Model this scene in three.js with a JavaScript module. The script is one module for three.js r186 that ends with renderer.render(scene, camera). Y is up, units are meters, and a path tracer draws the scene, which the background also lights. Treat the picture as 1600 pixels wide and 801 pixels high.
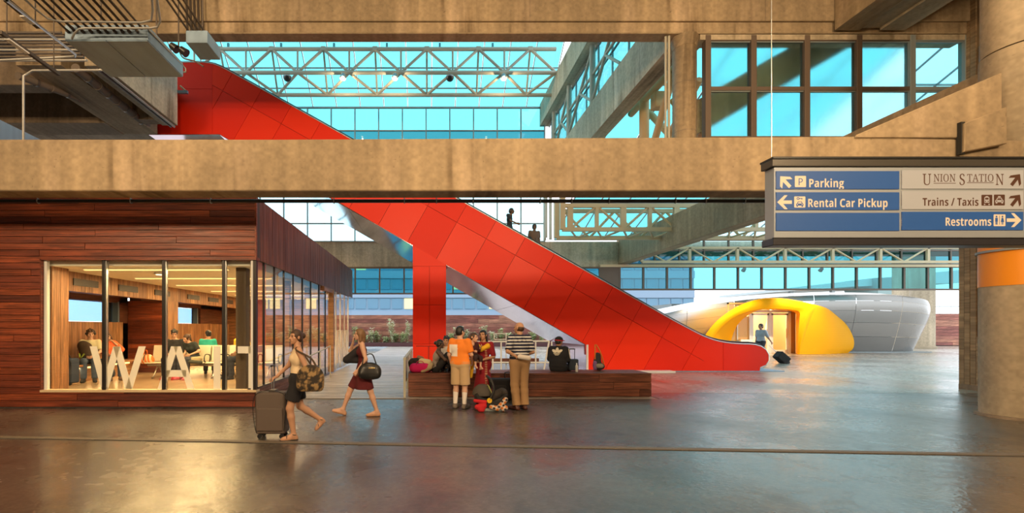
import * as THREE from 'three';
import { mergeGeometries, toCreasedNormals } from 'three/addons/utils/BufferGeometryUtils.js';
import { RectAreaLightUniformsLib } from 'three/addons/lights/RectAreaLightUniformsLib.js';
import { RoundedBoxGeometry } from 'three/addons/geometries/RoundedBoxGeometry.js';

// ---------------------------------------------------------------- camera, sky, light, exposure
const scene = new THREE.Scene();
const F = 760, VX = 668, VY = 512, EYE = 1.65;               // focal length in pixels, principal point, eye height
const camera = new THREE.PerspectiveCamera(2 * Math.atan(512 / F) * 180 / Math.PI, 1864 / 1024, 0.05, 400);
camera.setViewOffset(1864, 1024, 264, 0, 1600, 801);         // shift lens: verticals stay vertical
camera.position.set(0, EYE, 0);
camera.lookAt(0, EYE, -1);
scene.add(camera);
scene.background = new THREE.Color(0.90, 0.95, 1.0);         // bright overcast evening sky
scene.backgroundIntensity = 2.4;
const renderer = new THREE.WebGLRenderer({ antialias: true });
renderer.toneMapping = THREE.LinearToneMapping;
renderer.toneMappingExposure = 1.04;
renderer.shadowMap.enabled = true;
RectAreaLightUniformsLib.init();
const WARM = new THREE.Color(1.0, 0.71, 0.41), AMBER = new THREE.Color(1.0, 0.66, 0.29);
const HALL_LAMP = 30, FILL_LAMP = 205, STRIP_LAMP = 120, BENCH_GLOW = 5, PORTAL_LAMP = 12;

// ---------------------------------------------------------------- small helpers
let seed = 7;
const rnd = () => { seed = (seed * 1664525 + 1013904223) >>> 0; return seed / 4294967296; };
const rr = (a, b) => a + (b - a) * rnd();
const sx = (px, Z) => (px - VX) * Z / F, sy = (py, Z) => EYE + (VY - py) * Z / F;   // metres read off the photograph at distance Z
const V = (x, y, Z) => new THREE.Vector3(x, y, -Z);
const names = {};
function numbered(n) { const k = names[n] = (names[n] ?? -1) + 1; return k ? n + '_' + String(k).padStart(3, '0') : n; }
const baseOf = new WeakMap();
function tag(o, label, category, group) { o.userData.label = label; o.userData.category = category; if (group) o.userData.group = group; return o; }
function thing(name, label, category, base, group) {
  const o = new THREE.Group(); o.name = numbered(name); o.position.copy(base); scene.add(o); baseOf.set(o, base.clone());
  return tag(o, label, category, group);
}
function struct(name, base = new THREE.Vector3()) {
  const o = new THREE.Group(); o.name = numbered(name); o.position.copy(base); scene.add(o); baseOf.set(o, base.clone()); o.userData.kind = 'structure'; return o;
}
function finish(m) { m.castShadow = true; m.receiveShadow = true; return m; }
function part(parent, name, geos, mat, label) {              // geometry given in world metres
  const list = (Array.isArray(geos) ? geos : [geos]);
  let g = list.length > 1 ? mergeGeometries(list.map(clean)) : list[0];
  const b = baseOf.get(parent) ?? new THREE.Vector3();
  g.translate(-b.x, -b.y, -b.z);
  const m = finish(new THREE.Mesh(g, mat)); m.name = name; parent.add(m); baseOf.set(m, b);
  if (label) m.userData.label = label;
  return m;
}
function clean(g) {
  const q = g.index ? g.toNonIndexed() : g;
  for (const k of Object.keys(q.attributes)) if (!['position', 'normal', 'uv'].includes(k)) q.deleteAttribute(k);
  if (!q.attributes.uv) q.setAttribute('uv', new THREE.BufferAttribute(new Float32Array(q.attributes.position.count * 2), 2));
  return q;
}
function uvm(g, swap = false, du = 0, dv = 0) {              // uv in metres by the facing of each vertex
  const q = g.index ? g.toNonIndexed() : g; if (!q.attributes.normal) q.computeVertexNormals();
  const p = q.attributes.position, n = q.attributes.normal, uv = new Float32Array(p.count * 2);
  for (let i = 0; i < p.count; i += 3) {
    let ax = 0, ay = 0, az = 0;
    for (let k = 0; k < 3; k++) { ax += n.getX(i + k); ay += n.getY(i + k); az += n.getZ(i + k); }
    ax = Math.abs(ax); ay = Math.abs(ay); az = Math.abs(az);
    for (let k = 0; k < 3; k++) {
      const x = p.getX(i + k), y = p.getY(i + k), z = p.getZ(i + k);
      let u, v;
      if (az >= ax && az >= ay) { u = x; v = y; } else if (ax >= ay) { u = z; v = y; } else { u = x; v = z; }
      if (swap) [u, v] = [v, u];
      uv[(i + k) * 2] = u + du; uv[(i + k) * 2 + 1] = v + dv;
    }
  }
  q.setAttribute('uv', new THREE.BufferAttribute(uv, 2));
  return q;
}
function box(x0, x1, y0, y1, Z0, Z1, swap, du, dv) {
  const g = new THREE.BoxGeometry(Math.abs(x1 - x0), Math.abs(y1 - y0), Math.abs(Z1 - Z0));
  g.translate((x0 + x1) / 2, (y0 + y1) / 2, -(Z0 + Z1) / 2);
  return uvm(g, swap, du, dv);
}
function rbox(x0, x1, y0, y1, Z0, Z1, r = 0.02, seg = 2) {
  const w = Math.abs(x1 - x0), h = Math.abs(y1 - y0), d = Math.abs(Z1 - Z0);
  const g = new RoundedBoxGeometry(w, h, d, seg, Math.min(r, w / 2.1, h / 2.1, d / 2.1));
  g.translate((x0 + x1) / 2, (y0 + y1) / 2, -(Z0 + Z1) / 2);
  return uvm(g);
}
function bar(a, b, r, seg = 8) {                             // straight round bar between two points
  const d = b.clone().sub(a), L = d.length();
  const g = new THREE.CylinderGeometry(r, r, L, seg, 1);
  g.applyQuaternion(new THREE.Quaternion().setFromUnitVectors(new THREE.Vector3(0, 1, 0), d.normalize()));
  g.translate((a.x + b.x) / 2, (a.y + b.y) / 2, (a.z + b.z) / 2);
  return g;
}
function beamBar(a, b, w, h) {                               // straight square bar
  const d = b.clone().sub(a), L = d.length(), g = new THREE.BoxGeometry(w, h, L);
  const m = new THREE.Matrix4().lookAt(b, a, Math.abs(d.y) > 0.9 * L ? new THREE.Vector3(0, 0, 1) : new THREE.Vector3(0, 1, 0));
  g.applyMatrix4(m); g.translate((a.x + b.x) / 2, (a.y + b.y) / 2, (a.z + b.z) / 2);
  return uvm(g);
}
function tube(pts, r, seg = 6, closed = false, tension = 0.5) {
  const c = new THREE.CatmullRomCurve3(pts, closed, 'centripetal', tension);
  return new THREE.TubeGeometry(c, Math.max(8, pts.length * 6), r, seg, closed);
}
function pipe(pts, r, bend = 0.1, seg = 6) {                 // pipe with rounded corners
  const path = new THREE.CurvePath();
  let prev = pts[0];
  for (let i = 1; i < pts.length - 1; i++) {
    const a = pts[i - 1], b = pts[i], c = pts[i + 1];
    const k = Math.min(bend, a.distanceTo(b) / 2.1, c.distanceTo(b) / 2.1);
    const p = b.clone().add(a.clone().sub(b).setLength(k)), q = b.clone().add(c.clone().sub(b).setLength(k));
    path.add(new THREE.LineCurve3(prev, p)); path.add(new THREE.QuadraticBezierCurve3(p, b, q)); prev = q;
  }
  path.add(new THREE.LineCurve3(prev, pts[pts.length - 1]));
  return new THREE.TubeGeometry(path, Math.max(4, (pts.length - 1) * 8), r, seg, false);
}
function prism(pts, Z0, Z1, bevel = 0) {                     // outline (x, y) run from distance Z0 back to Z1
  const s = new THREE.Shape(pts.map(([x, y]) => new THREE.Vector2(x, y)));
  const g = new THREE.ExtrudeGeometry(s, { depth: Math.abs(Z1 - Z0) - 2 * bevel, bevelEnabled: bevel > 0, bevelSize: bevel, bevelThickness: bevel, bevelOffset: -bevel, bevelSegments: 1, curveSegments: 8 });
  g.translate(0, 0, -Math.max(Z0, Z1) + bevel);
  return uvm(g);
}
function quadSlab(a, b, c, d, t) {                           // flat four-cornered slab with thickness t (downwards of its normal)
  const n = b.clone().sub(a).cross(d.clone().sub(a)).normalize().multiplyScalar(-t);
  const P = [a, b, c, d], Q = P.map((p) => p.clone().add(n)), pos = [];
  const tri = (...v) => v.forEach((p) => pos.push(p.x, p.y, p.z));
  tri(a, b, c); tri(a, c, d); tri(Q[0], Q[2], Q[1]); tri(Q[0], Q[3], Q[2]);
  for (let i = 0; i < 4; i++) { const j = (i + 1) % 4; tri(P[i], Q[i], Q[j]); tri(P[i], Q[j], P[j]); }
  const g = new THREE.BufferGeometry(); g.setAttribute('position', new THREE.Float32BufferAttribute(pos, 3)); g.computeVertexNormals();
  return uvm(g);
}

// ---------------------------------------------------------------- noise and procedural textures
const HASH = new Float32Array(65536); for (let i = 0; i < 65536; i++) HASH[i] = rnd();
function vnoise(x, y, px, py, s) {                           // value noise with period (px, py)
  let xi = Math.floor(x), yi = Math.floor(y); let fx = x - xi, fy = y - yi;
  fx = fx * fx * (3 - 2 * fx); fy = fy * fy * (3 - 2 * fy);
  const x0 = ((xi % px) + px) % px, x1 = (x0 + 1) % px, y0 = ((yi % py) + py) % py, y1 = (y0 + 1) % py;
  const h = (a, b) => HASH[(a * 1619 + b * 31337 + s * 6971) & 65535];
  return (h(x0, y0) * (1 - fx) + h(x1, y0) * fx) * (1 - fy) + (h(x0, y1) * (1 - fx) + h(x1, y1) * fx) * fy;
}
function fbm(u, v, fx, fy, oct, s) {
  let a = 0.5, t = 0, n = 0;
  for (let o = 0; o < oct; o++) { t += a * vnoise(u * fx, v * fy, fx, fy, s + o * 13); n += a; a *= 0.52; fx *= 2; fy *= 2; }
  return t / n;
}
function tex(N, M, sizeU, sizeV, fn, srgb = true) {
  const d = new Uint8Array(N * M * 4);
  for (let j = 0; j < M; j++) for (let i = 0; i < N; i++) {
    const c = fn(i / N, j / M), k = (j * N + i) * 4;
    d[k] = Math.max(0, Math.min(255, c[0] * 255)); d[k + 1] = Math.max(0, Math.min(255, c[1] * 255)); d[k + 2] = Math.max(0, Math.min(255, c[2] * 255)); d[k + 3] = 255;
  }
  const t = new THREE.DataTexture(d, N, M); t.wrapS = t.wrapT = THREE.RepeatWrapping; t.magFilter = THREE.LinearFilter; t.minFilter = THREE.LinearMipmapLinearFilter; t.generateMipmaps = true;
  if (srgb) t.colorSpace = THREE.SRGBColorSpace;
  t.repeat.set(1 / sizeU, 1 / sizeV); t.needsUpdate = true; return t;
}
const g1 = (v) => [v, v, v];
const clampv = (v, a, b) => Math.max(a, Math.min(b, v));
// concrete: cloudy cement, rain streaks, pour lines, pinholes
const concreteFn = (u, v) => {
  const cloud = fbm(u, v, 4, 4, 6, 1), fine = fbm(u, v, 90, 90, 2, 2), streak = fbm(u, v, 46, 2, 3, 3), big = fbm(u, v, 7, 2, 3, 4);
  const dark = clampv((streak - 0.56) * 3.2, 0, 1) * clampv((big - 0.42) * 4, 0, 1), pale = clampv((fbm(u, v, 9, 3, 4, 9) - 0.58) * 3.5, 0, 1);
  const hole = vnoise(u * 170, v * 170, 170, 170, 5) > 0.965 ? 0.12 : 0;
  const run = fbm(u, v, 30, 1, 4, 11), L = 0.72 + (cloud - 0.5) * 0.20 + (run - 0.5) * 0.13 + (fine - 0.5) * 0.12 - dark * 0.22 + pale * 0.10 - hole;
  return [L, L * (0.955 - dark * 0.03), L * (0.88 - dark * 0.06 + pale * 0.03)];
};
const concreteMap = tex(1024, 1024, 6, 6, concreteFn);
const concreteBump = tex(512, 512, 6, 6, (u, v) => g1(0.5 + (fbm(u, v, 70, 70, 3, 21) - 0.5) * 0.5 + (fbm(u, v, 40, 6, 3, 22) - 0.5) * 0.2), false);
// board-marked concrete: vertical plank imprint with grain
const boardMap = tex(512, 512, 3, 3, (u, v) => {
  const b = Math.floor(u * 20), tone = HASH[(b * 77 + 5) & 65535], gr = fbm(u, v, 120, 4, 3, 41), c = fbm(u, v, 4, 5, 4, 42);
  const L = 0.66 + (tone - 0.5) * 0.12 + (gr - 0.5) * 0.22 + (c - 0.5) * 0.2; return [L, L * 0.93, L * 0.84];
});
const woodGrain = tex(1024, 256, 2.4, 0.6, (u, v) => {
  const w = fbm(u, v, 4, 6, 3, 60) * 0.05, l = fbm(u, v + w, 5, 46, 4, 61), f = fbm(u, v, 24, 120, 2, 62), p = fbm(u, v, 3, 3, 4, 63);
  const L = 0.70 + (l - 0.5) * 0.55 + (f - 0.5) * 0.2 + (p - 0.5) * 0.28; return [L, L * 0.97, L * 0.93];
});
const woodRough = tex(256, 256, 2.4, 0.6, (u, v) => g1(0.36 + fbm(u, v, 6, 30, 3, 65) * 0.34), false);
const asphaltFn = (u, v) => {
  const c = fbm(u, v, 5, 5, 6, 80), f = fbm(u, v, 200, 200, 2, 81), sp = vnoise(u * 420, v * 420, 420, 420, 82), st = clampv((fbm(u, v, 12, 12, 4, 83) - 0.62) * 6, 0, 1);
  const L = 0.40 + (c - 0.5) * 0.24 + (f - 0.5) * 0.16 + (sp > 0.88 ? 0.10 : 0) - st * 0.10; return [L, L * 0.97, L * 0.93];
};
const asphaltMap = tex(1024, 1024, 7, 7, asphaltFn);
const asphaltRough = tex(512, 512, 9, 9, (u, v) => g1(clampv(0.30 + (fbm(u, v, 6, 6, 5, 90) - 0.5) * 0.50 + (fbm(u, v, 70, 70, 2, 91) - 0.5) * 0.18, 0.14, 0.8)), false);
const asphaltBump = tex(1024, 1024, 5, 5, (u, v) => g1(0.5 + (fbm(u, v, 160, 160, 2, 95) - 0.5) * 0.7 + (fbm(u, v, 10, 10, 4, 96) - 0.5) * 0.8), false);
const dustMap = tex(512, 512, 4, 4, (u, v) => { const L = 0.86 + (fbm(u, v, 5, 5, 5, 101) - 0.5) * 0.2 + (fbm(u, v, 60, 6, 2, 102) - 0.5) * 0.10; return g1(L); });
const clothBump = tex(128, 128, 0.06, 0.06, (u, v) => g1(0.5 + 0.25 * Math.sin(u * Math.PI * 2 * 12) + 0.25 * Math.sin(v * Math.PI * 2 * 12)), false);
const scaleBump = tex(256, 256, 1.2, 1.2, (u, v) => { const r = Math.floor(v * 10), x = u * 8 + (r % 2) * 0.5, fx = x - Math.floor(x) - 0.5, fy = v * 10 - r; return g1(clampv(1 - 1.6 * Math.hypot(fx, (fy - 0.6) * 0.8), 0, 1)); }, false);

const std = (c, rough = 0.7, metal = 0, extra = {}) => new THREE.MeshStandardMaterial({ color: c, roughness: rough, metalness: metal, ...extra });
const phys = (c, rough, extra = {}) => new THREE.MeshPhysicalMaterial({ color: c, roughness: rough, ...extra });
const lin = (r, g, b) => new THREE.Color().setRGB(r, g, b);
const concrete = (c, k = 0.004) => std(c, 0.78, 0, { map: concreteMap, bumpMap: concreteBump, bumpScale: k });
const M = {
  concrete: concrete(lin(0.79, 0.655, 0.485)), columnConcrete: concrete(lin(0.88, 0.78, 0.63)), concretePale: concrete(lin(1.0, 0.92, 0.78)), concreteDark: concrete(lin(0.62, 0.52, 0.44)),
  boardConcrete: std(lin(0.84, 0.68, 0.49), 0.82, 0, { map: boardMap, bumpMap: concreteBump, bumpScale: 0.004 }),
  asphalt: phys(lin(0.62, 0.58, 0.54), 1, { clearcoat: 0.55, clearcoatRoughness: 0.30, map: asphaltMap, roughnessMap: asphaltRough, bumpMap: asphaltBump, bumpScale: 0.006 }),
  asphaltNear: phys(lin(0.66, 0.59, 0.51), 1, { clearcoat: 0.7, clearcoatRoughness: 0.36, map: asphaltMap, roughnessMap: asphaltRough, bumpMap: asphaltBump, bumpScale: 0.0025 }),
  plaza: phys(lin(0.66, 0.66, 0.66), 0.9, { clearcoat: 0.3, clearcoatRoughness: 0.3, map: concreteMap, roughnessMap: asphaltRough, bumpMap: asphaltBump, bumpScale: 0.003 }),
  joint: std(lin(0.03, 0.028, 0.025), 0.9), kerb: std(lin(0.16, 0.13, 0.10), 0.6),
  white: std(lin(0.78, 0.78, 0.76), 0.45), paintSteel: std(lin(0.46, 0.44, 0.36), 0.55), tanSteel: std(lin(0.66, 0.50, 0.31), 0.55), amberLitSteel: std(lin(0.70, 0.46, 0.24), 0.6),
  frameGrey: std(lin(0.30, 0.34, 0.35), 0.5, 0.3), frameBrown: std(lin(0.15, 0.11, 0.085), 0.55, 0.2),
  steel: std(lin(0.62, 0.62, 0.60), 0.3, 1), galv: std(lin(0.36, 0.50, 0.66), 0.5, 0.4, { map: dustMap }), galvDark: std(lin(0.34, 0.35, 0.36), 0.55, 0.4, { map: dustMap }),
  conduit: std(lin(0.13, 0.11, 0.095), 0.5, 0.4), conduitDark: std(lin(0.085, 0.066, 0.052), 0.6, 0.3), conduitPale: std(lin(0.38, 0.38, 0.37), 0.45, 0.4), insul: std(lin(0.20, 0.16, 0.13), 0.8),
  black: std(lin(0.015, 0.015, 0.016), 0.35), rubber: std(lin(0.012, 0.012, 0.012), 0.55), mullion: std(lin(0.035, 0.03, 0.028), 0.35, 0.5),
  red: phys(lin(0.90, 0.026, 0.003), 0.42, { specularIntensity: 0.5 }), redB: phys(lin(0.85, 0.022, 0.003), 0.46, { specularIntensity: 0.5 }), redC: phys(lin(0.94, 0.032, 0.004), 0.38, { specularIntensity: 0.55 }),
  redCore: std(lin(0.30, 0.012, 0.004), 0.6), soffit: std(lin(0.82, 0.68, 0.80), 0.10, 0.95),
  glassTeal: phys(lin(0.37, 0.73, 0.77), 0.02, { transmission: 1, thickness: 0, ior: 1.45 }), glassTealDeep: phys(lin(0.17, 0.45, 0.50), 0.03, { transmission: 1, thickness: 0, ior: 1.45 }),
  glassFrost: phys(lin(0.62, 0.88, 0.91), 0.19, { transmission: 1, thickness: 0.012, ior: 1.45 }), glassWhite: phys(lin(0.72, 0.92, 0.95), 0.10, { transmission: 1, thickness: 0, ior: 1.45 }),
  glass: phys(lin(0.95, 0.97, 0.96), 0.01, { transmission: 1, thickness: 0, ior: 1.5 }), glassBlue: phys(lin(0.55, 0.72, 0.92), 0.03, { transmission: 1, thickness: 0, ior: 1.5 }),
  frost: phys(lin(0.95, 0.93, 0.86), 0.7, { transmission: 0.35, thickness: 0 }),
  yellow: phys(lin(1.0, 0.44, 0.0), 0.6, { specularIntensity: 0.3, bumpMap: scaleBump, bumpScale: 0.004 }), yellowIn: phys(lin(1.0, 0.42, 0.0), 0.6, { specularIntensity: 0.3 }),
  pod: std(lin(0.34, 0.33, 0.31), 0.22, 0.7), podHighlight: std(lin(0.62, 0.64, 0.68), 0.42, 0.8), podB: std(lin(0.30, 0.295, 0.28), 0.25, 0.7), glassSide: phys(lin(0.93, 0.95, 0.97), 0.01, { transmission: 1, thickness: 0, ior: 2.1 }),
  orangeBand: std(lin(0.95, 0.32, 0.012), 0.4),
  floorIn: std(lin(0.62, 0.44, 0.26), 0.22, 0, { map: dustMap }), ceilIn: std(lin(0.86, 0.80, 0.68), 0.8), darkIn: std(lin(0.05, 0.045, 0.04), 0.6),
  seat: std(lin(0.72, 0.66, 0.50), 0.45), seatMetal: std(lin(0.55, 0.52, 0.46), 0.3, 0.9),
};
const grain = (r, g, b, k = 1) => std(lin(r, g, b), k, 0, { map: woodGrain, roughnessMap: woodRough });
const woodRed = [[0.44, 0.098, 0.036], [0.34, 0.072, 0.030], [0.56, 0.13, 0.048], [0.25, 0.055, 0.028], [0.48, 0.11, 0.044], [0.38, 0.085, 0.040]].map((c) => grain(...c, 0.85));
const woodFence = [[0.62, 0.23, 0.18], [0.52, 0.18, 0.15], [0.72, 0.30, 0.23], [0.46, 0.16, 0.14], [0.80, 0.38, 0.27]].map((c) => grain(...c, 1));
const woodIn = [[0.66, 0.34, 0.16], [0.58, 0.28, 0.13], [0.72, 0.39, 0.19], [0.62, 0.31, 0.15]].map((c) => grain(...c, 0.9));
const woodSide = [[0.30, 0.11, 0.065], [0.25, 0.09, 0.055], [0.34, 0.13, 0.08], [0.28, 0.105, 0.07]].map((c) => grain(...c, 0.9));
const woodBench = [[0.36, 0.125, 0.075], [0.27, 0.09, 0.06], [0.44, 0.17, 0.10], [0.32, 0.13, 0.09]].map((c) => grain(...c, 0.8));
const woodDeck = [[0.80, 0.78, 0.79], [0.72, 0.71, 0.73], [0.86, 0.84, 0.84], [0.66, 0.65, 0.67]].map((c) => grain(...c, 0.62));
const pick = (a) => a[Math.floor(rnd() * a.length) % a.length];

// horizontal or vertical boards on a wall plane. plane 'x': runs along x at distance at; plane 'z': runs along Z at x = at. out = side the boards stand proud to (+1 / -1)
function boards(parent, name, plane, at, out, u0, u1, y0, y1, pitch, mats, { vertical = false, holes = [], lenMin = 2.4, lenMax = 4.2, gap = 0.006, t = 0.028 } = {}) {
  const make = (a0, a1, b0, b1) => {
    if (a1 - a0 < 0.02 || b1 - b0 < 0.02) return;
    const d = t + rr(-0.004, 0.004), p0 = at, p1 = at + out * d, du = rr(0, 5), dv = rr(0, 5);
    const g = plane === 'x' ? box(a0, a1, b0, b1, p0, p1, vertical, du, dv) : box(p0, p1, b0, b1, a0, a1, vertical, du, dv);
    part(parent, name, g, pick(mats));
  };
  const carve = (a0, a1, b0, b1) => {                        // rectangle minus the holes
    let rs = [[a0, a1, b0, b1]];
    for (const [h0, h1, k0, k1] of holes) rs = rs.flatMap(([p, q, r, s]) => {
      if (q <= h0 || p >= h1 || s <= k0 || r >= k1) return [[p, q, r, s]];
      const o = []; if (p < h0) o.push([p, h0, r, s]); if (q > h1) o.push([h1, q, r, s]);
      const m0 = Math.max(p, h0), m1 = Math.min(q, h1); if (r < k0) o.push([m0, m1, r, k0]); if (s > k1) o.push([m0, m1, k1, s]); return o;
    });
    return rs;
  };
  const n = Math.max(1, Math.round(((vertical ? u1 - u0 : y1 - y0)) / pitch));
  for (let i = 0; i < n; i++) {
    if (vertical) { const a = u0 + (u1 - u0) * i / n, b = u0 + (u1 - u0) * (i + 1) / n; for (const r of carve(a + gap / 2, b - gap / 2, y0, y1)) make(...r); continue; }
    const b0 = y0 + (y1 - y0) * i / n + gap / 2, b1 = y0 + (y1 - y0) * (i + 1) / n - gap / 2;
    let u = u0 - rr(0, lenMin * 0.7);
    while (u < u1) { const e = u + rr(lenMin, lenMax); const a = Math.max(u, u0) + gap / 2, b = Math.min(e, u1) - gap / 2; if (b > a) for (const r of carve(a, b, b0, b1)) make(...r); u = e; }
  }
}
function rectLamp(parent, w, h, color, power, pos, target) {
  const l = new THREE.RectAreaLight(color, power, w, h); l.position.copy(pos); parent.add(l); l.lookAt(target); return l;
}

// ================================================================ THE SETTING
// floor: smooth near slab, rough wet roadway, plaza beyond, timber deck
{
  const floor = struct('floor');
  const jA = [-30, 8.95], jB = [24, 5.05];                   // the skewed joint between the two roadway slabs (x, Z)
  const jz = (x) => jA[1] + (jB[1] - jA[1]) * (x - jA[0]) / (jB[0] - jA[0]);
  part(floor, 'near_slab', quadSlab(V(-30, 0, jz(-30) - 0.02), V(-30, 0, -16), V(24, 0, -16), V(24, 0, jz(24) - 0.02), 0.3).scale(1, 1, 1), M.asphaltNear);
  part(floor, 'roadway_slab', [quadSlab(V(-30, 0, 11.3), V(-30, 0, jz(-30) + 0.02), V(24, 0, jz(24) + 0.02), V(24, 0, 11.3), 0.3), box(5.4, 24, -0.3, 0, 11.3, 12.3)], M.asphalt);
  part(floor, 'floor_joint', beamBar(V(-30, -0.012, jz(-30)), V(24, -0.012, jz(24)), 0.045, 0.02), M.joint);
  part(floor, 'joint_kerb', [beamBar(V(-30, 0.002, jz(-30) + 0.09), V(24, 0.002, jz(24) + 0.09), 0.11, 0.012)], M.kerb);
  part(floor, 'plaza_slab', [box(5.4, 60, -0.3, 0, 12.33, 50)], M.plaza);
  part(floor, 'slab_joint', box(5.4, 24, -0.02, -0.004, 12.3, 12.33), M.joint);
  part(floor, 'ground_beyond', box(-120, 160, -0.6, -0.32, 11, 200), M.plaza);
  const deck = struct('floor'); deck.name = numbered('floor_deck');
  part(deck, 'deck_joists', box(-3.5, 5.38, -0.3, -0.05, 11.32, 46), M.darkIn);
  let z = 11.33, n = 0;
  const far = [];
  while (z < 46) {
    const w = n < 110 ? 0.14 : 0.28;
    const g = [-3.5, rr(-1, 0), rr(2, 3.4), 5.38];
    for (let k = 0; k < 3; k++) {
      const y = rr(-0.003, 0.002), q = box(g[k] + 0.003, g[k + 1] - 0.003, -0.04, y, z, z + w - 0.007, false, rr(0, 4), rr(0, 4));
      if (n < 90 && k < 2) part(deck, 'deck_board', q, pick(woodDeck)); else far.push(q);
    }
    z += w; n++;
  }
  part(deck, 'deck_board_field', far, woodDeck[0]).userData.kind = 'stuff';
  part(deck, 'deck_edge', box(-3.5, -0.5, -0.05, 0.012, 11.28, 11.33), M.kerb);
}
// unseen roof slab shading the roadway, with the wall behind the camera
{
  const c = struct('ceiling');
  part(c, 'unseen_roof_slab', box(-30, 24, 11.2, 11.6, -16, 12.95), M.concreteDark);
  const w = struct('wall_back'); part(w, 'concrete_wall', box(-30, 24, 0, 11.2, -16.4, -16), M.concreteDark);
  const l = struct('wall_left_unseen'); part(l, 'concrete_wall', box(-22.4, -22, 0, 11.2, -16, 28), M.concreteDark);  // unseen side wall, placed to keep sky light off the roadway
  const r = struct('wall_right_front_unseen'); part(r, 'concrete_wall', box(15.0, 15.4, 0, 11.2, -16, 6), M.concreteDark);  // out of view too, shuts out sky light from the right
}
const beamS = (name, geo, mat) => { const b = struct(name); part(b, 'concrete_body', geo, mat); return b; };
// long lower beam, and the parapet that climbs from it on the right
{
  const Zf = 8.6, b = struct('concrete_beam');
  const y0 = sy(298, Zf), y1 = sy(219.5, Zf);
  part(b, 'beam_body', prism([[-14, y0], [sx(1337, Zf), y0], [sx(1600, Zf), y0], [sx(1600, Zf), y1], [sx(1337, Zf), sy(213, Zf)], [-14, sy(222.5, Zf)]], Zf, 9.07, 0.018), M.concrete);
  part(b, 'top_lip', box(-14, sx(1337, Zf), y1 - 0.005, y1 + 0.035, Zf + 0.05, 9.05), M.concrete);
  const p = struct('concrete_parapet');
  part(p, 'sloping_parapet', prism([[sx(1334, Zf), sy(216, Zf)], [sx(1563, Zf), sy(216, Zf)], [sx(1563, Zf), sy(114, Zf)], [sx(1336, Zf), sy(211.5, Zf)]], Zf - 0.03, 9.07, 0.015), M.concrete);
  part(p, 'parapet_ledge', prism([[sx(1507, 8.46), sy(237, 8.46)], [sx(1574, 8.46), sy(224, 8.46)], [sx(1574, 8.46), sy(166, 8.46)], [sx(1508, 8.46), sy(192, 8.46)]], 8.46, 8.56, 0.015), M.concrete);
  part(p, 'ledge_gap_shade', box(sx(1502, 8.5), sx(1508, 8.5), sy(240, 8.5), sy(190, 8.5), 8.5, 8.58), M.joint);  // dark strip standing for the shade in the gap beside the ledge
}
// upper beam with a stepped face, over the skylight hall
{
  const Zu = 13, b = struct('concrete_beam');
  part(b, 'beam_body', [prism([[-16, 9.52], [16, 9.52], [16, 12.4], [-16, 12.4]], Zu, 13.42, 0.02), prism([[-16, sy(33, 12.94)], [16, sy(33, 12.94)], [16, 12.4], [-16, 12.4]], 12.92, 12.995, 0.015)], M.concrete);
  for (const px of [653, 828, 1196]) part(b, 'pour_joint', box(sx(px, 12.92) - 0.006, sx(px, 12.92) + 0.006, sy(33, 12.92), 12.38, 12.915, 12.93), M.concreteDark);
  const t = struct('concrete_beam');                         // deep double beam running towards the camera at upper right
  part(t, 'beam_web', box(10.8, 11.45, 9.54, 11.2, 2, 12.9), M.concrete); part(t, 'beam_web', box(12.0, 12.66, 9.54, 11.2, 2, 12.9), M.concretePale);
  part(t, 'beam_soffit', box(11.46, 11.99, 9.60, 11.1, 2, 12.9), M.concretePale);
}
{
  const c = struct('concrete_column');                       // octagonal column carrying the upper beam
  const g = new THREE.CylinderGeometry(0.30, 0.30, 2.8, 8); g.rotateY(Math.PI / 8); g.translate(sx(1071, 13.2), 8.12, -13.25);
  const h = new THREE.CylinderGeometry(0.37, 0.31, 0.28, 8); h.rotateY(Math.PI / 8); h.translate(sx(1071, 13.2), 9.37, -13.25);
  part(c, 'column_shaft', [uvm(g)], M.concrete); part(c, 'column_head', uvm(h), M.concrete);
  for (const y of [6.95, 8.25]) { const r = new THREE.CylinderGeometry(0.302, 0.302, 0.02, 8); r.rotateY(Math.PI / 8); r.translate(sx(1071, 13.2), y, -13.25); part(c, 'pour_joint', uvm(r), M.concreteDark); }
  part(c, 'drain_pipe', [bar(V(6.50, 6.5, 13.1), V(6.50, 9.5, 13.1), 0.035), bar(V(6.42, 6.5, 13.12), V(6.42, 9.5, 13.12), 0.03)], M.paintSteel);
}
// beams along the hall
beamS('concrete_beam', prism([[6.5, 13.3], [7.05, 13.3], [7.05, 14.57], [6.5, 14.57]], 13.5, 28.2, 0.02), M.concretePale);
beamS('concrete_beam', prism([[6.72, 9.46], [7.28, 9.46], [7.28, 10.9], [6.72, 10.9]], 13.45, 28.2, 0.02), M.concretePale);
beamS('concrete_beam', prism([[11.0, 5.33], [11.6, 5.33], [11.6, 6.72], [11.0, 6.72]], 9.1, 28.3, 0.02), M.concrete);
{ const c = struct('ceiling'); c.name = numbered('ceiling_unseen_deck'); part(c, 'unseen_deck_slab', box(12.2, 40, 6.35, 6.75, 28.7, 32.0), M.concretePale); }  // unseen slab, placed to shade the silver pod and the upper panes
beamS('concrete_beam', prism([[-14, 5.15], [11.0, 5.15], [11.0, 6.62], [-14, 6.62]], 28.0, 28.6, 0.02), M.concretePale);
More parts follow.
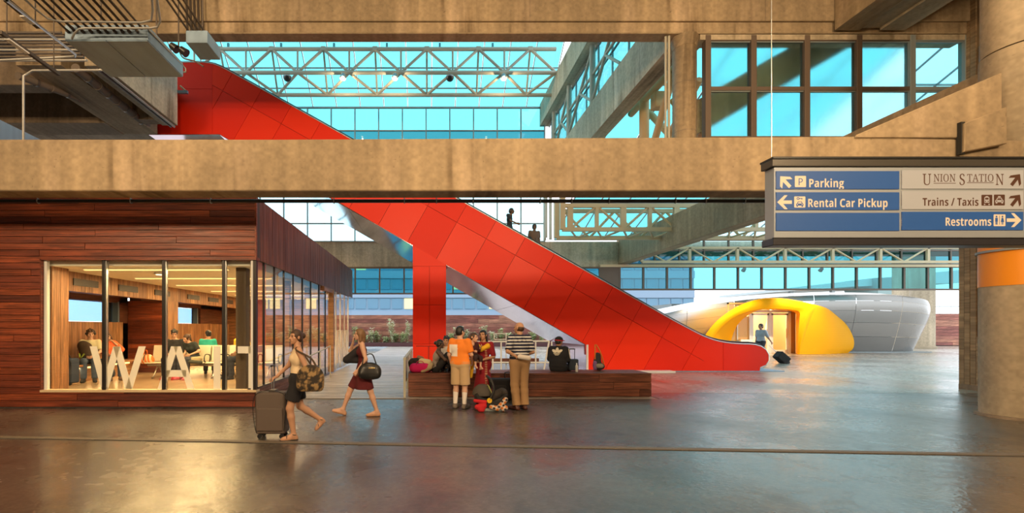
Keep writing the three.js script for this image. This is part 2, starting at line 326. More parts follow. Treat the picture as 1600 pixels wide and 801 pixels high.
// floor structure of the upper level at left: edge beam, girder, cross beams, slab
beamS('concrete_beam', prism([[-9.5, 8.90], [-8.96, 8.90], [-8.96, 10.62], [-9.5, 10.62]], 13.45, 17.45, 0.02), M.concretePale);
beamS('concrete_beam', prism([[-11.4, 8.92], [-10.15, 8.92], [-10.15, 10.3], [-11.4, 10.3]], 13.45, 18.3, 0.02), M.concrete);
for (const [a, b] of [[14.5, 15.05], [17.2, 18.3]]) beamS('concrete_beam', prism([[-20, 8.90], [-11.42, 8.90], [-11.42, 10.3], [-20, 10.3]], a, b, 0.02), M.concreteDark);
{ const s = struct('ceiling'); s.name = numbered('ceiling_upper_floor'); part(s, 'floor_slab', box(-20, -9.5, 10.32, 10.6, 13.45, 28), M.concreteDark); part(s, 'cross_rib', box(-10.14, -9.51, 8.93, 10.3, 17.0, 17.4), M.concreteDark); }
// small diagonal brace behind the frosted windows
beamS('concrete_beam', quadSlab(V(7.3, 6.95, 13.75), V(12.2, 9.75, 13.75), V(12.2, 10.7, 13.75), V(7.3, 7.9, 13.75), 0.35), M.concrete);

// right side: board-marked wall along the roadway with window openings, round column
{
  const w = struct('wall_right'), x0 = 14.42, n0 = 0.14;
  part(w, 'wall_core', [box(x0 + 0.03, 15.0, 0, 11.2, 12.72, 13.2), box(x0 + 0.03, 15.0, 0, 1.42, 6, 12.72), box(x0 + 0.03, 15.0, 3.9, 7.0, 6, 12.72), box(x0 + 0.03, 15.0, 9.0, 11.2, 6, 12.72), box(14.98, 15.0, 1.42, 9, 6, 12.72)], M.boardConcrete);
  part(w, 'wall_base', box(x0 - 0.01, x0 + 0.03, 0, 0.14, 6, 13.2), M.concreteDark);
  let z = 13.2;
  while (z > 11.4) {                                          // the board marks, each a shallow plank face
    const a = z - n0 + 0.012, d = rr(0, 0.012);
    if (a > 12.70) part(w, 'board_mark', box(x0 - d, x0 + 0.04, 0.14, 11.2, a, z, true, rr(0, 3), rr(0, 3)), M.boardConcrete);
    else { part(w, 'board_mark', box(x0 - d, x0 + 0.04, 0.14, 1.42, a, z, true, rr(0, 3), 0), M.boardConcrete); part(w, 'board_mark', box(x0 - d, x0 + 0.04, 3.9, 7.0, a, z, true, rr(0, 3), 0), M.boardConcrete); }
    z -= n0;
  }
  for (const [a, b] of [[1.42, 3.9], [7.0, 9.0]]) {
    const q = struct('window');
    part(q, 'window_frame', [box(x0 - 0.02, x0 + 0.1, a, b, 12.60, 12.70), box(x0 - 0.02, x0 + 0.1, a, a + 0.1, 11, 12.60), box(x0 - 0.02, x0 + 0.1, b - 0.1, b, 11, 12.60), box(x0 - 0.02, x0 + 0.1, 2.6 + (a > 5 ? 5.2 : 0), 2.68 + (a > 5 ? 5.2 : 0), 11, 12.60)], M.galv);
    part(q, 'pane', box(x0 + 0.05, x0 + 0.06, a + 0.1, b - 0.1, 11, 12.6), M.glassBlue);
    part(q, 'unlit_room_sheet', box(14.9, 14.95, a, b, 11, 12.7), M.darkIn);  // dark sheet standing for the unlit room behind the pane
  }
  const c = struct('concrete_column');
  const cx = 11.06, cz = 8.95;
  const cyl = (r, y0, y1) => { const g = new THREE.CylinderGeometry(r, r, y1 - y0, 48); g.translate(cx, (y0 + y1) / 2, -cz); const u = uvm(g); return toCreasedNormals(u, 0.6); };
  part(c, 'column_shaft', [cyl(0.62, 0, 2.42), cyl(0.62, 4.2, 6.72)], M.columnConcrete);
  part(c, 'column_shaft', cyl(0.60, 6.75, 11.2), M.columnConcrete);
  part(c, 'column_band', cyl(0.628, 2.42, 4.2), M.orangeBand, 'bright orange painted band on the column');
  part(c, 'band_rim', cyl(0.66, 3.05, 3.09), M.frameGrey);
  part(c, 'column_foot', [cyl(0.68, 0, 0.05)], M.concreteDark);
}
// clerestory window of frosted teal squares on the right
const paneMesh = (parent, x0, x1, y0, y1, Z, mat) => part(parent, 'pane', box(x0, x1, y0, y1, Z, Z + 0.012), mat);
{
  const Z = 13.1, w = struct('window');
  const xs = [1104, 1175, 1258, 1339, 1422, 1507].map((p) => sx(p, Z)), ys = [sy(217, Z), sy(140, Z), sy(63, Z)];
  xs.forEach((x, i) => part(w, 'window_post', rbox(x - 0.075, x + 0.075, ys[0] - 0.3, ys[2] + 0.1, Z - 0.09, Z + 0.1, 0.012, 1), i > 3 ? M.frameGrey : M.frameBrown));
  ys.forEach((y, j) => { for (let i = 0; i < 5; i++) part(w, 'window_rail', box(xs[i] + 0.075, xs[i + 1] - 0.075, y - 0.05, y + 0.05, Z - 0.07, Z + 0.08), i > 3 ? M.frameGrey : M.frameBrown); });
  for (let i = 0; i < 5; i++) for (let j = 0; j < 2; j++) {
    paneMesh(w, xs[i] + 0.075, xs[i + 1] - 0.075, ys[j] + 0.05, ys[j + 1] - 0.05, Z, i === 4 ? M.glassWhite : M.glassFrost);
    part(w, 'glazing_bead', [box(xs[i] + 0.075, xs[i + 1] - 0.075, ys[j + 1] - 0.075, ys[j + 1] - 0.05, Z - 0.04, Z), box(xs[i] + 0.075, xs[i] + 0.1, ys[j] + 0.05, ys[j + 1] - 0.05, Z - 0.04, Z)], M.frameGrey);
  }
  beamS('concrete_beam', box(7.3, 14.4, 9.36, 9.5, 13.02, 13.42), M.concretePale);
  beamS('concrete_beam', box(6.0, 14.4, 5.4, 6.72, 13.0, 13.5), M.concrete);
}
// far glass facade, in bays
const PITCH = 1.37;
function glazing(x0, x1, yRows, Z, mats, post, { w = 0.06, d = 0.12 } = {}) {
  const g = struct('window'), n = Math.round((x1 - x0) / PITCH), st = (x1 - x0) / n;
  for (let i = 0; i <= n; i++) part(g, 'mullion', box(x0 + i * st - w / 2, x0 + i * st + w / 2, yRows[0], yRows[yRows.length - 1], Z - d / 2, Z + d / 2), post);
  yRows.forEach((y) => part(g, 'transom', box(x0, x1, y - w / 2, y + w / 2, Z - d / 2 + 0.01, Z + d / 2 - 0.01), post));
  for (let i = 0; i < n; i++) for (let j = 0; j + 1 < yRows.length; j++) paneMesh(g, x0 + i * st + w / 2, x0 + (i + 1) * st - w / 2, yRows[j] + w / 2, yRows[j + 1] - w / 2, Z, mats[j % mats.length]);
  return g;
}
glazing(-11.0, 6.74, [6.62, 7.65, 9.6, 11.4, 12.99, 14.3], 28, [M.glassWhite, M.glassWhite, M.glassTeal, M.glassTealDeep, M.glassTeal], M.frameGrey);
glazing(-14, 9.9, [3.62, 5.10], 28, [M.glassTeal], M.frameBrown, { w: 0.08 });
glazing(11.05, 31.5, [3.86, 5.16], 28, [M.glassTeal], M.frameBrown, { w: 0.10 });
glazing(11.65, 31.5, [5.30, 6.10, 6.7], 28, [M.glassTealDeep, M.glassWhite], M.frameBrown, { w: 0.08 });
{ const t = struct('trim'); part(t, 'sill_beam', box(9.9, 31.5, 5.14, 5.28, 27.85, 28.2), M.tanSteel); part(t, 'sill_beam', box(9.9, 11.05, 3.8, 5.14, 27.95, 28.1), M.frameBrown); }
// sloping glass roof of the hall and the lower roof of the right bay
function glassRoof(x0, x1, rows, mat, post) {                // rows: [Z, y] from the eaves upwards
  const g = struct('window'); g.name = numbered('window_roof');
  const n = Math.round((x1 - x0) / PITCH), st = (x1 - x0) / n;
  for (let i = 0; i <= n; i++) part(g, 'rafter', beamBar(V(x0 + i * st, rows[0][1], rows[0][0]), V(x0 + i * st, rows[rows.length - 1][1], rows[rows.length - 1][0]), 0.035, 0.06), post);
  rows.forEach(([Z, y]) => part(g, 'purlin', beamBar(V(x0, y - 0.01, Z), V(x1, y - 0.01, Z), 0.05, 0.06), post));
  for (let i = 0; i < n; i++) for (let j = 0; j + 1 < rows.length; j++) {
    const a = x0 + i * st + 0.03, b = x0 + (i + 1) * st - 0.03, [Z0, y0] = rows[j], [Z1, y1] = rows[j + 1];
    part(g, 'pane', quadSlab(V(a, y0, Z0), V(b, y0, Z0), V(b, y1, Z1), V(a, y1, Z1), 0.012), mat);
  }
}
glassRoof(-17.5, 7.05, [[28, 14.35], [27.1, 15.0], [26.2, 15.65], [24, 17.2], [21, 19.3], [18, 21.4]], M.glassTeal, M.frameGrey);
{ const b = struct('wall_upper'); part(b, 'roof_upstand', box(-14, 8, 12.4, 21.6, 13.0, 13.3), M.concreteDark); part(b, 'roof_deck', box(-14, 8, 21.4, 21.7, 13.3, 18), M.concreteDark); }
glassRoof(7.3, 15.6, [[28, 6.72], [24.5, 7.95], [21, 9.2], [17.5, 10.4], [14.0, 11.6]], M.glassTeal, M.frameGrey);
glassRoof(15.66, 31.5, [[28, 6.72], [24.5, 7.95], [21, 9.2], [17.5, 10.4], [14.0, 11.6]], M.glassWhite, M.frameGrey);
// side glazing of the hall between the two long beams
{
  const g = struct('window'), X = 7.0;
  for (const z of [15.4, 16.9, 18.4, 19.9, 21.4, 22.9, 24.4, 25.9, 27.4]) part(g, 'mullion', box(X - 0.03, X + 0.03, 10.9, 13.3, z - 0.03, z + 0.03), M.frameGrey);
  for (const y of [11.0, 12.1, 13.2]) part(g, 'transom', box(X - 0.03, X + 0.03, y - 0.03, y + 0.03, 13.5, 28), M.frameGrey);
  for (let z = 13.9; z < 27.4; z += 1.5) for (const [a, b] of [[11.03, 12.07], [12.13, 13.17]]) part(g, 'pane', box(X - 0.006, X + 0.006, a, b, z + 0.03, z + 1.47), M.glassTeal);
}
// ---------------------------------------------------------------- steel trusses
function truss(label, y, Z, y2, Z2, y3, x0, x1, bay, mat, r = 0.075) {
  // three chords: top (y, Z), middle (y2, Z), lower (y3, Z2), with V bracing in both faces
  const t = thing('roof_truss', label, 'truss', V(x0, y2, Z));
  for (const [yy, zz] of [[y, Z], [y2, Z], [y3, Z2]]) part(t, 'chord', bar(V(x0, yy, zz), V(x1, yy, zz), r, 10), mat);
  const n = Math.round((x1 - x0) / bay), st = (x1 - x0) / n;
  for (let i = 0; i < n; i++) {
    const a = x0 + i * st, m = a + st / 2, b = a + st;
    part(t, 'diagonal', bar(V(a, y2, Z), V(m, y, Z), r * 0.72), mat); part(t, 'diagonal', bar(V(m, y, Z), V(b, y2, Z), r * 0.72), mat);
    part(t, 'diagonal', bar(V(a, y2, Z), V(m, y3, Z2), r * 0.72), mat); part(t, 'diagonal', bar(V(m, y3, Z2), V(b, y2, Z), r * 0.72), mat);
    part(t, 'strut', bar(V(m, y, Z), V(m, y3, Z2), r * 0.5), mat); part(t, 'strut', bar(V(a, y2, Z), V(a, y, Z), r * 0.5), mat);
    part(t, 'node', rbox(m - 0.13, m + 0.13, y - 0.11, y + 0.11, Z - 0.1, Z + 0.1, 0.04), mat);
  }
  return t;
}
truss('white tubular steel truss spanning the glass skylight at top centre', 15.74, 24.6, 14.55, 25.6, 13.9, -11.8, 6.5, 2.76, M.paintSteel, 0.10);
{ // the far top chord, a second dark rail behind
  const t = thing('roof_rail', 'thin dark rail high under the skylight behind the white truss', 'rail', V(-11.8, 16.1, 25.2)); part(t, 'rail', bar(V(-11.8, 16.15, 25.4), V(6.5, 16.15, 25.4), 0.05), M.frameGrey);
  for (let x = -10.4; x < 6; x += 2.76) part(t, 'bracket', box(x - 0.05, x + 0.05, 16.15, 16.5, 25.35, 25.45), M.frameGrey);
}
{ // tan truss over the right bay with square posts
  const y = 7.17, y2 = 6.10, y3 = 5.90, Z = 22, Z2 = 23, x0 = 6.1, x1 = 30, t = thing('roof_truss', 'tan painted steel truss just above the concrete band behind the escalator riders', 'truss', V(x0, y2, Z));
  for (const [yy, zz] of [[y, Z], [y2, Z], [y3, Z2], [y, Z2]]) part(t, 'chord', beamBar(V(x0, yy, zz), V(x1, yy, zz), 0.17, 0.17), M.tanSteel);
  const st = 1.2, n = Math.floor((x1 - x0) / st);
  for (let i = 0; i <= n; i++) {
    const a = x0 + 0.35 + i * st, odd = i % 2;
    part(t, 'post', beamBar(V(a, y2, Z), V(a, y, Z), odd ? 0.15 : 0.24, 0.15), M.tanSteel);
    if (i < n) { part(t, 'diagonal', odd ? bar(V(a, y, Z), V(a + st, y2, Z), 0.055) : bar(V(a, y2, Z), V(a + st, y, Z), 0.055), M.tanSteel); part(t, 'diagonal', odd ? bar(V(a, y3, Z2), V(a + st, y, Z2), 0.06) : bar(V(a, y, Z2), V(a + st, y3, Z2), 0.06), M.tanSteel); part(t, 'diagonal', bar(V(a, y2, Z), V(a + st / 2, y3, Z2), 0.045), M.tanSteel); part(t, 'diagonal', bar(V(a + st / 2, y3, Z2), V(a + st, y2, Z), 0.045), M.tanSteel); }
  }
  part(t, 'end_post', beamBar(V(x0, y2, Z), V(x0, 7.6, Z), 0.22, 0.22), M.tanSteel); part(t, 'end_post', beamBar(V(x0, y3, Z2), V(x0, 7.6, Z2), 0.22, 0.22), M.tanSteel);
}
{ // slim truss before the lower strip of glass
  const Z = 27, y = sy(387, Z), y2 = sy(409, Z), x0 = 11.9, x1 = 29.8, st = 2.646, t = thing('roof_truss', 'slim tan truss with long shallow braces in front of the low glass strip at right', 'truss', V(x0, y2, Z));
  part(t, 'chord', beamBar(V(x0, y, Z), V(x1, y, Z), 0.12, 0.12), M.tanSteel); part(t, 'chord', beamBar(V(x0, y2, Z), V(x1, y2, Z), 0.14, 0.14), M.tanSteel);
  for (let i = 0; x0 + i * st <= x1 + 0.1; i++) { const a = x0 + i * st; part(t, 'post', beamBar(V(a, y2, Z), V(a, y, Z), 0.14, 0.12), M.tanSteel); if (a + st <= x1 + 0.1) { part(t, 'diagonal', bar(V(a, y, Z), V(a + st / 2, y2, Z), 0.05), M.tanSteel); part(t, 'diagonal', bar(V(a + st / 2, y2, Z), V(a + st, y, Z), 0.05), M.tanSteel); } }
}
{ // truss end beside the octagonal column, amber light put into its steel colour
  const X = 7.95, t = thing('roof_truss', 'amber-lit tubular truss end tucked between the concrete beam and octagonal column', 'truss', V(X, 8.5, 17));
  part(t, 'chord', bar(V(X, 10.0, 14), V(X, 10.0, 19.0), 0.13, 12), M.amberLitSteel); part(t, 'chord', bar(V(X, 7.3, 14), V(X, 7.3, 19.0), 0.12, 12), M.amberLitSteel);
  part(t, 'post', bar(V(X, 6.8, 17.85), V(X, 10.1, 17.85), 0.17, 12), M.amberLitSteel);
  part(t, 'diagonal', bar(V(X, 7.2, 17.8), V(X, 9.9, 15.7), 0.12, 12), M.amberLitSteel); part(t, 'diagonal', bar(V(X, 7.2, 17.6), V(X, 8.9, 14.2), 0.10, 12), M.amberLitSteel);
  part(t, 'diagonal', bar(V(X + 0.5, 9.9, 18.6), V(X + 1.2, 7.1, 16.4), 0.12, 12), M.amberLitSteel); part(t, 'diagonal', bar(V(X + 0.6, 9.6, 17.0), V(X + 1.3, 7.1, 15.6), 0.10, 12), M.amberLitSteel);
  part(t, 'gusset', rbox(X - 0.08, X + 0.45, 9.3, 9.85, 16.8, 17.2, 0.04), M.amberLitSteel);
}
{ // posts and braces along the side glazing
  const X = 6.82, t = thing('roof_truss', 'white steel posts and braces standing on the long sloping-looking concrete beam', 'truss', V(X, 10.9, 23));
  for (const z of [20.1, 23.4, 26.2]) part(t, 'post', bar(V(X, 10.9, z), V(X, 13.3, z), 0.12, 10), M.paintSteel);
  for (const [a, b] of [[17.2, 20.1], [20.1, 23.4], [23.4, 26.2]]) { part(t, 'diagonal', bar(V(X, 13.2, a), V(X, 11.0, b), 0.07), M.paintSteel); part(t, 'diagonal', bar(V(X, 12.1, a), V(X, 12.1, b), 0.06), M.paintSteel); part(t, 'diagonal', bar(V(X, 11.0, a), V(X, 12.1, (a + b) / 2), 0.06), M.paintSteel); }
}
{ // white corner posts at the end of the hall, beside the riders
  const t = thing('corner_post', 'pale steel corner posts beside the two escalator riders', 'post', V(6.6, 6.62, 27.6));
  for (const [x, z] of [[6.7, 27.8], [6.95, 27.5], [6.55, 26.9]]) part(t, 'post', beamBar(V(x, 6.64, z), V(x, 9.44, z), 0.13, 0.13), M.paintSteel);
  part(t, 'tie', beamBar(V(6.7, 8.6, 27.8), V(6.55, 8.6, 26.9), 0.08, 0.08), M.paintSteel);
}
// skylight flood lamps under the white truss
{
  const spot = [[536, 'lit flood lamp under the white truss, left of the three'], [617, 'lit flood lamp under the white truss, middle of the three'], [787, 'lit flood lamp under the white truss, right of the three']];
  for (const [px, label] of spot) {
    const x = sx(px, 24.4), y = sy(121, 24.4), l = thing('flood_lamp', label, 'lamp', V(x, y, 24.4));
    const hood = new THREE.CylinderGeometry(0.11, 0.16, 0.26, 16, 1, true); hood.rotateX(-0.5); hood.translate(x, y + 0.05, -24.4); part(l, 'hood', hood, M.frameGrey);
    const glow = new THREE.SphereGeometry(0.10, 16, 10); glow.translate(x, y - 0.06, -24.35); part(l, 'bulb', glow, std(lin(1, 0.9, 0.7), 0.4, 0, { emissive: lin(1, 0.82, 0.5), emissiveIntensity: 4 }));
    part(l, 'bracket', bar(V(x, y + 0.1, 24.5), V(x, 14.55, 24.6), 0.03), M.frameGrey);
    const p = new THREE.PointLight(WARM, 6, 0, 2); p.position.set(0, -0.25, 0.1); p.castShadow = true; l.add(p);
  }
  for (const [px, label] of [[449, 'dark unlit dome lamp under the left part of the white truss'], [703, 'dark unlit dome lamp under the right part of the white truss']]) {
    const x = sx(px, 24.4), y = sy(121, 24.4), l = thing('flood_lamp', label, 'lamp', V(x, y, 24.4));
    const g = new THREE.SphereGeometry(0.2, 16, 8, 0, Math.PI * 2, Math.PI / 2, Math.PI / 2); g.translate(x, y, -24.4); part(l, 'dome', g, M.black);
    const h = new THREE.CylinderGeometry(0.2, 0.2, 0.06, 16); h.translate(x, y + 0.03, -24.4); part(l, 'mount', h, M.frameGrey);
  }
}
// unseen lamps above and behind the camera, placed to light the hall amber
{
  const spots = [[-8, 9.6, 5.2], [-2.2, 9.6, 5.2], [5.0, 9.6, 5.2], [9.6, 9.6, 5.2], [-11.5, 7.6, -4.5], [-0.3, 7.6, -4.5], [8, 7.6, -4.5]];
  const seats = ['above the pavilion end', 'above the walking women', 'above the hanging sign', 'above the round column', 'behind the viewer at left', 'behind the viewer at centre', 'behind the viewer at right'];
  for (const [i, [x, y, Z]] of spots.entries()) {
    const l = thing('unseen_lamp', 'unseen amber lamp lighting the hall from out of frame ' + seats[i], 'lamp', V(x, y, Z), 'unseen lamps out of frame');
    part(l, 'housing', rbox(x - 0.85, x + 0.85, y, y + 0.22, Z - 0.85, Z + 0.85, 0.03), M.frameGrey);
    part(l, 'diffuser', box(x - 0.78, x + 0.78, y - 0.02, y, Z - 0.78, Z + 0.78), std(lin(1, 0.85, 0.6), 0.5, 0, { emissive: WARM, emissiveIntensity: 3 }));
    part(l, 'hanger', bar(V(x, y + 0.2, Z), V(x, 11.2, Z), 0.02), M.frameGrey);
    rectLamp(l, 1.5, 1.5, WARM, Z > 0 ? HALL_LAMP : FILL_LAMP, new THREE.Vector3(0, -0.05, 0), V(x, y - 5, Z + (Z > 0 ? 6 : 9)));
  }
}

// ================================================================ THE WAITING PAVILION
{
  const Zf = 10.03, xL = -13.5, xR = -3.53, zB = 22.9, top = 4.365, head = 3.07, sill = 0.37, fl = 0.25;
  const wx0 = sx(65, Zf), wx1 = sx(394, Zf);
  const p = thing('waiting_pavilion', 'red-brown boarded waiting room pavilion with large windows lettered WAIT', 'pavilion', V(-8, 0, Zf));
  part(p, 'wall_backing', [box(xL, wx0 - 0.04, 0, top - 0.05, Zf + 0.03, Zf + 0.2), box(wx0 - 0.04, xR, 0, sill - 0.05, Zf + 0.03, Zf + 0.2), box(wx0 - 0.04, xR, head + 0.05, top - 0.05, Zf + 0.03, Zf + 0.2)], M.darkIn);
  boards(p, 'cladding_board', 'x', Zf + 0.03, -1, -9.9, xR - 0.03, 0.02, top - 0.02, 0.1338, woodRed, { gap: 0.011, holes: [[wx0 - 0.02, xR + 1, sill - 0.02, head + 0.03]] });
  boards(p, 'cladding_board', 'x', Zf + 0.03, -1, -13.5, -9.9, 0.02, top - 0.02, 0.40, woodRed);
  part(p, 'corner_trim', rbox(xR - 0.035, xR + 0.005, head + 0.02, top - 0.02, Zf - 0.01, Zf + 0.05, 0.006, 1), woodRed[0]);
  part(p, 'window_head', box(wx0 - 0.03, xR, head - 0.02, head + 0.028, Zf - 0.012, Zf + 0.2), woodRed[0]); part(p, 'window_sill', box(wx0 - 0.03, xR, sill - 0.045, sill, Zf - 0.012, Zf + 0.2), M.tanSteel);
  part(p, 'window_jamb', box(wx0 - 0.03, wx0 - 0.005, sill, head, Zf - 0.012, Zf + 0.2), woodRed[1]); part(p, 'window_jamb', box(wx0, wx0 + 0.06, sill, head, Zf + 0.06, Zf + 0.14), M.white);
  // front glass
  const mx = [wx0 + 0.06, sx(160, Zf), sx(254, Zf), sx(348, Zf), sx(391, Zf)];
  for (const x of mx.slice(1, 4)) { part(p, 'mullion', rbox(x - 0.028, x + 0.028, sill, head, Zf + 0.02, Zf + 0.16, 0.006, 1), M.mullion); part(p, 'mullion_edge', box(x + 0.03, x + 0.05, sill, head, Zf + 0.05, Zf + 0.10), M.steel); }
  part(p, 'corner_mullion', box(mx[4], mx[4] + 0.045, sill, head, Zf + 0.03, Zf + 0.10), M.white); part(p, 'corner_mullion', box(mx[4] + 0.05, xR - 0.01, sill, head, Zf + 0.02, Zf + 0.12), M.mullion);
  for (let i = 0; i < 4; i++) part(p, 'glass_pane', box(mx[i], mx[i + 1], sill, head, Zf + 0.085, Zf + 0.095), M.glass);
  // lettering on the glass
  const ly0 = sy(608, Zf), ly1 = sy(541, Zf), lz = Zf + 0.078, lt = 0.006, H = ly1 - ly0;
  const stroke = (xa, ya, xb, yb, w) => prism([[xa, ya], [xa + w, ya], [xb + w, yb], [xb, yb]], lz, lz + lt);
  const lx = (px) => sx(px, Zf);
  part(p, 'letter', [stroke(lx(154), ly0, lx(136), ly1, 0.145), stroke(lx(154), ly0, lx(173), ly1, 0.145), stroke(lx(192), ly0, lx(173), ly1, 0.145), stroke(lx(192), ly0, lx(213), ly1, 0.145)], M.frost, 'frosted letter W');
  part(p, 'letter', [stroke(lx(243), ly0, lx(264), ly1, 0.145), stroke(lx(290), ly0, lx(268), ly1, 0.145), box(lx(254), lx(288), ly0 + 0.25, ly0 + 0.39, lz, lz + lt)], M.frost, 'frosted letter A');
  part(p, 'letter', box(lx(331), lx(342), ly0, ly1, lz, lz + lt), M.frost, 'frosted letter I');
  part(p, 'letter', [box(lx(369), lx(390), ly1 - 0.145, ly1, lz, lz + lt), box(lx(386), lx(390.6), ly0, ly1, lz, lz + lt), box(xR - 0.075, xR - 0.069, ly1 - 0.145, ly1, Zf + 0.16, Zf + 0.6)], M.frost, 'frosted letter T folding round the corner');
  // side wall: vertical cladding above a long glass wall
  part(p, 'wall_backing', [box(xR - 0.2, xR - 0.03, head + 0.05, top - 0.05, Zf + 0.05, zB), box(xR - 0.2, xR - 0.03, 0, 0.40, Zf + 0.05, 14.6)], M.darkIn);
  boards(p, 'side_board', 'z', xR - 0.03, 1, Zf + 0.05, zB, head + 0.0, top - 0.01, 0.125, woodSide, { vertical: true, t: 0.025 });
  boards(p, 'plinth_board', 'z', xR - 0.03, 1, Zf + 0.02, 15.6, 0.01, 0.40, 0.13, woodSide, { t: 0.025 });
  const sz = [10.12, 10.62, 11.35, 12.1, 12.95, 13.9, 14.9, 16.0];
  for (let i = 0; i < sz.length; i++) {
    part(p, 'side_mullion', box(xR - 0.075, xR - 0.035, 0.4, head, sz[i], sz[i] + 0.045), M.mullion);
    if (i + 1 < sz.length) part(p, 'glass_pane', box(xR - 0.062, xR - 0.052, 0.4, head, sz[i] + 0.045, sz[i + 1]), M.glassSide);
  }
  part(p, 'side_sill', box(xR - 0.1, xR + 0.01, 0.395, 0.42, Zf + 0.1, 16.05), M.mullion);
  for (let z = 16.05, i = 0; z < zB - 0.4; z += 0.98, i++) { // full-height panes and posts towards the entrance
    if (i === 2) { part(p, 'door_post', rbox(xR - 0.12, xR + 0.05, 0.02, head, z, z + 0.17, 0.01, 1), woodIn[2], 'tall pale wooden door post'); part(p, 'door_head', box(xR - 0.1, xR + 0.03, head - 0.14, head, z - 1.5, z), woodIn[1]); }
    else part(p, 'side_mullion', box(xR - 0.085, xR - 0.035, 0.02, head, z, z + 0.05), i > 2 ? M.white : M.mullion);
    part(p, 'glass_pane', box(xR - 0.062, xR - 0.052, 0.05, head, z + (i === 2 ? 0.17 : 0.05), z + 0.98), M.glassSide);
  }
  for (const [a, b] of [[19.2, 20.0], [20.2, 20.9], [21.2, 21.9]]) part(p, 'letter', [beamBar(V(xR - 0.045, 1.55, a), V(xR - 0.045, 0.25, a + 0.22), 0.01, 0.12), beamBar(V(xR - 0.045, 0.25, a + 0.22), V(xR - 0.045, 1.55, (a + b) / 2), 0.01, 0.12), beamBar(V(xR - 0.045, 1.55, (a + b) / 2), V(xR - 0.045, 0.25, b), 0.01, 0.12)], M.frost);
  // roof, floor, ceiling, back and left side
  part(p, 'roof', box(xL, xR - 0.03, 3.35, top - 0.06, Zf + 0.2, zB), M.darkIn);
  part(p, 'ceiling_panel', box(-10.2, xR - 0.2, 2.95, 3.35, Zf + 0.2, zB), M.ceilIn);
  part(p, 'room_floor', box(-10.2, xR - 0.1, 0.02, fl, Zf + 0.2, zB), M.floorIn);
  part(p, 'end_wall', [box(-10.2, xR - 0.2, fl, 2.95, zB - 0.12, zB)], woodIn[1]);
  // left room wall: stub, header with vents, two niches with windows
  boards(p, 'lining_board', 'z', -7.93, 1, Zf + 0.2, 10.72, fl, 2.95, 0.128, woodIn, { vertical: true });
  part(p, 'wall_backing', box(-8.1, -7.93, fl, 2.95, Zf + 0.2, 10.72), M.darkIn);
  const xw = -8.2, xn = -9.4;
  part(p, 'wall_backing', [box(xw - 0.3, xw - 0.03, 2.5, 2.95, 10.72, zB), box(xw - 1.4, xw - 0.03, fl, 2.5, 15.3, 16.0), box(xn - 0.4, xn - 0.03, fl, 1.8, 10.4, 15.3), box(xn - 0.4, xn - 0.03, 2.42, 2.95, 10.4, 15.3), box(xn - 0.4, xn - 0.03, fl, 2.95, 14.9, 15.3), box(xn - 0.4, xn - 0.03, fl, 1.8, 16.0, zB), box(xn - 0.4, xn - 0.03, 2.45, 2.95, 16.0, zB), box(xn - 0.4, xn - 0.03, 1.8, 2.45, 16.0, 18.2), box(xn - 0.4, xn - 0.03, fl, 2.95, 20.2, zB)], woodSide[0]);
  boards(p, 'lining_board', 'z', xw - 0.03, 1, 10.72, zB - 0.12, 2.50, 2.95, 0.135, woodIn, { vertical: true });
  boards(p, 'lining_board', 'z', xw - 0.03, 1, 15.32, 16.0, fl, 2.50, 0.135, woodIn, { vertical: true });
  boards(p, 'niche_board', 'x', 15.3, -1, xn, xw - 0.03, fl, 2.5, 0.15, woodRed);
  boards(p, 'bench_back_board', 'z', xn - 0.03, 1, 10.5, 14.8, fl + 0.5, 1.82, 0.16, woodIn, { vertical: true, t: 0.16 });
  boards(p, 'bench_back_board', 'z', xn - 0.03, 1, 16.1, zB - 0.2, fl + 0.5, 1.82, 0.16, woodIn, { vertical: true, t: 0.16 });
  for (const [a, b] of [[11.6, 12.55], [12.62, 14.8], [18.3, 19.9]]) { part(p, 'niche_window', box(xn - 0.2, xn - 0.19, 1.84, 2.42, a, b), M.glassBlue); part(p, 'niche_window_frame', [box(xn - 0.22, xn - 0.02, 1.8, 2.45, a - 0.07, a), box(xn - 0.22, xn - 0.02, 1.8, 2.45, b, b + 0.07)], M.galv); }
  for (const z of [11.25, 12.9, 14.6, 16.6, 18.2, 19.6]) { part(p, 'air_vent', box(xw - 0.01, xw + 0.02, 2.64, 2.80, z, z + 0.85), M.mullion); part(p, 'vent_slat', [box(xw + 0.02, xw + 0.03, 2.68, 2.69, z, z + 0.85), box(xw + 0.02, xw + 0.03, 2.72, 2.73, z, z + 0.85), box(xw + 0.02, xw + 0.03, 2.76, 2.77, z, z + 0.85)], M.conduitDark); }
  for (const [a, b] of [[10.5, 14.8], [16.1, 22.6]]) { part(p, 'built_in_seat', rbox(xn + 0.13, xn + 0.62, fl + 0.40, fl + 0.46, a, b, 0.01, 1), woodIn[0]); part(p, 'seat_riser', box(xn + 0.13, xn + 0.42, fl, fl + 0.40, a, b), woodIn[2]); }
  part(p, 'inner_post', rbox(sx(371, 10.6), sx(387, 10.6), fl, 2.95, 10.5, 10.75, 0.012, 1), std(lin(0.13, 0.085, 0.05), 0.6));
  for (const z of [13.4, 15.6, 17.8, 20.0]) part(p, 'inner_post', rbox(-3.95, -3.8, fl, 2.95, z, z + 0.16, 0.01, 1), woodIn[2]);
  // linear ceiling lamps and the glow under the built-in seats
  const Zs = [10.72, 12.6, 14.65, 17.0, 19.1, 21.2], where = ['nearest the front window', 'second from the front window', 'third from the front window', 'fourth from the front window', 'fifth from the front window', 'farthest from the front window'];
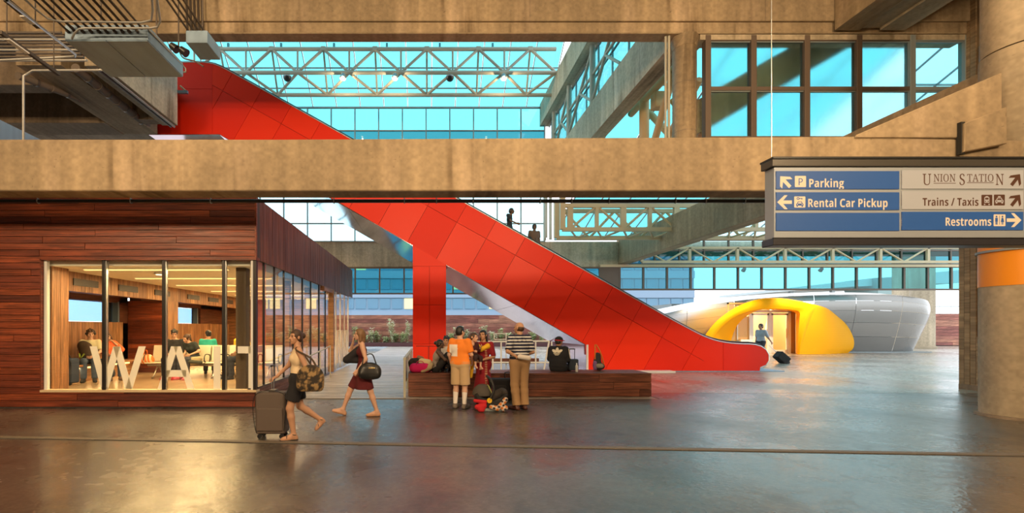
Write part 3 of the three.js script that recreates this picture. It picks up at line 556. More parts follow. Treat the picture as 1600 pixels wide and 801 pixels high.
  Zs.forEach((z, i) => {
    const x0 = -7.55, x1 = i ? -4.05 : -4.4, l = thing('ceiling_light', 'long glowing linear ceiling lamp in the waiting room, ' + where[i], 'lamp', V((x0 + x1) / 2, 2.93, z), 'linear lamps of the waiting room');
    part(l, 'housing', box(x0 - 0.02, x1 + 0.02, 2.935, 2.96, z - 0.06, z + 0.06), M.white);
    part(l, 'diffuser', box(x0, x1, 2.915, 2.936, z - 0.045, z + 0.045), std(lin(1, 0.85, 0.5), 0.5, 0, { emissive: lin(1, 0.74, 0.27), emissiveIntensity: 1.25 }));
    rectLamp(l, x1 - x0, 0.1, AMBER, STRIP_LAMP, new THREE.Vector3(0, -0.03, 0), V((x0 + x1) / 2, -5, z));
  });
  { const x = sx(250, 11.4), l = thing('downlight', 'small round downlight in the waiting room ceiling behind the mullion', 'lamp', V(x, 2.93, 11.4)); const g = new THREE.CylinderGeometry(0.11, 0.13, 0.05, 20); g.translate(x, 2.925, -11.4); part(l, 'rim', g, M.white); const h = new THREE.CylinderGeometry(0.09, 0.09, 0.02, 20); h.translate(x, 2.895, -11.4); part(l, 'lens', h, std(lin(1, 0.95, 0.8), 0.4, 0, { emissive: lin(1, 0.9, 0.65), emissiveIntensity: 1.5 })); }
  for (const [z, s] of [[12.7, 'under the built-in bench where two travellers rest'], [19.6, 'under the far built-in bench']]) {
    const l = thing('bench_light', 'warm strip lamp glowing ' + s, 'lamp', V(xn + 0.5, fl + 0.38, z));
    part(l, 'strip', box(xn + 0.43, xn + 0.46, fl + 0.34, fl + 0.39, z - 1.9, z + 1.9), std(lin(1, 0.8, 0.5), 0.5, 0, { emissive: lin(1, 0.62, 0.2), emissiveIntensity: 3 }));
    rectLamp(l, 3.8, 0.06, AMBER, BENCH_GLOW * 4, new THREE.Vector3(0.01, -0.02, 0), V(xn + 2, fl - 1, z));
  }
}
// metal tandem seats in the waiting room
function tandem(label, x0, n, Z, back) {                     // back = +1: sitters face the camera
  const fl = 0.25, t = thing('tandem_seat', label, 'seat', V(x0, fl, Z), 'metal seat rows in the waiting room'), w = 0.56;
  part(t, 'beam', rbox(x0, x0 + n * w, fl + 0.33, fl + 0.38, Z - 0.03, Z + 0.03, 0.01, 1), M.seatMetal);
  for (let i = 0; i < n; i++) {
    const a = x0 + i * w + 0.02, b = a + w - 0.04;
    part(t, 'seat', rbox(a, b, fl + 0.41, fl + 0.44, Z - 0.22, Z + 0.22, 0.014, 2), M.seat);
    const g = rbox(-(b - a) / 2, (b - a) / 2, 0, 0.46, -0.012, 0.012, 0.012, 2); g.rotateX(back > 0 ? -0.18 : 0.18); g.translate((a + b) / 2, fl + 0.45, -(Z + back * 0.2)); part(t, 'backrest', g, M.seat);
  }
  for (const x of [x0 + 0.3, x0 + n * w - 0.3]) part(t, 'leg', tube([V(x, fl + 0.02, Z - 0.32), V(x, fl + 0.06, Z - 0.25), V(x, fl + 0.33, Z), V(x, fl + 0.06, Z + 0.25), V(x, fl + 0.02, Z + 0.32)], 0.022), M.seatMetal);
  for (let i = 0; i <= n; i++) { const x = x0 + i * w; part(t, 'armrest', tube([V(x, fl + 0.36, Z + back * 0.1), V(x, fl + 0.60, Z + back * 0.16), V(x, fl + 0.65, Z + back * 0.05), V(x, fl + 0.64, Z - back * 0.15), V(x, fl + 0.5, Z - back * 0.2), V(x, fl + 0.38, Z)], 0.016), M.black); }
}
tandem('beige metal seat row on which the two dark-shirted youths sit', sx(231, 13.7), 4, 13.7, 1);
tandem('beige metal seat row at right where the traveller in dark jeans sits', sx(345, 13.7), 3, 13.7, 1);
tandem('beige metal seat row standing back to back behind the youths, facing away', sx(270, 14.35), 6, 14.3, -1);

// ================================================================ TIMBER BENCH AND RAILINGS
{
  const x0 = sx(638, 11.6), x1 = sx(1018, 11.6), z0 = 11.6, z1 = 12.62, h = 0.57, b = thing('timber_bench', 'long low red-brown timber platform bench in front of the red escalator', 'bench', V((x0 + x1) / 2, 0, z0));
  part(b, 'carcass', box(x0 + 0.03, x1 - 0.03, 0, h - 0.04, z0 + 0.03, z1 - 0.03), M.darkIn);
  boards(b, 'front_board', 'x', z0 + 0.03, -1, x0, x1, 0.01, h - 0.045, 0.172, woodBench, { lenMin: 2.2, lenMax: 3.4, gap: 0.008 });
  boards(b, 'end_board', 'z', x1 - 0.03, 1, z0 + 0.03, z1, 0.01, h - 0.045, 0.172, woodBench, { gap: 0.008 });
  boards(b, 'end_board', 'z', x0 + 0.03, -1, z0 + 0.03, z1, 0.01, h - 0.045, 0.172, woodBench, { gap: 0.008 });
  for (let i = 0; i < 7; i++) { let u = x0; while (u < x1 - 0.01) { const e = Math.min(x1, u + rr(2, 3.2)); part(b, 'top_board', box(u + 0.003, e - 0.003, h - 0.042, h + rr(-0.003, 0), z0 + i * 0.1457, z0 + (i + 1) * 0.1457 - 0.007, false, rr(0, 4), rr(0, 4)), pick(woodBench)); u = e; } }
}
{
  const x = -0.54, r = thing('guard_rail', 'pale steel guard rail running back from the left end of the timber bench', 'railing', V(x, 0, 11.5));
  for (const z of [11.5, 13.2, 14.9, 16.6]) part(r, 'post', rbox(x - 0.03, x + 0.03, 0, 0.92, z - 0.03, z + 0.03, 0.008, 1), M.paintSteel);
  part(r, 'top_rail', rbox(x - 0.035, x + 0.035, 0.9, 0.95, 11.47, 16.63, 0.012, 1), M.paintSteel);
  part(r, 'side_panel', box(x - 0.012, x + 0.012, 0.32, 0.86, 11.53, 16.57), std(lin(0.62, 0.52, 0.38), 0.5));
}
{
  const Z = 16.6, x0 = 1.5, x1 = 4.15, r = thing('guard_rail', 'white steel post-and-rail barrier behind the standing man in stripes', 'railing', V(x0, 0, Z));
  for (const y of [1.17, 0.47]) part(r, 'rail', bar(V(x0 - 0.6, y, Z), V(x1, y + (y > 1 ? 0.03 : 0), Z), 0.028), M.white);
  for (const px of [745, 770, 783, 837, 862]) { const x = sx(px, Z); part(r, 'post', bar(V(x, 0, Z), V(x, 1.18, Z), 0.026), M.white); }
  part(r, 'end_brace', bar(V(x1, 1.2, Z), V(x1 - 0.22, 0, Z), 0.03), M.white);
  part(r, 'kick_board', box(x0 - 0.6, x1 - 0.3, 0.42, 0.60, Z + 0.2, Z + 0.24), woodBench[1]);
  part(r, 'ladder_frame', [bar(V(sx(774, Z), 1.25, Z + 0.3), V(sx(774, Z), 1.45, Z + 0.3), 0.016), bar(V(sx(793, Z), 0.2, Z + 0.3), V(sx(793, Z), 1.45, Z + 0.3), 0.016), bar(V(sx(774, Z), 1.45, Z + 0.3), V(sx(793, Z), 1.45, Z + 0.3), 0.016), bar(V(sx(774, Z), 1.25, Z + 0.3), V(sx(793, Z), 1.25, Z + 0.3), 0.016)], M.white);
}
{ // rail on the deck standing for the rail lines reflected in the pavilion glass
  const r = thing('guard_rail', 'slim pale rail standing for the rail lines reflected in the pavilion side glass', 'railing', V(-3.1, 0, 11.4));
  part(r, 'rail', [bar(V(-3.2, 0.78, 11.4), V(-3.2, 1.05, 16), 0.02)], M.paintSteel);
  for (const [z, y] of [[11.4, 0.78], [13.0, 0.875], [14.5, 0.96], [16, 1.05]]) part(r, 'post', bar(V(-3.2, 0, z), V(-3.2, y, z), 0.018), M.paintSteel);
}

// ================================================================ RED ESCALATOR
{
  const Z = 18.4, Zb = 24, P = (px, py) => [sx(px, Z), sy(py, Z)];
  const e = thing('escalator', 'huge bright red clad escalator slanting across the hall on a red pillar', 'escalator', V(sx(671, Z), 0, Z));
  const top = [[232, 96], [285, 96], [318, 96], [332, 98], [347, 104], [364, 113], [1020, 481], [1050, 498], [1076, 512], [1100, 524], [1120, 531], [1140, 534.5], [1160, 536]];
  const nose = [[1176, 536.5], [1188, 539], [1197, 545], [1202, 555], [1201, 564], [1196, 570], [1188, 573]];
  const bottom = [[1187, 579.8], [917, 579.8], [915, 538], [697, 413], [645, 383], [540, 322], [343, 209.5], [232, 209.5]];
  const out = [...top, ...nose, ...bottom].map(([x, y]) => P(x, y));
  part(e, 'near_sheet', prism(out, Z + 0.035, Z + 0.22), M.redCore); part(e, 'far_sheet', prism(out, Zb - 0.2, Zb), M.redCore);
  // cladding panels: the face cut along the slope and across it
  const th = Math.atan2(P(1020, 481)[1] - P(364, 113)[1], P(1020, 481)[0] - P(364, 113)[0]), u = [Math.cos(th), Math.sin(th)], v = [-Math.sin(th), Math.cos(th)], o = P(364, 113);
  const clip = (poly, n, c) => { const r = []; for (let i = 0; i < poly.length; i++) { const a = poly[i], b = poly[(i + 1) % poly.length], da = a[0] * n[0] + a[1] * n[1] - c, db = b[0] * n[0] + b[1] * n[1] - c; if (da <= 0) r.push(a); if (da * db < 0) { const t = da / (da - db); r.push([a[0] + (b[0] - a[0]) * t, a[1] + (b[1] - a[1]) * t]); } } return r; };
  const areaOf = (p) => { let a = 0; for (let i = 0; i < p.length; i++) { const q = p[(i + 1) % p.length]; a += p[i][0] * q[1] - q[0] * p[i][1]; } return Math.abs(a) / 2; };
  const ou = o[0] * u[0] + o[1] * u[1], ov = o[0] * v[0] + o[1] * v[1], g = 0.007, reds = [M.red, M.redB, M.redC];
  const cell = (poly, list, name = 'cladding_panel') => { let q = poly; for (const [n, c] of list) { q = clip(q, n, c); if (q.length < 3) return; } if (areaOf(q) < 0.004) return; part(e, name, prism(q, Z - rr(0, 0.004), Z + 0.032), pick(reds)); };
  const neg = (n) => [-n[0], -n[1]];
  const landing = [...[[232, 96], [285, 96], [318, 96], [332, 98], [332, 209.5], [232, 209.5]]].map(([x, y]) => P(x, y));
  const foot = [...[[1100, 524], [1120, 531], [1140, 534.5], [1160, 536]], ...nose, [1187, 579.8], [1100, 579.8]].map(([x, y]) => P(x, y));
  const slope = [...[[332, 98], [347, 104], [364, 113], [1020, 481], [1050, 498], [1076, 512], [1100, 524]], [1100, 579.8], ...bottom.slice(1, 7), [332, 209.5]].map(([x, y]) => P(x, y));
  const X = [1, 0], Y = [0, 1];
  for (const [a, b] of [[232, 332]]) { for (const [ya, yb] of [[96, 139], [139, 212]]) cell(landing, [[X, P(b, 0)[0] - g], [neg(X), -(P(a, 0)[0] + g)], [Y, P(0, ya)[1] - g], [neg(Y), -(P(0, yb)[1] + g)]]); }
  cell(foot, [[X, P(1130, 0)[0] - g]]); cell(foot, [[neg(X), -(P(1130, 0)[0] + g)]]);
  const rows = [[0.3, -0.80], [-0.80, -5]];
  for (let k = -2; k < 20; k++) for (const [r1, r0] of rows) cell(slope, [[u, ou + (k + 1) * 1.27 - g], [neg(u), -(ou + k * 1.27 + g)], [v, ov + r1 - g], [neg(v), -(ov + r0 + g)]]);
  // pillar
  const px0 = P(645, 0)[0], px1 = P(697, 0)[0], pm = P(671, 0)[0];
  part(e, 'pillar_core', box(px0 + 0.03, px1 - 0.03, 0, P(0, 400)[1], Z + 0.035, Z + 1.5), M.redCore);
  for (const [a, b] of [[px0, pm], [pm, px1]]) for (const [ya, yb] of [[580, 537], [537, 476], [476, 415.5]]) part(e, 'pillar_panel', box(a + 0.006, b - 0.006, P(0, ya)[1] + 0.006, P(0, yb)[1] - 0.006, Z - 0.002, Z + 0.032), pick(reds));
  part(e, 'pillar_panel', prism([P(645, 383), P(697, 413), P(697, 415.5), P(645, 415.5)].reverse(), Z, Z + 0.032), M.red);
  for (const [x, s] of [[px0, 1], [px1 - 0.03, 1]]) part(e, 'pillar_side', box(x, x + 0.03, 0, P(0, 400)[1], Z + 0.034, Z + 1.5), M.redB);
  part(e, 'pillar_hatch', [box(P(650, 0)[0], P(688, 0)[0], P(0, 541)[1], P(0, 540)[1], Z - 0.008, Z), box(P(669, 0)[0], P(670, 0)[0], P(0, 575)[1], P(0, 541)[1], Z - 0.008, Z)], M.redCore);
  // polished soffit under the slope and the landing, polished end panel
  const sof = (a, b) => { const n = Math.max(1, Math.round(Math.hypot(b[0] - a[0], b[1] - a[1]) / 2.54)), L = Math.hypot(b[0] - a[0], b[1] - a[1]), d = [(b[0] - a[0]) / L, (b[1] - a[1]) / L];
    for (let i = 0; i < n; i++) for (const [za, zb] of [[Z + 0.01, (Z + Zb) / 2 - 0.006], [(Z + Zb) / 2 + 0.006, Zb]]) { const s0 = i * L / n + 0.006, s1 = (i + 1) * L / n - 0.006, A = [a[0] + d[0] * s0, a[1] + d[1] * s0], B = [a[0] + d[0] * s1, a[1] + d[1] * s1]; part(e, 'soffit_panel', quadSlab(V(A[0], A[1] - 0.025, za), V(B[0], B[1] - 0.025, za), V(B[0], B[1] - 0.025, zb), V(A[0], A[1] - 0.025, zb), -0.022), M.soffit, 'polished silvery soffit panel'); } };
  sof(P(697, 413), P(915, 538)); sof(P(343, 209.5), P(645, 383)); sof(P(232, 209.5), P(343, 209.5));
  part(e, 'end_panel', box(P(917, 0)[0] - 0.03, P(917, 0)[0] - 0.005, 0, P(0, 538)[1], Z + 0.01, Zb), M.soffit, 'polished silvery end panel'); part(e, 'end_trim', box(P(916, 0)[0], P(919, 0)[0], 0, P(0, 538)[1], Z - 0.03, Z), M.white);
  // body, handrails, steps
  const low = top.map(([x, y]) => { const q = P(x, y); return [q[0], q[1] - 0.95]; });
  part(e, 'inner_body', prism([...low, P(1187, 579.8), P(917, 579.8), P(917, 540), P(697, 413), P(645, 383), P(343, 211), P(232, 211)].map(([x, y]) => [x, y + 0.02]), Z + 0.22, Zb - 0.2), M.frameGrey);
  for (const zz of [Z + 0.1, Zb - 0.1]) {
    const path = [...top, ...nose].map(([x, y]) => { const q = P(x, y); return V(q[0], q[1] + 0.02, zz); });
    part(e, 'handrail', tube(path, 0.045, 8), M.rubber); part(e, 'deck_trim', tube(path.map((q) => V(q.x, q.y - 0.045, zz - 0.09)), 0.022, 6), M.steel);
  }
  const st = []; for (let i = 0; i < 46; i++) { const x = P(364, 0)[0] + i * 0.4 / 1.15, y = P(364, 113)[1] - 0.95 + (x - P(364, 0)[0]) * Math.tan(th); if (x > P(1010, 0)[0]) break; st.push(box(x, x + 0.36, y - 0.2, y + 0.03, Z + 0.3, Z + 1.4)); }
  part(e, 'step_band', st, M.galvDark).userData.kind = 'stuff';
  part(e, 'foot_plate', box(P(945, 0)[0], P(1187, 0)[0] + 0.9, 0, 0.03, Z - 0.06, Zb), M.galv); part(e, 'foot_plate', box(P(900, 0)[0], P(1045, 0)[0], 0, 0.06, Z - 0.5, Z - 0.07), M.white);
}
// black pipe with clamps under the lower beam
{
  const Z = 9.2, y = sy(314, Z), t = thing('service_pipe', 'thin black pipe with pale clamps running under the long concrete beam', 'pipe', V(0, y, Z));
  part(t, 'pipe', bar(V(-10, y, Z), V(sx(1245, Z), y, Z), 0.034, 10), M.black);
  for (const px of [60, 205, 330, 522, 632, 682, 739, 844, 893, 951, 1055, 1102, 1163]) { const x = sx(px, Z), g = new THREE.TorusGeometry(0.042, 0.01, 6, 14); g.rotateY(Math.PI / 2); g.translate(x, y, -Z); part(t, 'clamp', [g, bar(V(x, y + 0.04, Z), V(x, y + 0.085, Z - 0.11), 0.008)], M.conduitPale); }
}

// ================================================================ HANGING DIRECTION SIGN
{
  const Z = 5, s = thing('direction_sign', 'large hanging direction sign with blue and white panels for parking, trains and restrooms', 'sign', V(sx(1410, Z), sy(314, Z), Z));
  const x0 = sx(1209.5, Z), x1 = sx(1640, Z), y0 = sy(372, Z), y1 = sy(261, Z), D = 0.14;
  part(s, 'cabinet', rbox(x0, x1, y0, y1, Z, Z + D, 0.006, 1), std(lin(0.36, 0.40, 0.45), 0.45, 0.3));
  part(s, 'top_cap', rbox(x0 - 0.03, x1, y1 + 0.002, sy(249, Z), Z - 0.02, Z + D + 0.02, 0.008, 1), std(lin(0.085, 0.078, 0.068), 0.35, 0.4)); part(s, 'top_edge', box(x0 - 0.03, x1, sy(249, Z), sy(246, Z), Z - 0.03, Z + D + 0.03), M.black);
  part(s, 'bottom_cap', rbox(x0 - 0.02, x1, sy(383.5, Z), y0 - 0.002, Z - 0.02, Z + D + 0.02, 0.008, 1), std(lin(0.045, 0.045, 0.055), 0.35, 0.4)); part(s, 'bottom_edge', box(x0 - 0.02, x1, y0 - 0.006, y0 + 0.004, Z - 0.024, Z), M.black);
  const panel = (px0, px1, py0, py1, bg, draw, label) => {
    const w = px1 - px0, h = py1 - py0, k = 5, c = document.createElement('canvas'); c.width = w * k; c.height = Math.round(h * k);
    const q = c.getContext('2d'); q.fillStyle = bg; q.fillRect(0, 0, c.width, c.height); q.scale(k, k); q.translate(-px0, -py0); draw(q);
    const t = new THREE.CanvasTexture(c); t.colorSpace = THREE.SRGBColorSpace;
    const a = sx(px0, Z), b = sx(px1, Z), d = sy(py1, Z), e = sy(py0, Z), g = new THREE.BoxGeometry(b - a, e - d, 0.008); g.translate((a + b) / 2, (d + e) / 2, -(Z - 0.004));
    const m = part(s, 'panel', g, std(0xffffff, 0.38, 0, { map: t }), label); return m;
  };
  const BLUE = '#2a5fb0', CREAM = '#f0dfcc', PALE = '#b4bac6', BR = '#553629';
  const arrow = (q, x, y, r, a, col) => { q.save(); q.translate(x, y); q.rotate(a); q.fillStyle = col; q.beginPath(); q.moveTo(r, 0); for (const [u, v] of [[0.02, -0.95], [-0.42, -0.95], [0.18, -0.24], [-1, -0.24], [-1, 0.24], [0.18, 0.24], [-0.42, 0.95], [0.02, 0.95]]) q.lineTo(u * r, v * r); q.closePath(); q.fill(); q.restore(); };
  const text = (q, s2, x, y, size, col, al = 'left', font = 'bold', fam = 'sans-serif', w) => { q.fillStyle = col; q.font = font + ' ' + size + 'px ' + fam; q.textAlign = al; q.textBaseline = 'alphabetic'; if (w) { const m = q.measureText(s2).width; q.save(); q.translate(x, y); q.scale(w / m, 1); q.fillText(s2, 0, 0); q.restore(); } else q.fillText(s2, x, y); };
  const sq = (q, x, y, w, col) => { q.fillStyle = col; q.beginPath(); const r = 1.2; q.moveTo(x + r, y); q.arcTo(x + w, y, x + w, y + w, r); q.arcTo(x + w, y + w, x, y + w, r); q.arcTo(x, y + w, x, y, r); q.arcTo(x, y, x + w, y, r); q.fill(); };
  const car = (q, x, y, w, col, win) => { q.fillStyle = col; q.fillRect(x, y + w * 0.30, w, w * 0.26); q.beginPath(); q.moveTo(x + w * 0.1, y + w * 0.3); q.lineTo(x + w * 0.24, y); q.lineTo(x + w * 0.76, y); q.lineTo(x + w * 0.9, y + w * 0.3); q.fill(); q.fillRect(x + w * 0.06, y + w * 0.5, w * 0.2, w * 0.2); q.fillRect(x + w * 0.74, y + w * 0.5, w * 0.2, w * 0.2); q.fillStyle = win; q.beginPath(); q.moveTo(x + w * 0.22, y + w * 0.27); q.lineTo(x + w * 0.31, y + w * 0.08); q.lineTo(x + w * 0.69, y + w * 0.08); q.lineTo(x + w * 0.78, y + w * 0.27); q.fill(); q.beginPath(); q.arc(x + w * 0.18, y + w * 0.42, w * 0.07, 0, 7); q.arc(x + w * 0.82, y + w * 0.42, w * 0.07, 0, 7); q.fill(); };
  panel(1212, 1404, 267.5, 295.5, BLUE, (q) => { arrow(q, 1226, 284, 11.5, -Math.PI * 0.74, CREAM); sq(q, 1241, 275, 17.5, CREAM); text(q, 'P', 1249.8, 289.5, 15, BLUE, 'center', ''); text(q, 'Parking', 1262, 292.4, 18, CREAM, 'left', 'bold', 'sans-serif', 56); }, 'blue panel reading Parking');
  panel(1212, 1404, 300.5, 328, BLUE, (q) => { arrow(q, 1225, 316, 11.5, Math.PI, CREAM); sq(q, 1240, 307, 17.5, CREAM); q.strokeStyle = BLUE; q.lineWidth = 1.1; q.beginPath(); q.arc(1246, 310.3, 1.6, 0, 7); q.moveTo(1247.6, 310.3); q.lineTo(1253, 310.3); q.moveTo(1252, 310.3); q.lineTo(1252, 312); q.stroke(); car(q, 1243, 315, 11.5, BLUE, CREAM); text(q, 'Rental Car Pickup', 1260.5, 323.5, 18, CREAM, 'left', 'bold', 'sans-serif', 126); }, 'blue panel reading Rental Car Pickup');
  panel(1212, 1404, 332.5, 360.5, BLUE, () => {}, 'empty blue panel');
  panel(1408, 1597.5, 266, 295, PALE, (q) => {
    const y = 289.5; text(q, 'U', 1440, y, 24, BR, 'left', '', 'serif', 14); text(q, 'NION', 1457, y - 5.2, 16.5, BR, 'left', '', 'serif', 35); text(q, 'S', 1497, y, 24, BR, 'left', '', 'serif', 10); text(q, 'TATIO', 1509.5, y - 5.2, 16.5, BR, 'left', '', 'serif', 42); text(q, 'N', 1553.5, y, 24, BR, 'left', '', 'serif', 14);
    q.fillStyle = BR; q.fillRect(1457.5, 286, 34.5, 0.9); q.fillRect(1509.5, 285.2, 41.5, 0.9); arrow(q, 1585.5, 281, 11, -Math.PI * 0.29, BR);
  }, 'pale panel reading Union Station');
  panel(1408, 1597.5, 298.5, 327, PALE, (q) => { text(q, 'Trains / Taxis', 1440, 321.5, 17, BR, 'left', 'bold', 'sans-serif', 88); sq(q, 1532, 304.5, 17, BR); q.fillStyle = PALE; q.beginPath(); q.moveTo(1536.5, 317); q.lineTo(1536.5, 309); q.quadraticCurveTo(1540.5, 304, 1544.5, 309); q.lineTo(1544.5, 317); q.fill(); q.fillRect(1536, 318.5, 2, 2); q.fillRect(1543, 318.5, 2, 2); q.fillStyle = BR; q.fillRect(1537.8, 309, 5.4, 3); q.fillRect(1537.5, 314, 1.6, 1.6); q.fillRect(1541.9, 314, 1.6, 1.6); sq(q, 1551.5, 304.2, 17, BR); car(q, 1553.5, 309, 13, PALE, BR); q.fillStyle = PALE; q.fillRect(1558, 306.6, 4, 2); arrow(q, 1585.5, 313, 11, -Math.PI * 0.29, BR); }, 'pale panel reading Trains and Taxis');
  panel(1408, 1597.5, 331, 359.5, BLUE, (q) => { text(q, 'Restrooms', 1475, 352.6, 18, CREAM, 'left', 'bold', 'sans-serif', 73); sq(q, 1551, 335, 18.5, CREAM); for (const [x, w] of [[1555.5, 0], [1564.8, 1]]) { q.fillStyle = BLUE; q.beginPath(); q.arc(x, 338.5, 1.4, 0, 7); q.fill(); if (w) { q.beginPath(); q.moveTo(x - 1.3, 340.4); q.lineTo(x + 1.3, 340.4); q.lineTo(x + 2.6, 347); q.lineTo(x - 2.6, 347); q.fill(); q.fillRect(x - 1.3, 347, 1, 4); q.fillRect(x + 0.3, 347, 1, 4); } else { q.fillRect(x - 2, 340.4, 4, 6); q.fillRect(x - 1.6, 346, 1.4, 5); q.fillRect(x + 0.2, 346, 1.4, 5); } } q.fillRect(1559.9, 337, 0.8, 14); arrow(q, 1583, 344, 11.5, 0, CREAM); }, 'blue panel reading Restrooms');
  part(s, 'hanger_cable', bar(V(sx(1213, Z), sy(247, Z), Z + 0.07), V(sx(1213, Z), 11.2, Z + 0.07), 0.0045), M.steel); part(s, 'hanger_cable', bar(V(x1 - 0.1, sy(247, Z), Z + 0.07), V(x1 - 0.1, 11.2, Z + 0.07), 0.0045), M.steel);
  const cn = new THREE.ConeGeometry(0.018, 0.05, 10); cn.translate(sx(1213, Z), sy(243, Z), -(Z + 0.07)); part(s, 'cable_anchor', cn, M.steel);
}

const ORD = ['first', 'second', 'third', 'fourth', 'fifth', 'sixth', 'seventh', 'eighth', 'ninth', 'tenth', 'eleventh', 'twelfth', 'thirteenth', 'fourteenth', 'fifteenth', 'sixteenth', 'seventeenth', 'eighteenth', 'nineteenth', 'twentieth'];
// ================================================================ CONDUITS AND BOXES AT UPPER LEFT
{
  const b = thing('wireway_box', 'wide grey sheet-metal wireway box fed by a bundle of conduits', 'box', V(-4.3, 5.49, 7));
  part(b, 'body', rbox(-4.85, -3.74, 5.495, 5.70, 6.5, 7.45, 0.01, 1), M.galv); part(b, 'cover', box(-4.84, -4.305, 5.485, 5.495, 6.51, 7.44), M.galv); part(b, 'cover', box(-4.295, -3.75, 5.485, 5.495, 6.51, 7.44), M.galv);
  for (const x of [-4.7, -3.9]) part(b, 'hanger', bar(V(x, 5.7, 7), V(x, 11.2, 7), 0.012), M.conduitDark);
  for (let i = 0; i < 20; i++) { const x = -4.8 + i * 0.052 + rr(-0.008, 0.008), y = 5.60 + (i % 2) * 0.05; const c = thing('conduit', ORD[i] + ' thin brown conduit from the left entering the wide grey box', 'conduit', V(x, y, 6.5), 'conduits entering the wide box'); part(c, 'pipe', bar(V(x - 0.3, y + 0.62, 2.5), V(x, y, 6.52), 0.014, 6), i % 5 ? M.conduitDark : M.conduit); const k = new THREE.CylinderGeometry(0.02, 0.02, 0.04, 8); k.rotateX(Math.PI / 2); k.translate(x, y, -6.48); part(c, 'connector', k, M.conduitDark); }
  for (const [x0, x1, Z, y, l] of [[-4.2, -2.75, 5.62, 5.90, 'dark slotted strut channel across the conduit bundle'], [-5.05, -4.4, 6.05, 5.78, 'short slotted strut channel near the left end of the conduit bundle']]) { const s = thing('strut_channel', l, 'bracket', V(x0, y, Z)); part(s, 'channel', box(x0, x1, y, y + 0.04, Z - 0.02, Z + 0.02), M.conduitDark); const slots = []; for (let x = x0 + 0.03; x < x1; x += 0.05) slots.push(box(x, x + 0.028, y + 0.012, y + 0.028, Z - 0.024, Z - 0.019)); part(s, 'slot', slots, M.joint).userData.kind = 'stuff'; for (const x of [x0 + 0.05, x1 - 0.05]) part(s, 'rod', bar(V(x, y, Z), V(x, 11.2, Z), 0.008), M.conduitDark); }
  const c2 = thing('wireway_box', 'small grey metal box hung in front of the skylight opening', 'box', V(-3.3, 5.75, 7.2));
  part(c2, 'body', rbox(-3.48, -3.17, 5.75, 5.93, 7.0, 7.45, 0.008, 1), M.galv); part(c2, 'hanger', bar(V(-3.33, 5.93, 7.2), V(-3.33, 11.2, 7.2), 0.01), M.conduitDark);
  for (let i = 0; i < 4; i++) { const x = -3.45 + i * 0.075, c = thing('conduit', ORD[i] + ' conduit from the left of four dropping to the small grey box', 'conduit', V(x, 5.9, 7.0), 'four conduits to the small box'); part(c, 'pipe', pipe([V(x - 0.28, 6.5, 5.6), V(x - 0.10, 6.12, 6.55), V(x, 5.93, 7.05)], 0.016, 0.15), M.conduitDark); }
  for (let i = 0; i < 5; i++) { const x = -5.0 + i * 0.16; const c = thing('conduit', ORD[i] + ' upright conduit from the left on the brown beam above the small grey box', 'conduit', V(x + 0.1, 9.6, 12.7), 'five conduits on the beam face'); part(c, 'pipe', bar(V(sx(293 + i * 6, 12.8), 9.3, 12.8), V(sx(290 + i * 6, 12.8), 11.2, 12.8), 0.03), M.conduitDark); }
  // pale looped conduits in front of the bundle
  const lo = (pts, r, label, m = M.conduit) => { const c = thing('conduit', label, 'conduit', pts[0]); part(c, 'pipe', pipe(pts, r, 0.12, 8), m); };
  lo([V(-5.2, 5.95, 5.5), V(sx(76, 6.3), 5.62, 6.3), V(sx(240, 6.3), 5.60, 6.3), V(sx(225, 5.2), 6.2, 5.2)], 0.013, 'pale conduit with a hairpin bend crossing in front of the bundle, upper of two', M.conduitPale);
  lo([V(sx(108, 6.4), 5.48, 6.45), V(sx(120, 6.35), 5.56, 6.35), V(sx(252, 6.35), 5.56, 6.35), V(sx(228, 5.3), 6.05, 5.3)], 0.013, 'pale conduit crossing in front of the bundle, lower of two', M.conduitPale);
  lo([V(sx(10, 5), sy(0, 5), 5), V(sx(122, 8), sy(88, 8), 8), V(sx(86, 8), sy(90, 8), 8), V(sx(-20, 8), sy(95, 8), 8)], 0.018, 'pale conduit slanting down to a hooked bend at the left edge', M.conduitPale);
  lo([V(sx(226, 6.4), sy(40, 6.4), 6.4), V(sx(288, 7.5), sy(105, 7.5), 7.5), V(sx(293, 7.5), sy(112, 7.5), 7.5), V(sx(280, 7.5), sy(114, 7.5), 7.5)], 0.012, 'slim pale conduit along the right side of the wide grey box', M.conduitPale);
  for (let i = 0; i < 9; i++) { const y = sy(51 + i * 5.4, 9.5), c = thing('conduit', ORD[i] + ' horizontal conduit from the top in the stack left of the wide grey box', 'conduit', V(-7, y, 9.5), 'stacked horizontal conduits at left'); part(c, 'pipe', bar(V(-12, y, 9.5), V(sx(96 + i * 5, 9.5), y, 9.5), 0.022), i % 3 === 2 ? M.conduitPale : M.conduit); }  // every third conduit pale, standing for the white highlights along the stack
  lo([V(sx(38, 9), 4.94, 8.98), V(sx(38, 9), sy(111, 9), 8.98), V(sx(225, 9), sy(110, 9), 8.98)], 0.02, 'white conduit rising from the beam and bending to run along the ceiling', M.conduitPale);
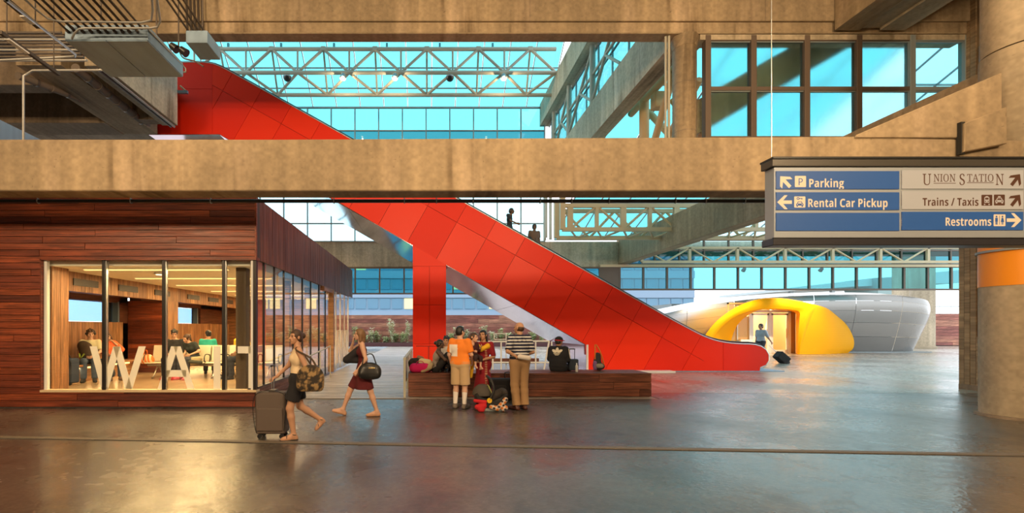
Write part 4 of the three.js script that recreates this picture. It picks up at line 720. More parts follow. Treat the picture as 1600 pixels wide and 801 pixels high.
  for (const [a, b, r, l] of [[[28, 118, 13.6], [198, 182, 17.6], 0.10, 'lagged brown service pipe slanting under the girder, left of two'], [[118, 106, 13.6], [230, 196, 17.8], 0.12, 'lagged brown service pipe slanting under the girder, right of two']]) {
    const A = V(sx(a[0], a[2]), sy(a[1], a[2]), a[2]), B = V(sx(b[0], b[2]), sy(b[1], b[2]), b[2]), t = thing('service_pipe', l, 'pipe', A); part(t, 'pipe', bar(A, B, r, 14), M.insul);
    for (let k = 1; k < 8; k++) { const q = A.clone().lerp(B, k / 8), q2 = A.clone().lerp(B, k / 8 + 0.02); part(t, 'collar', bar(q, q2, r * 1.15, 14), k % 2 ? M.conduit : M.insul); if (k % 3 === 0) part(t, 'hanger', bar(q, new THREE.Vector3(q.x, q.y + 0.8, q.z), 0.015), M.conduitDark); }
  }
  for (const [k, l] of [[0, 'upper'], [1, 'lower']]) { const t = thing('conduit', 'dark conduit under the edge beam soffit, ' + l + ' of the pair', 'conduit', V(-9.2, 8.8, 14)); part(t, 'pipe', bar(V(-9.05 - k * 0.12, 8.84, 13.5), V(-9.05 - k * 0.12, 8.84, 17.4), 0.035), k ? M.conduit : M.conduitPale); }
  const d = thing('duct', 'pale blue-grey sheet-metal duct end at the left edge above the beam', 'duct', V(-8, 5.4, 9.6)); part(d, 'body', rbox(-12.5, sx(0, 9.4), sy(222, 9.4) - 0.1, sy(190, 9.4), 9.3, 10.7, 0.02, 1), M.galv); part(d, 'flange', box(sx(0, 9.4), sx(4, 9.4), sy(224, 9.4) - 0.1, sy(189, 9.4), 9.28, 10.72), M.galv);
  const cam = thing('floodlight', 'small black twin floodlight beside the wide grey box', 'lamp', V(sx(278, 8), sy(73, 8), 8)); part(cam, 'hanger', bar(V(sx(279, 8), sy(74, 8), 8), V(sx(279, 8), 11.2, 8), 0.012), M.conduitDark); part(cam, 'bar', bar(V(sx(270, 8), sy(70, 8), 8), V(sx(290, 8), sy(78, 8), 8), 0.018), M.black); for (const px of [272, 287]) { const g = new THREE.CylinderGeometry(0.05, 0.07, 0.12, 12); g.rotateZ(0.9); g.translate(sx(px, 8), sy(px === 272 ? 74 : 80, 8), -8); part(cam, 'head', g, M.black); } part(cam, 'cable', tube([V(sx(280, 8), sy(80, 8), 8), V(sx(286, 8), sy(90, 8), 8), V(sx(305, 8), sy(96, 8), 8), V(sx(318, 8), sy(104, 8), 8)], 0.012), M.conduit);
  for (const [a, za, b, zb, t0, t1, l] of [[[0, 50], 6.9, [92, 116], 8.1, 0.1, 0.42, 'dark slotted channel with white strip tag at the left edge above the stacked conduits'], [[8, -2], 5.8, [60, 42], 6.3, 0.5, 0.8, 'dark slim channel with short white tag near the top left corner']]) {
    const A = V(sx(a[0], za), sy(a[1], za), za), B = V(sx(b[0], zb), sy(b[1], zb), zb), t = thing('strut_channel', l, 'bracket', A); part(t, 'channel', beamBar(A, B, 0.05, 0.05), M.conduitDark);
    part(t, 'white_tag', beamBar(A.clone().lerp(B, t0).add(new THREE.Vector3(0.01, -0.035, 0.01)), A.clone().lerp(B, t1).add(new THREE.Vector3(0.01, -0.035, 0.01)), 0.07, 0.02), M.white, 'white tag strip'); for (const f of [0.1, 0.9]) { const q = A.clone().lerp(B, f); part(t, 'rod', bar(q, new THREE.Vector3(q.x, 11.2, q.z), 0.008), M.conduitDark); }
  }
  const jb = thing('junction_box', 'small pale junction bracket on the end of the upper edge beam', 'bracket', V(-8.9, 10.1, 17.4)); part(jb, 'plate', box(-8.95, -8.6, 10.05, 10.15, 17.4, 17.5), M.galv); part(jb, 'arm', bar(V(-8.9, 10.35, 17.5), V(-8.62, 10.1, 17.5), 0.03), M.tanSteel);
}

// ================================================================ SILVER POD AND YELLOW PORTAL
{
  // the pod: a long shell of smooth metal bands, bulging outwards and closing towards both ends
  const pod = thing('silver_pod', 'long low silver metal pod building with a rounded top', 'building', V(23, 0, 33));
  const prof = [[-1, 0], [0, 0]];
  const topY = (x) => { const xa = sx(985, 33), xb = sx(1456, 33), c = sx(1330, 33), t = x < c ? (c - x) / (c - xa) : (x - c) / (xb - c); return x < c ? 4.12 - 1.9 * Math.pow(t, 2.6) : 4.12 - 0.50 * Math.pow(t, 2.0); };
  const x0 = sx(985, 33), x1 = sx(1456, 33);
  const front = (s, w) => {                                   // w 0..1 from the ground over the roof
    const x = x0 + (x1 - x0) * s, H = topY(x);
    const edge = Math.pow(Math.abs(2 * s - 1), 10), a = w * Math.PI * 0.5;
    const y = H * (w < 0.75 ? Math.sin(w / 0.75 * 1.25) / Math.sin(1.25) * 0.93 : 0.93 + 0.07 * Math.sin((w - 0.75) / 0.25 * Math.PI / 2));
    const out = w < 0.75 ? 0.75 * Math.sin(w / 0.75 * Math.PI * 0.62) : 0.75 * Math.sin(Math.PI * 0.62) - 2.6 * Math.pow((w - 0.75) / 0.25, 1.3);
    const xx = x + (s > 0.5 ? 1 : -1) * (edge * 0.55 * Math.sin(Math.min(1, w / 0.75) * Math.PI * 0.75) - (s > 0.93 ? 0.28 * (s - 0.93) / 0.07 * (1 - Math.min(1, w * 2.2)) : 0));
    return V(xx, y, 32.6 - out + edge * 1.8);
  };
  const patch = (s0, s1, w0, w1, ns, nw) => {
    const pos = [], idx = [];
    for (let i = 0; i <= ns; i++) for (let j = 0; j <= nw; j++) { const p = front(s0 + (s1 - s0) * i / ns, w0 + (w1 - w0) * j / nw); pos.push(p.x, p.y, p.z); }
    for (let i = 0; i < ns; i++) for (let j = 0; j < nw; j++) { const a = i * (nw + 1) + j, b = a + nw + 1; idx.push(a, b, b + 1, a, b + 1, a + 1); }
    const g = new THREE.BufferGeometry(); g.setAttribute('position', new THREE.Float32BufferAttribute(pos, 3)); g.setIndex(idx); g.computeVertexNormals(); g.setAttribute('uv', new THREE.Float32BufferAttribute(new Float32Array(pos.length / 3 * 2), 2)); return g;
  };
  const W = [0, 0.16, 0.31, 0.46, 0.61, 0.75, 1], S = [0, 0.16, 0.31, 0.565, 0.7, 0.85, 1];
  for (let i = 0; i < S.length - 1; i++) for (let j = i === 2 ? 4 : 0; j < W.length - 1; j++) part(pod, 'metal_panel', patch(S[i] + 0.0006, S[i + 1] - 0.0006, W[j] + 0.002, W[j + 1] - 0.001, 16, j === 5 ? 14 : 6), i < 2 ? M.podHighlight : j % 2 ? M.pod : M.podB);  // left panels paler: their bright highlight is put into the colour
  part(pod, 'inner_shell', [box(x0 + 1, x1 - 1.2, 0, 2.2, 34.6, 40), box(x0 + 4, x1 - 3, 2.2, 3.4, 35.4, 39)], M.frameGrey);
  part(pod, 'roof_cap', quadSlab(V(x0 + 3, 2.6, 35.0), V(x1 - 1.0, 3.5, 35.0), V(x1 - 1.0, 2.5, 40), V(x0 + 3, 2.2, 40), 0.05), M.pod);
  part(pod, 'base_strip', box(x0, x1 - 0.5, 0, 0.06, 32.5, 34.5), M.frameGrey);
}
{
  const Zr = 30.2, Zd = 31.6, P = (x, y, z = Zr) => [sx(x, z), sy(y, z), z];
  const t = thing('yellow_portal', 'bright yellow scale-textured arched portal swelling out of the silver pod', 'portal', V(sx(1215, Zr), 0, Zr));
  const floorY = 553.3;
  // three matching outlines: near rim outer, near rim inner, and the outer skin where it meets the pod
  const rimO = [[1092, floorY], [1095, 538], [1104, 520], [1119, 502], [1138, 487], [1160, 475], [1182, 468], [1204, 466], [1228, 468], [1250, 472], [1273, 479], [1268, 494], [1262, 510], [1256, 528], [1250, 543], [1247, floorY]].map(([x, y]) => P(x, y));
  const rimI = [[1106, floorY], [1109, 539], [1117, 523], [1130, 508], [1147, 495.5], [1166, 487.5], [1184, 483], [1203, 482], [1222, 482.5], [1239, 484], [1249, 487], [1249, 499], [1248, 513], [1247.5, 529], [1247, 543], [1246.6, floorY]].map(([x, y]) => P(x, y, Zr));
  const back = [[1092, floorY], [1096, 538], [1106, 520], [1122, 502], [1142, 487], [1164, 475], [1188, 466.5], [1212, 466], [1240, 470], [1268, 477], [1297, 487], [1319, 503], [1330, 519], [1334.5, 533], [1333, 544], [1325, floorY]].map(([x, y]) => P(x, y, 32.0));
  const door = [[1138, floorY], [1140, 543], [1143, 530], [1147, 518], [1152, 508], [1160, 499], [1170, 491.5], [1185, 484], [1205, 483.6], [1222, 484.5], [1236, 486], [1243, 489], [1243.5, 503], [1244, 520], [1244, 540], [1244, floorY]].map(([x, y]) => P(x, y, Zd));
  const loft = (A, B, bulge = 0, steps = 6) => {
    const cv = (A2) => new THREE.CatmullRomCurve3(A2.map(([x, y, z]) => V(x, Math.max(0, y), z)), false, 'centripetal').getPoints(90);
    const a = cv(A), b = cv(B), pos = [], idx = [];
    const n = a.length;
    for (let i = 0; i < n; i++) for (let j = 0; j <= steps; j++) { const f = j / steps, q = a[i].clone().lerp(b[i], f); q.z += bulge * Math.sin(f * Math.PI) ; pos.push(q.x, Math.max(0, q.y), q.z); }
    for (let i = 0; i < n - 1; i++) for (let j = 0; j < steps; j++) { const k = i * (steps + 1) + j, l = k + steps + 1; idx.push(k, l, l + 1, k, l + 1, k + 1); }
    const g = new THREE.BufferGeometry(); g.setAttribute('position', new THREE.Float32BufferAttribute(pos, 3)); g.setIndex(idx); g.computeVertexNormals();
    const uv = new Float32Array(pos.length / 3 * 2); for (let i = 0; i < pos.length / 3; i++) { uv[i * 2] = pos[i * 3]; uv[i * 2 + 1] = pos[i * 3 + 1]; } g.setAttribute('uv', new THREE.BufferAttribute(uv, 2)); return g;
  };
  part(t, 'outer_skin', loft(rimO, back, 0.42, 10), M.yellow); part(t, 'rim', loft(rimO, rimI, 0.10, 4), M.yellow); part(t, 'inner_skin', loft(rimI, door, 0, 4), M.yellowIn);
  // entrance screen: tan glass side panel and a white double door
  const d = (px) => sx(px, Zd), dy = (py) => sy(py, Zd);
  part(t, 'side_screen', box(d(1140), d(1171), 0, dy(494), Zd + 0.1, Zd + 0.14), std(lin(0.75, 0.42, 0.12), 0.35)); part(t, 'side_bar', box(d(1152), d(1153.5), 0, dy(494), Zd + 0.02, Zd + 0.1), M.white);
  part(t, 'door_frame', [box(d(1171), d(1174.5), 0, dy(484), Zd, Zd + 0.14), box(d(1232), d(1236), 0, dy(484), Zd, Zd + 0.14), box(d(1171), d(1236), dy(488), dy(484), Zd, Zd + 0.14), box(d(1202), d(1205.5), 0, dy(488), Zd, Zd + 0.14)], M.white);
  for (const [a, b] of [[1175, 1202], [1206, 1232]]) { const dr = part(t, 'door', [box(d(a), d(a + 2.5), 0.02, dy(489), Zd + 0.02, Zd + 0.1), box(d(b - 2.5), d(b), 0.02, dy(489), Zd + 0.02, Zd + 0.1), box(d(a), d(b), dy(492), dy(489), Zd + 0.02, Zd + 0.1), box(d(a), d(b), 0.02, 0.22, Zd + 0.02, Zd + 0.1)], M.white); part(dr, 'pane', box(d(a + 2.5), d(b - 2.5), 0.22, dy(492), Zd + 0.05, Zd + 0.07), M.glass); part(dr, 'pull_handle', [bar(V(d(b - 4), 1.0, Zd - 0.05), V(d(b - 4), 1.6, Zd - 0.05), 0.03)], M.steel); }
  part(t, 'side_screen', box(d(1236), d(1245), 0, dy(486), Zd + 0.1, Zd + 0.14), std(lin(0.55, 0.30, 0.10), 0.4));
  part(t, 'lobby', [box(d(1140), d(1250), 0, 3.3, Zd + 2.7, Zd + 2.8), box(d(1140), d(1142), 0, 3.3, Zd + 0.2, Zd + 2.7), box(d(1249), d(1250), 0, 3.3, Zd + 0.2, Zd + 2.7), box(d(1140), d(1250), 3.2, 3.3, Zd + 0.2, Zd + 2.7), box(d(1140), d(1250), 0, 0.01, Zd + 0.2, Zd + 2.7)], std(lin(0.72, 0.50, 0.26), 0.6));
  part(t, 'lobby_arch', tube([V(d(1226), 0, Zd + 1.8), V(d(1227), 1.2, Zd + 1.8), V(d(1231), 2.2, Zd + 1.8), V(d(1236), 2.9, Zd + 1.8)], 0.10, 8), M.white); part(t, 'lobby_counter', box(d(1206), d(1222), 0, 1.1, Zd + 1.6, Zd + 2), M.white); part(t, 'lobby_counter', box(d(1153), d(1170), 0, 0.9, Zd - 0.3, Zd), M.white);
  const lb = thing('unseen_lobby_lamp', 'unseen warm ceiling lamp placed to light the yellow portal entrance', 'lamp', V(d(1195), 3.18, Zd + 1.5)); part(lb, 'diffuser', box(d(1150), d(1240), 3.16, 3.18, Zd + 0.7, Zd + 2.3), std(lin(1, 0.9, 0.7), 0.5, 0, { emissive: lin(1, 0.76, 0.4), emissiveIntensity: 2.5 })); part(lb, 'frame', box(d(1149), d(1241), 3.18, 3.2, Zd + 0.65, Zd + 2.35), M.white);  // unseen lamp, placed to light the lobby behind the doors
  for (const [px, where] of [[1168, 'left'], [1290, 'right']]) { // unseen small floods, placed on the facade sill to light the portal
    const x = sx(px, 28.0), f = thing('floodlight', 'unseen floodlight placed on the sill beam to light the yellow portal, ' + where + ' of two', 'lamp', V(x, 5.1, 28.25)), g = new THREE.CylinderGeometry(0.09, 0.12, 0.2, 14); g.rotateX(0.9); g.translate(x, 5.04, -28.32); part(f, 'hood', g, M.frameGrey);
    const e = new THREE.CylinderGeometry(0.11, 0.11, 0.02, 14); e.rotateX(0.9); e.translate(x, 4.97, -28.41); part(f, 'lens', e, std(lin(1, 0.9, 0.7), 0.4, 0, { emissive: lin(1, 0.85, 0.55), emissiveIntensity: 2 }));
    const s = new THREE.SpotLight(new THREE.Color(1, 0.74, 0.42), 95, 0, 0.75, 0.6, 2); s.position.set(0, -0.2, -0.22); s.castShadow = true; s.target.position.set((px < 1200 ? 0.6 : 0.2), -4.0, -3.0); f.add(s); f.add(s.target); s.target.name = 'aim';
  }
  rectLamp(lb, 3.4, 1.8, WARM, PORTAL_LAMP, new THREE.Vector3(0, -0.04, 0), V(d(1195), -5, Zd + 1.49));
}

// ================================================================ BEYOND THE HALL
{
  const Z = 44.5, x0 = -12, x1 = 21, f = thing('timber_fence', 'tall red-brown horizontal board fence behind the deck planting', 'fence', V(4, 0, Z));
  boards(f, 'fence_board', 'x', Z, -1, x0, x1, 0.25, 2.83, 0.37, woodFence, { lenMin: 4, lenMax: 9, gap: 0.016, t: 0.05 }); part(f, 'added_gap_backing', box(x0, x1, 0.2, 2.8, Z + 0.02, Z + 0.05), M.darkIn);  // dark sheet added behind the boards to keep the gaps dark
  for (let x = x0; x <= x1; x += 3.3) part(f, 'post', box(x - 0.06, x + 0.06, 0, 2.8, Z, Z + 0.12), M.darkIn);
  const g = thing('timber_fence', 'short stretch of red board fence beyond the silver pod at far right', 'fence', V(49, 0, Z));
  boards(g, 'fence_board', 'x', Z, -1, sx(1440, Z), sx(1560, Z), 0.05, 2.95, 0.29, woodFence, { lenMin: 5, lenMax: 9, gap: 0.016, t: 0.05 }); part(g, 'added_gap_backing', box(sx(1440, Z), sx(1560, Z), 0, 2.9, Z + 0.02, Z + 0.05), M.darkIn);  // the same added dark sheet behind this stretch
  for (const px of [1462, 1510]) part(g, 'post', box(sx(px, Z) - 0.06, sx(px, Z) + 0.06, 0, 2.9, Z, Z + 0.12), M.darkIn);
  const k = thing('planter', 'dark low planter trough along the foot of the board fence', 'planter', V(4, 0, 43.4)); part(k, 'trough', rbox(-8, 19.8, 0, 0.34, 42.9, 44.2, 0.02, 1), std(lin(0.10, 0.035, 0.04), 0.6)); part(k, 'soil', box(-7.9, 19.7, 0.34, 0.36, 43, 44.1), M.conduitDark);
  // leafy bamboo-like plants
  const leafM = [[0.42, 0.52, 0.24], [0.52, 0.60, 0.32], [0.62, 0.66, 0.44]].map((c) => phys(lin(...c), 0.7, { side: THREE.DoubleSide, transmission: 0.35, thickness: 0 }));
  const stemM = std(lin(0.42, 0.42, 0.24), 0.7);
  const spots = [[556, 508], [570, 524], [580, 512], [589, 516], [603, 525], [612, 497], [618, 520], [628, 514], [636, 500], [705, 520], [716, 508], [728, 514], [741, 512], [757, 506], [770, 516], [783, 510], [797, 518], [812, 513], [832, 516], [846, 508]];
  spots.forEach(([px, py], i) => {
    const z = 43.5 + rr(-0.3, 0.3), x = sx(px, z), h = sy(py, z) - 0.36;
    const place = i < 9 ? 'left of the red pillar' : 'right of the red pillar';
    
    const tallest = py === 497 ? 'tallest feathery plant' : h > 1.4 ? 'tall feathery green plant' : 'short bushy green plant';
    const nth = ['first', 'second', 'third', 'fourth', 'fifth', 'sixth', 'seventh', 'eighth', 'ninth', 'tenth', 'eleventh'][i < 9 ? i : i - 9];
    const t = thing('bamboo_plant', tallest + ' by fence, ' + nth + (i < 9 ? ' one left of the red pillar' : ' one right of the red pillar'), 'plant', V(x, 0.36, z), 'plants along the board fence');
    const stems = [], leaves = [];
    for (let s = 0; s < 5; s++) {
      const dx = rr(-0.16, 0.16), hh = h * rr(0.55, 1), tx = x + dx + rr(-0.2, 0.2), tz = z + rr(-0.3, 0.3);
      const c = [V(x + dx * 0.05, 0.36, z), V(x + dx, 0.36 + hh * 0.5, (z + tz) / 2), V(tx, 0.36 + hh, tz)]; stems.push(tube(c, 0.014, 4));
      for (let l = 0; l < 80; l++) {
        const f2 = Math.pow(rnd(), 0.7), b = c[f2 < 0.5 ? 0 : 1].clone().lerp(c[f2 < 0.5 ? 1 : 2], (f2 * 2) % 1), a = rr(0, 6.28), L = rr(0.15, 0.32), w = L * 0.2, e = new THREE.Vector3(Math.cos(a), rr(-0.5, 0.6), Math.sin(a)).setLength(L), sd = new THREE.Vector3(-Math.sin(a), 0, Math.cos(a)).setLength(w);
        b.add(new THREE.Vector3(Math.cos(a), 0, Math.sin(a)).multiplyScalar(rr(0, 0.14)));
        const m = b.clone().addScaledVector(e, 0.5), tip = b.clone().add(e), p1 = m.clone().add(sd), p2 = m.clone().sub(sd); leaves.push(b.x, b.y, b.z, p1.x, p1.y, p1.z, tip.x, tip.y, tip.z, b.x, b.y, b.z, tip.x, tip.y, tip.z, p2.x, p2.y, p2.z);
      }
    }
    part(t, 'stem', stems, stemM); const lg = new THREE.BufferGeometry(); lg.setAttribute('position', new THREE.Float32BufferAttribute(leaves, 3)); lg.computeVertexNormals(); part(t, 'foliage', lg, leafM[i % 3]).userData.kind = 'stuff';
  });
}
{ // office block across the street
  const Z = 70, b = thing('office_building', 'pale blue glass office building with lit windows beyond the fence', 'building', V(14, 0, Z));
  const x0 = -16, x1 = sx(1086, Z), blue = std(lin(0.24, 0.38, 0.52), 0.4), band = std(lin(0.27, 0.38, 0.52), 0.6);
  part(b, 'wall', box(x0, x1, 0, 12.4, Z + 0.3, Z + 14), blue);
  const rows = [[1.6, 2.9], [4.4, 5.9], [7.2, 8.7], [10.0, 11.4]];
  rows.forEach(([a, c], r) => {
    part(b, 'spandrel', box(x0, x1, c + 0.1, c + 1.2, Z + 0.05, Z + 0.3), band);
    for (let x = x0 + 0.4; x < x1 - 1.4; x += 1.75) {
      const lit = (r === 1 && rnd() < 0.35) || (r === 0 && rnd() < 0.08) || (r > 1 && rnd() < 0.12);
      part(b, 'window', box(x, x + 1.45, a, c, Z + 0.18, Z + 0.3), lit ? WINLIT() : std2());
    }
  });
  part(b, 'parapet', box(x0, x1, 12.4, 12.8, Z + 0.2, Z + 14), band);
}
var _wl, _wd; function WINLIT() { return _wl ??= std(lin(0.8, 0.65, 0.35), 0.4, 0, { emissive: lin(1, 0.74, 0.3), emissiveIntensity: 0.75 }); } function std2() { return _wd ??= std(lin(0.15, 0.30, 0.44), 0.3, 0); }
{
  const c = thing('concrete_column', 'round pale concrete column standing outside behind the silver pod', 'column', V(sx(1441, 39), 0, 39));
  const g = new THREE.CylinderGeometry(0.75, 0.75, 12, 32); g.translate(sx(1441, 39), 6, -39); part(c, 'shaft', uvm(g), M.concretePale); part(c, 'foot', (() => { const q = new THREE.CylinderGeometry(0.85, 0.85, 0.2, 32); q.translate(sx(1441, 39), 0.1, -39); return q; })(), M.concretePale);
  const c3 = thing('concrete_column', 'slim grey outdoor column with a downpipe seen above the silver pod', 'column', V(sx(1414, 46), 0, 46)); part(c3, 'shaft', box(sx(1409, 46), sx(1424, 46), 0, 12, 46, 47), M.concretePale); part(c3, 'downpipe', bar(V(sx(1423, 46), 0, 45.9), V(sx(1423, 46), 12, 45.9), 0.06), M.frameGrey);
  const k = thing('distant_canopy', 'long low pale canopy roof across the street, seen through the low glass strip', 'canopy', V(60, 6, 75));
  part(k, 'roof', prism([[sx(1215, 75), 7.6], [sx(1330, 75), 8.9], [sx(1500, 75), 10.6], [sx(1500, 75), 8.6], [sx(1330, 75), 8.0], [sx(1215, 75), 7.2]].reverse(), 75, 90), std(lin(0.55, 0.62, 0.64), 0.6)); for (const px of [1235, 1300, 1370, 1440]) part(k, 'post', box(sx(px, 76), sx(px, 76) + 0.5, 0, 7.6, 76, 76.5), M.frameGrey); part(k, 'kiosk', box(sx(1372, 74), sx(1440, 74), 6.6, 9.3, 74, 80), std(lin(0.25, 0.36, 0.36), 0.5));
  const r = thing('distant_rail', 'thin distant fence rail above the red board fence at far right', 'railing', V(60, 3, 58)); part(r, 'rail', [bar(V(sx(1440, 58), 4.2, 58), V(sx(1600, 58), 4.2, 58), 0.04)], M.frameGrey); for (let px = 1450; px < 1600; px += 18) part(r, 'post', bar(V(sx(px, 58), 0, 58), V(sx(px, 58), 4.2, 58), 0.035), M.frameGrey);
}

// ================================================================ PEOPLE: one implicit surface per body, clothes as skins around it
const cap = (a, b, ra, rb, o = {}) => ({ a, b, ra, rb, ell: null, R: null, f: o.f ?? null, fl: o.fl ?? 1, flat: !!o.flat, clip: o.clip ?? null });
const v3 = { sub: (a, b) => [a[0] - b[0], a[1] - b[1], a[2] - b[2]], add: (a, b) => [a[0] + b[0], a[1] + b[1], a[2] + b[2]], mul: (a, k) => [a[0] * k, a[1] * k, a[2] * k], dot: (a, b) => a[0] * b[0] + a[1] * b[1] + a[2] * b[2], len: (a) => Math.hypot(a[0], a[1], a[2]), lerp: (a, b, t) => [a[0] + (b[0] - a[0]) * t, a[1] + (b[1] - a[1]) * t, a[2] + (b[2] - a[2]) * t], cross: (a, b) => [a[1] * b[2] - a[2] * b[1], a[2] * b[0] - a[0] * b[2], a[0] * b[1] - a[1] * b[0]], norm: (a) => { const l = Math.hypot(a[0], a[1], a[2]) || 1; return [a[0] / l, a[1] / l, a[2] / l]; } };
function dPrim(p, x, y, z) {
  let qx = x - p.a[0], qy = y - p.a[1], qz = z - p.a[2];
  if (p.ell) { if (p.R) { const r = p.R, tx = r[0] * qx + r[1] * qy + r[2] * qz, ty = r[3] * qx + r[4] * qy + r[5] * qz; qz = r[6] * qx + r[7] * qy + r[8] * qz; qx = tx; qy = ty; } const e = p.ell, ux = qx / e[0], uy = qy / e[1], uz = qz / e[2], wx = ux / e[0], wy = uy / e[1], wz = uz / e[2], k0 = Math.sqrt(ux * ux + uy * uy + uz * uz), k1 = Math.sqrt(wx * wx + wy * wy + wz * wz); return k1 < 1e-6 ? -Math.min(...e) : k0 * (k0 - 1) / k1; }
  if (p.f) { const k = (qx * p.f[0] + qy * p.f[1] + qz * p.f[2]) * (1 / p.fl - 1); qx += p.f[0] * k; qy += p.f[1] * k; qz += p.f[2] * k; }
  const bx = p.b[0] - p.a[0], by = p.b[1] - p.a[1], bz = p.b[2] - p.a[2], L2 = bx * bx + by * by + bz * bz || 1e-9;
  const tr = (qx * bx + qy * by + qz * bz) / L2, t = tr < 0 ? 0 : tr > 1 ? 1 : tr;
  const ex = qx - bx * t, ey = qy - by * t, ez = qz - bz * t; let d = Math.sqrt(ex * ex + ey * ey + ez * ez) - (p.ra + (p.rb - p.ra) * t);
  if (p.f) d *= 0.5 + 0.5 * p.fl;
  if (p.flat && tr > 1) d = Math.max(d, (tr - 1) * Math.sqrt(L2));
  if (p.clip) for (const c of p.clip) d = Math.max(d, c(x, y, z));
  return d;
}
function fieldOf(prims, k, cuts) {
  return (x, y, z) => {
    let d = 1e3;
    for (let i = 0; i < prims.length; i++) { const e = dPrim(prims[i], x, y, z); if (e > d + k) continue; if (d > e + k) { d = e; continue; } const h = 0.5 + 0.5 * (d - e) / k; d = d + (e - d) * h - k * h * (1 - h); }
    if (cuts) for (const c of cuts) d = Math.max(d, c(x, y, z));
    return d;
  };
}
function boundsOf(prims, pad) {
  const lo = [1e9, 1e9, 1e9], hi = [-1e9, -1e9, -1e9];
  for (const p of prims) for (let i = 0; i < 3; i++) { const r = p.ell ? Math.max(...p.ell) : Math.max(p.ra, p.rb); lo[i] = Math.min(lo[i], p.a[i] - r - pad, (p.b ?? p.a)[i] - r - pad); hi[i] = Math.max(hi[i], p.a[i] + r + pad, (p.b ?? p.a)[i] + r + pad); }
  return [lo, hi];
}
function net(f, [lo, hi], h, colour) {                        // surface nets
  const n = [0, 1, 2].map((i) => Math.ceil((hi[i] - lo[i]) / h) + 2), [nx, ny, nz] = n, val = new Float32Array(nx * ny * nz);
  const B = 4, far = h * B * 0.87 * 1.9;                       // blocks that are far from the surface are not sampled finely
  for (let K = 0; K < nz; K += B) for (let Jj = 0; Jj < ny; Jj += B) for (let I = 0; I < nx; I += B) {
    const ke = Math.min(nz, K + B), je = Math.min(ny, Jj + B), ie = Math.min(nx, I + B), c = f(lo[0] + (I + 1.5) * h, lo[1] + (Jj + 1.5) * h, lo[2] + (K + 1.5) * h), skip = Math.abs(c) > far;
    for (let k = K; k < ke; k++) for (let j = Jj; j < je; j++) for (let i = I; i < ie; i++) val[(k * ny + j) * nx + i] = skip ? c : f(lo[0] + i * h, lo[1] + j * h, lo[2] + k * h);
  }
  const id = new Int32Array(nx * ny * nz).fill(-1), pos = [], idx = [], sY = nx, sZ = nx * ny, C = [0, 1, sY, sY + 1, sZ, sZ + 1, sZ + sY, sZ + sY + 1];
  const E = [[0, 1], [2, 3], [4, 5], [6, 7], [0, 2], [1, 3], [4, 6], [5, 7], [0, 4], [1, 5], [2, 6], [3, 7]];
  for (let k = 0; k < nz - 1; k++) for (let j = 0; j < ny - 1; j++) for (let i = 0; i < nx - 1; i++) {
    const o = i + j * sY + k * sZ; let m = 0; for (let c = 0; c < 8; c++) if (val[o + C[c]] < 0) m |= 1 << c; if (m === 0 || m === 255) continue;
    let x = 0, y = 0, z = 0, cnt = 0;
    for (const [a, b] of E) { const A = (m >> a) & 1, B = (m >> b) & 1; if (A === B) continue; const va = val[o + C[a]], vb = val[o + C[b]], t = va / (va - vb); x += (a & 1) + ((b & 1) - (a & 1)) * t; y += ((a >> 1) & 1) + (((b >> 1) & 1) - ((a >> 1) & 1)) * t; z += (a >> 2) + ((b >> 2) - (a >> 2)) * t; cnt++; }
    id[o] = pos.length / 3; pos.push(lo[0] + (i + x / cnt) * h, lo[1] + (j + y / cnt) * h, lo[2] + (k + z / cnt) * h);
  }
  for (let k = 1; k < nz - 1; k++) for (let j = 1; j < ny - 1; j++) for (let i = 1; i < nx - 1; i++) {
    const o = i + j * sY + k * sZ, s = val[o] < 0;
    const quad = (a, b, c, d, fl) => { if (a < 0 || b < 0 || c < 0 || d < 0) return; if (fl) idx.push(a, b, c, a, c, d); else idx.push(a, c, b, a, d, c); };
    if (s !== (val[o + 1] < 0)) quad(id[o - sY - sZ], id[o - sZ], id[o], id[o - sY], s);
    if (s !== (val[o + sY] < 0)) quad(id[o - 1 - sZ], id[o - 1], id[o], id[o - sZ], s);
    if (s !== (val[o + sZ] < 0)) quad(id[o - 1 - sY], id[o - sY], id[o], id[o - 1], s);
  }
  const g = new THREE.BufferGeometry(); g.setAttribute('position', new THREE.Float32BufferAttribute(pos, 3)); g.setIndex(idx); g.computeVertexNormals();
  if (colour) { const col = new Float32Array(pos.length); for (let i = 0; i < pos.length; i += 3) { const c = colour(pos[i], pos[i + 1], pos[i + 2]); col[i] = c[0]; col[i + 1] = c[1]; col[i + 2] = c[2]; } g.setAttribute('color', new THREE.BufferAttribute(col, 3)); }
  return g;
}
const blob = (prims, k, h, cuts, colour) => net(fieldOf(prims, k, cuts), boundsOf(prims, h * 2), h, colour);

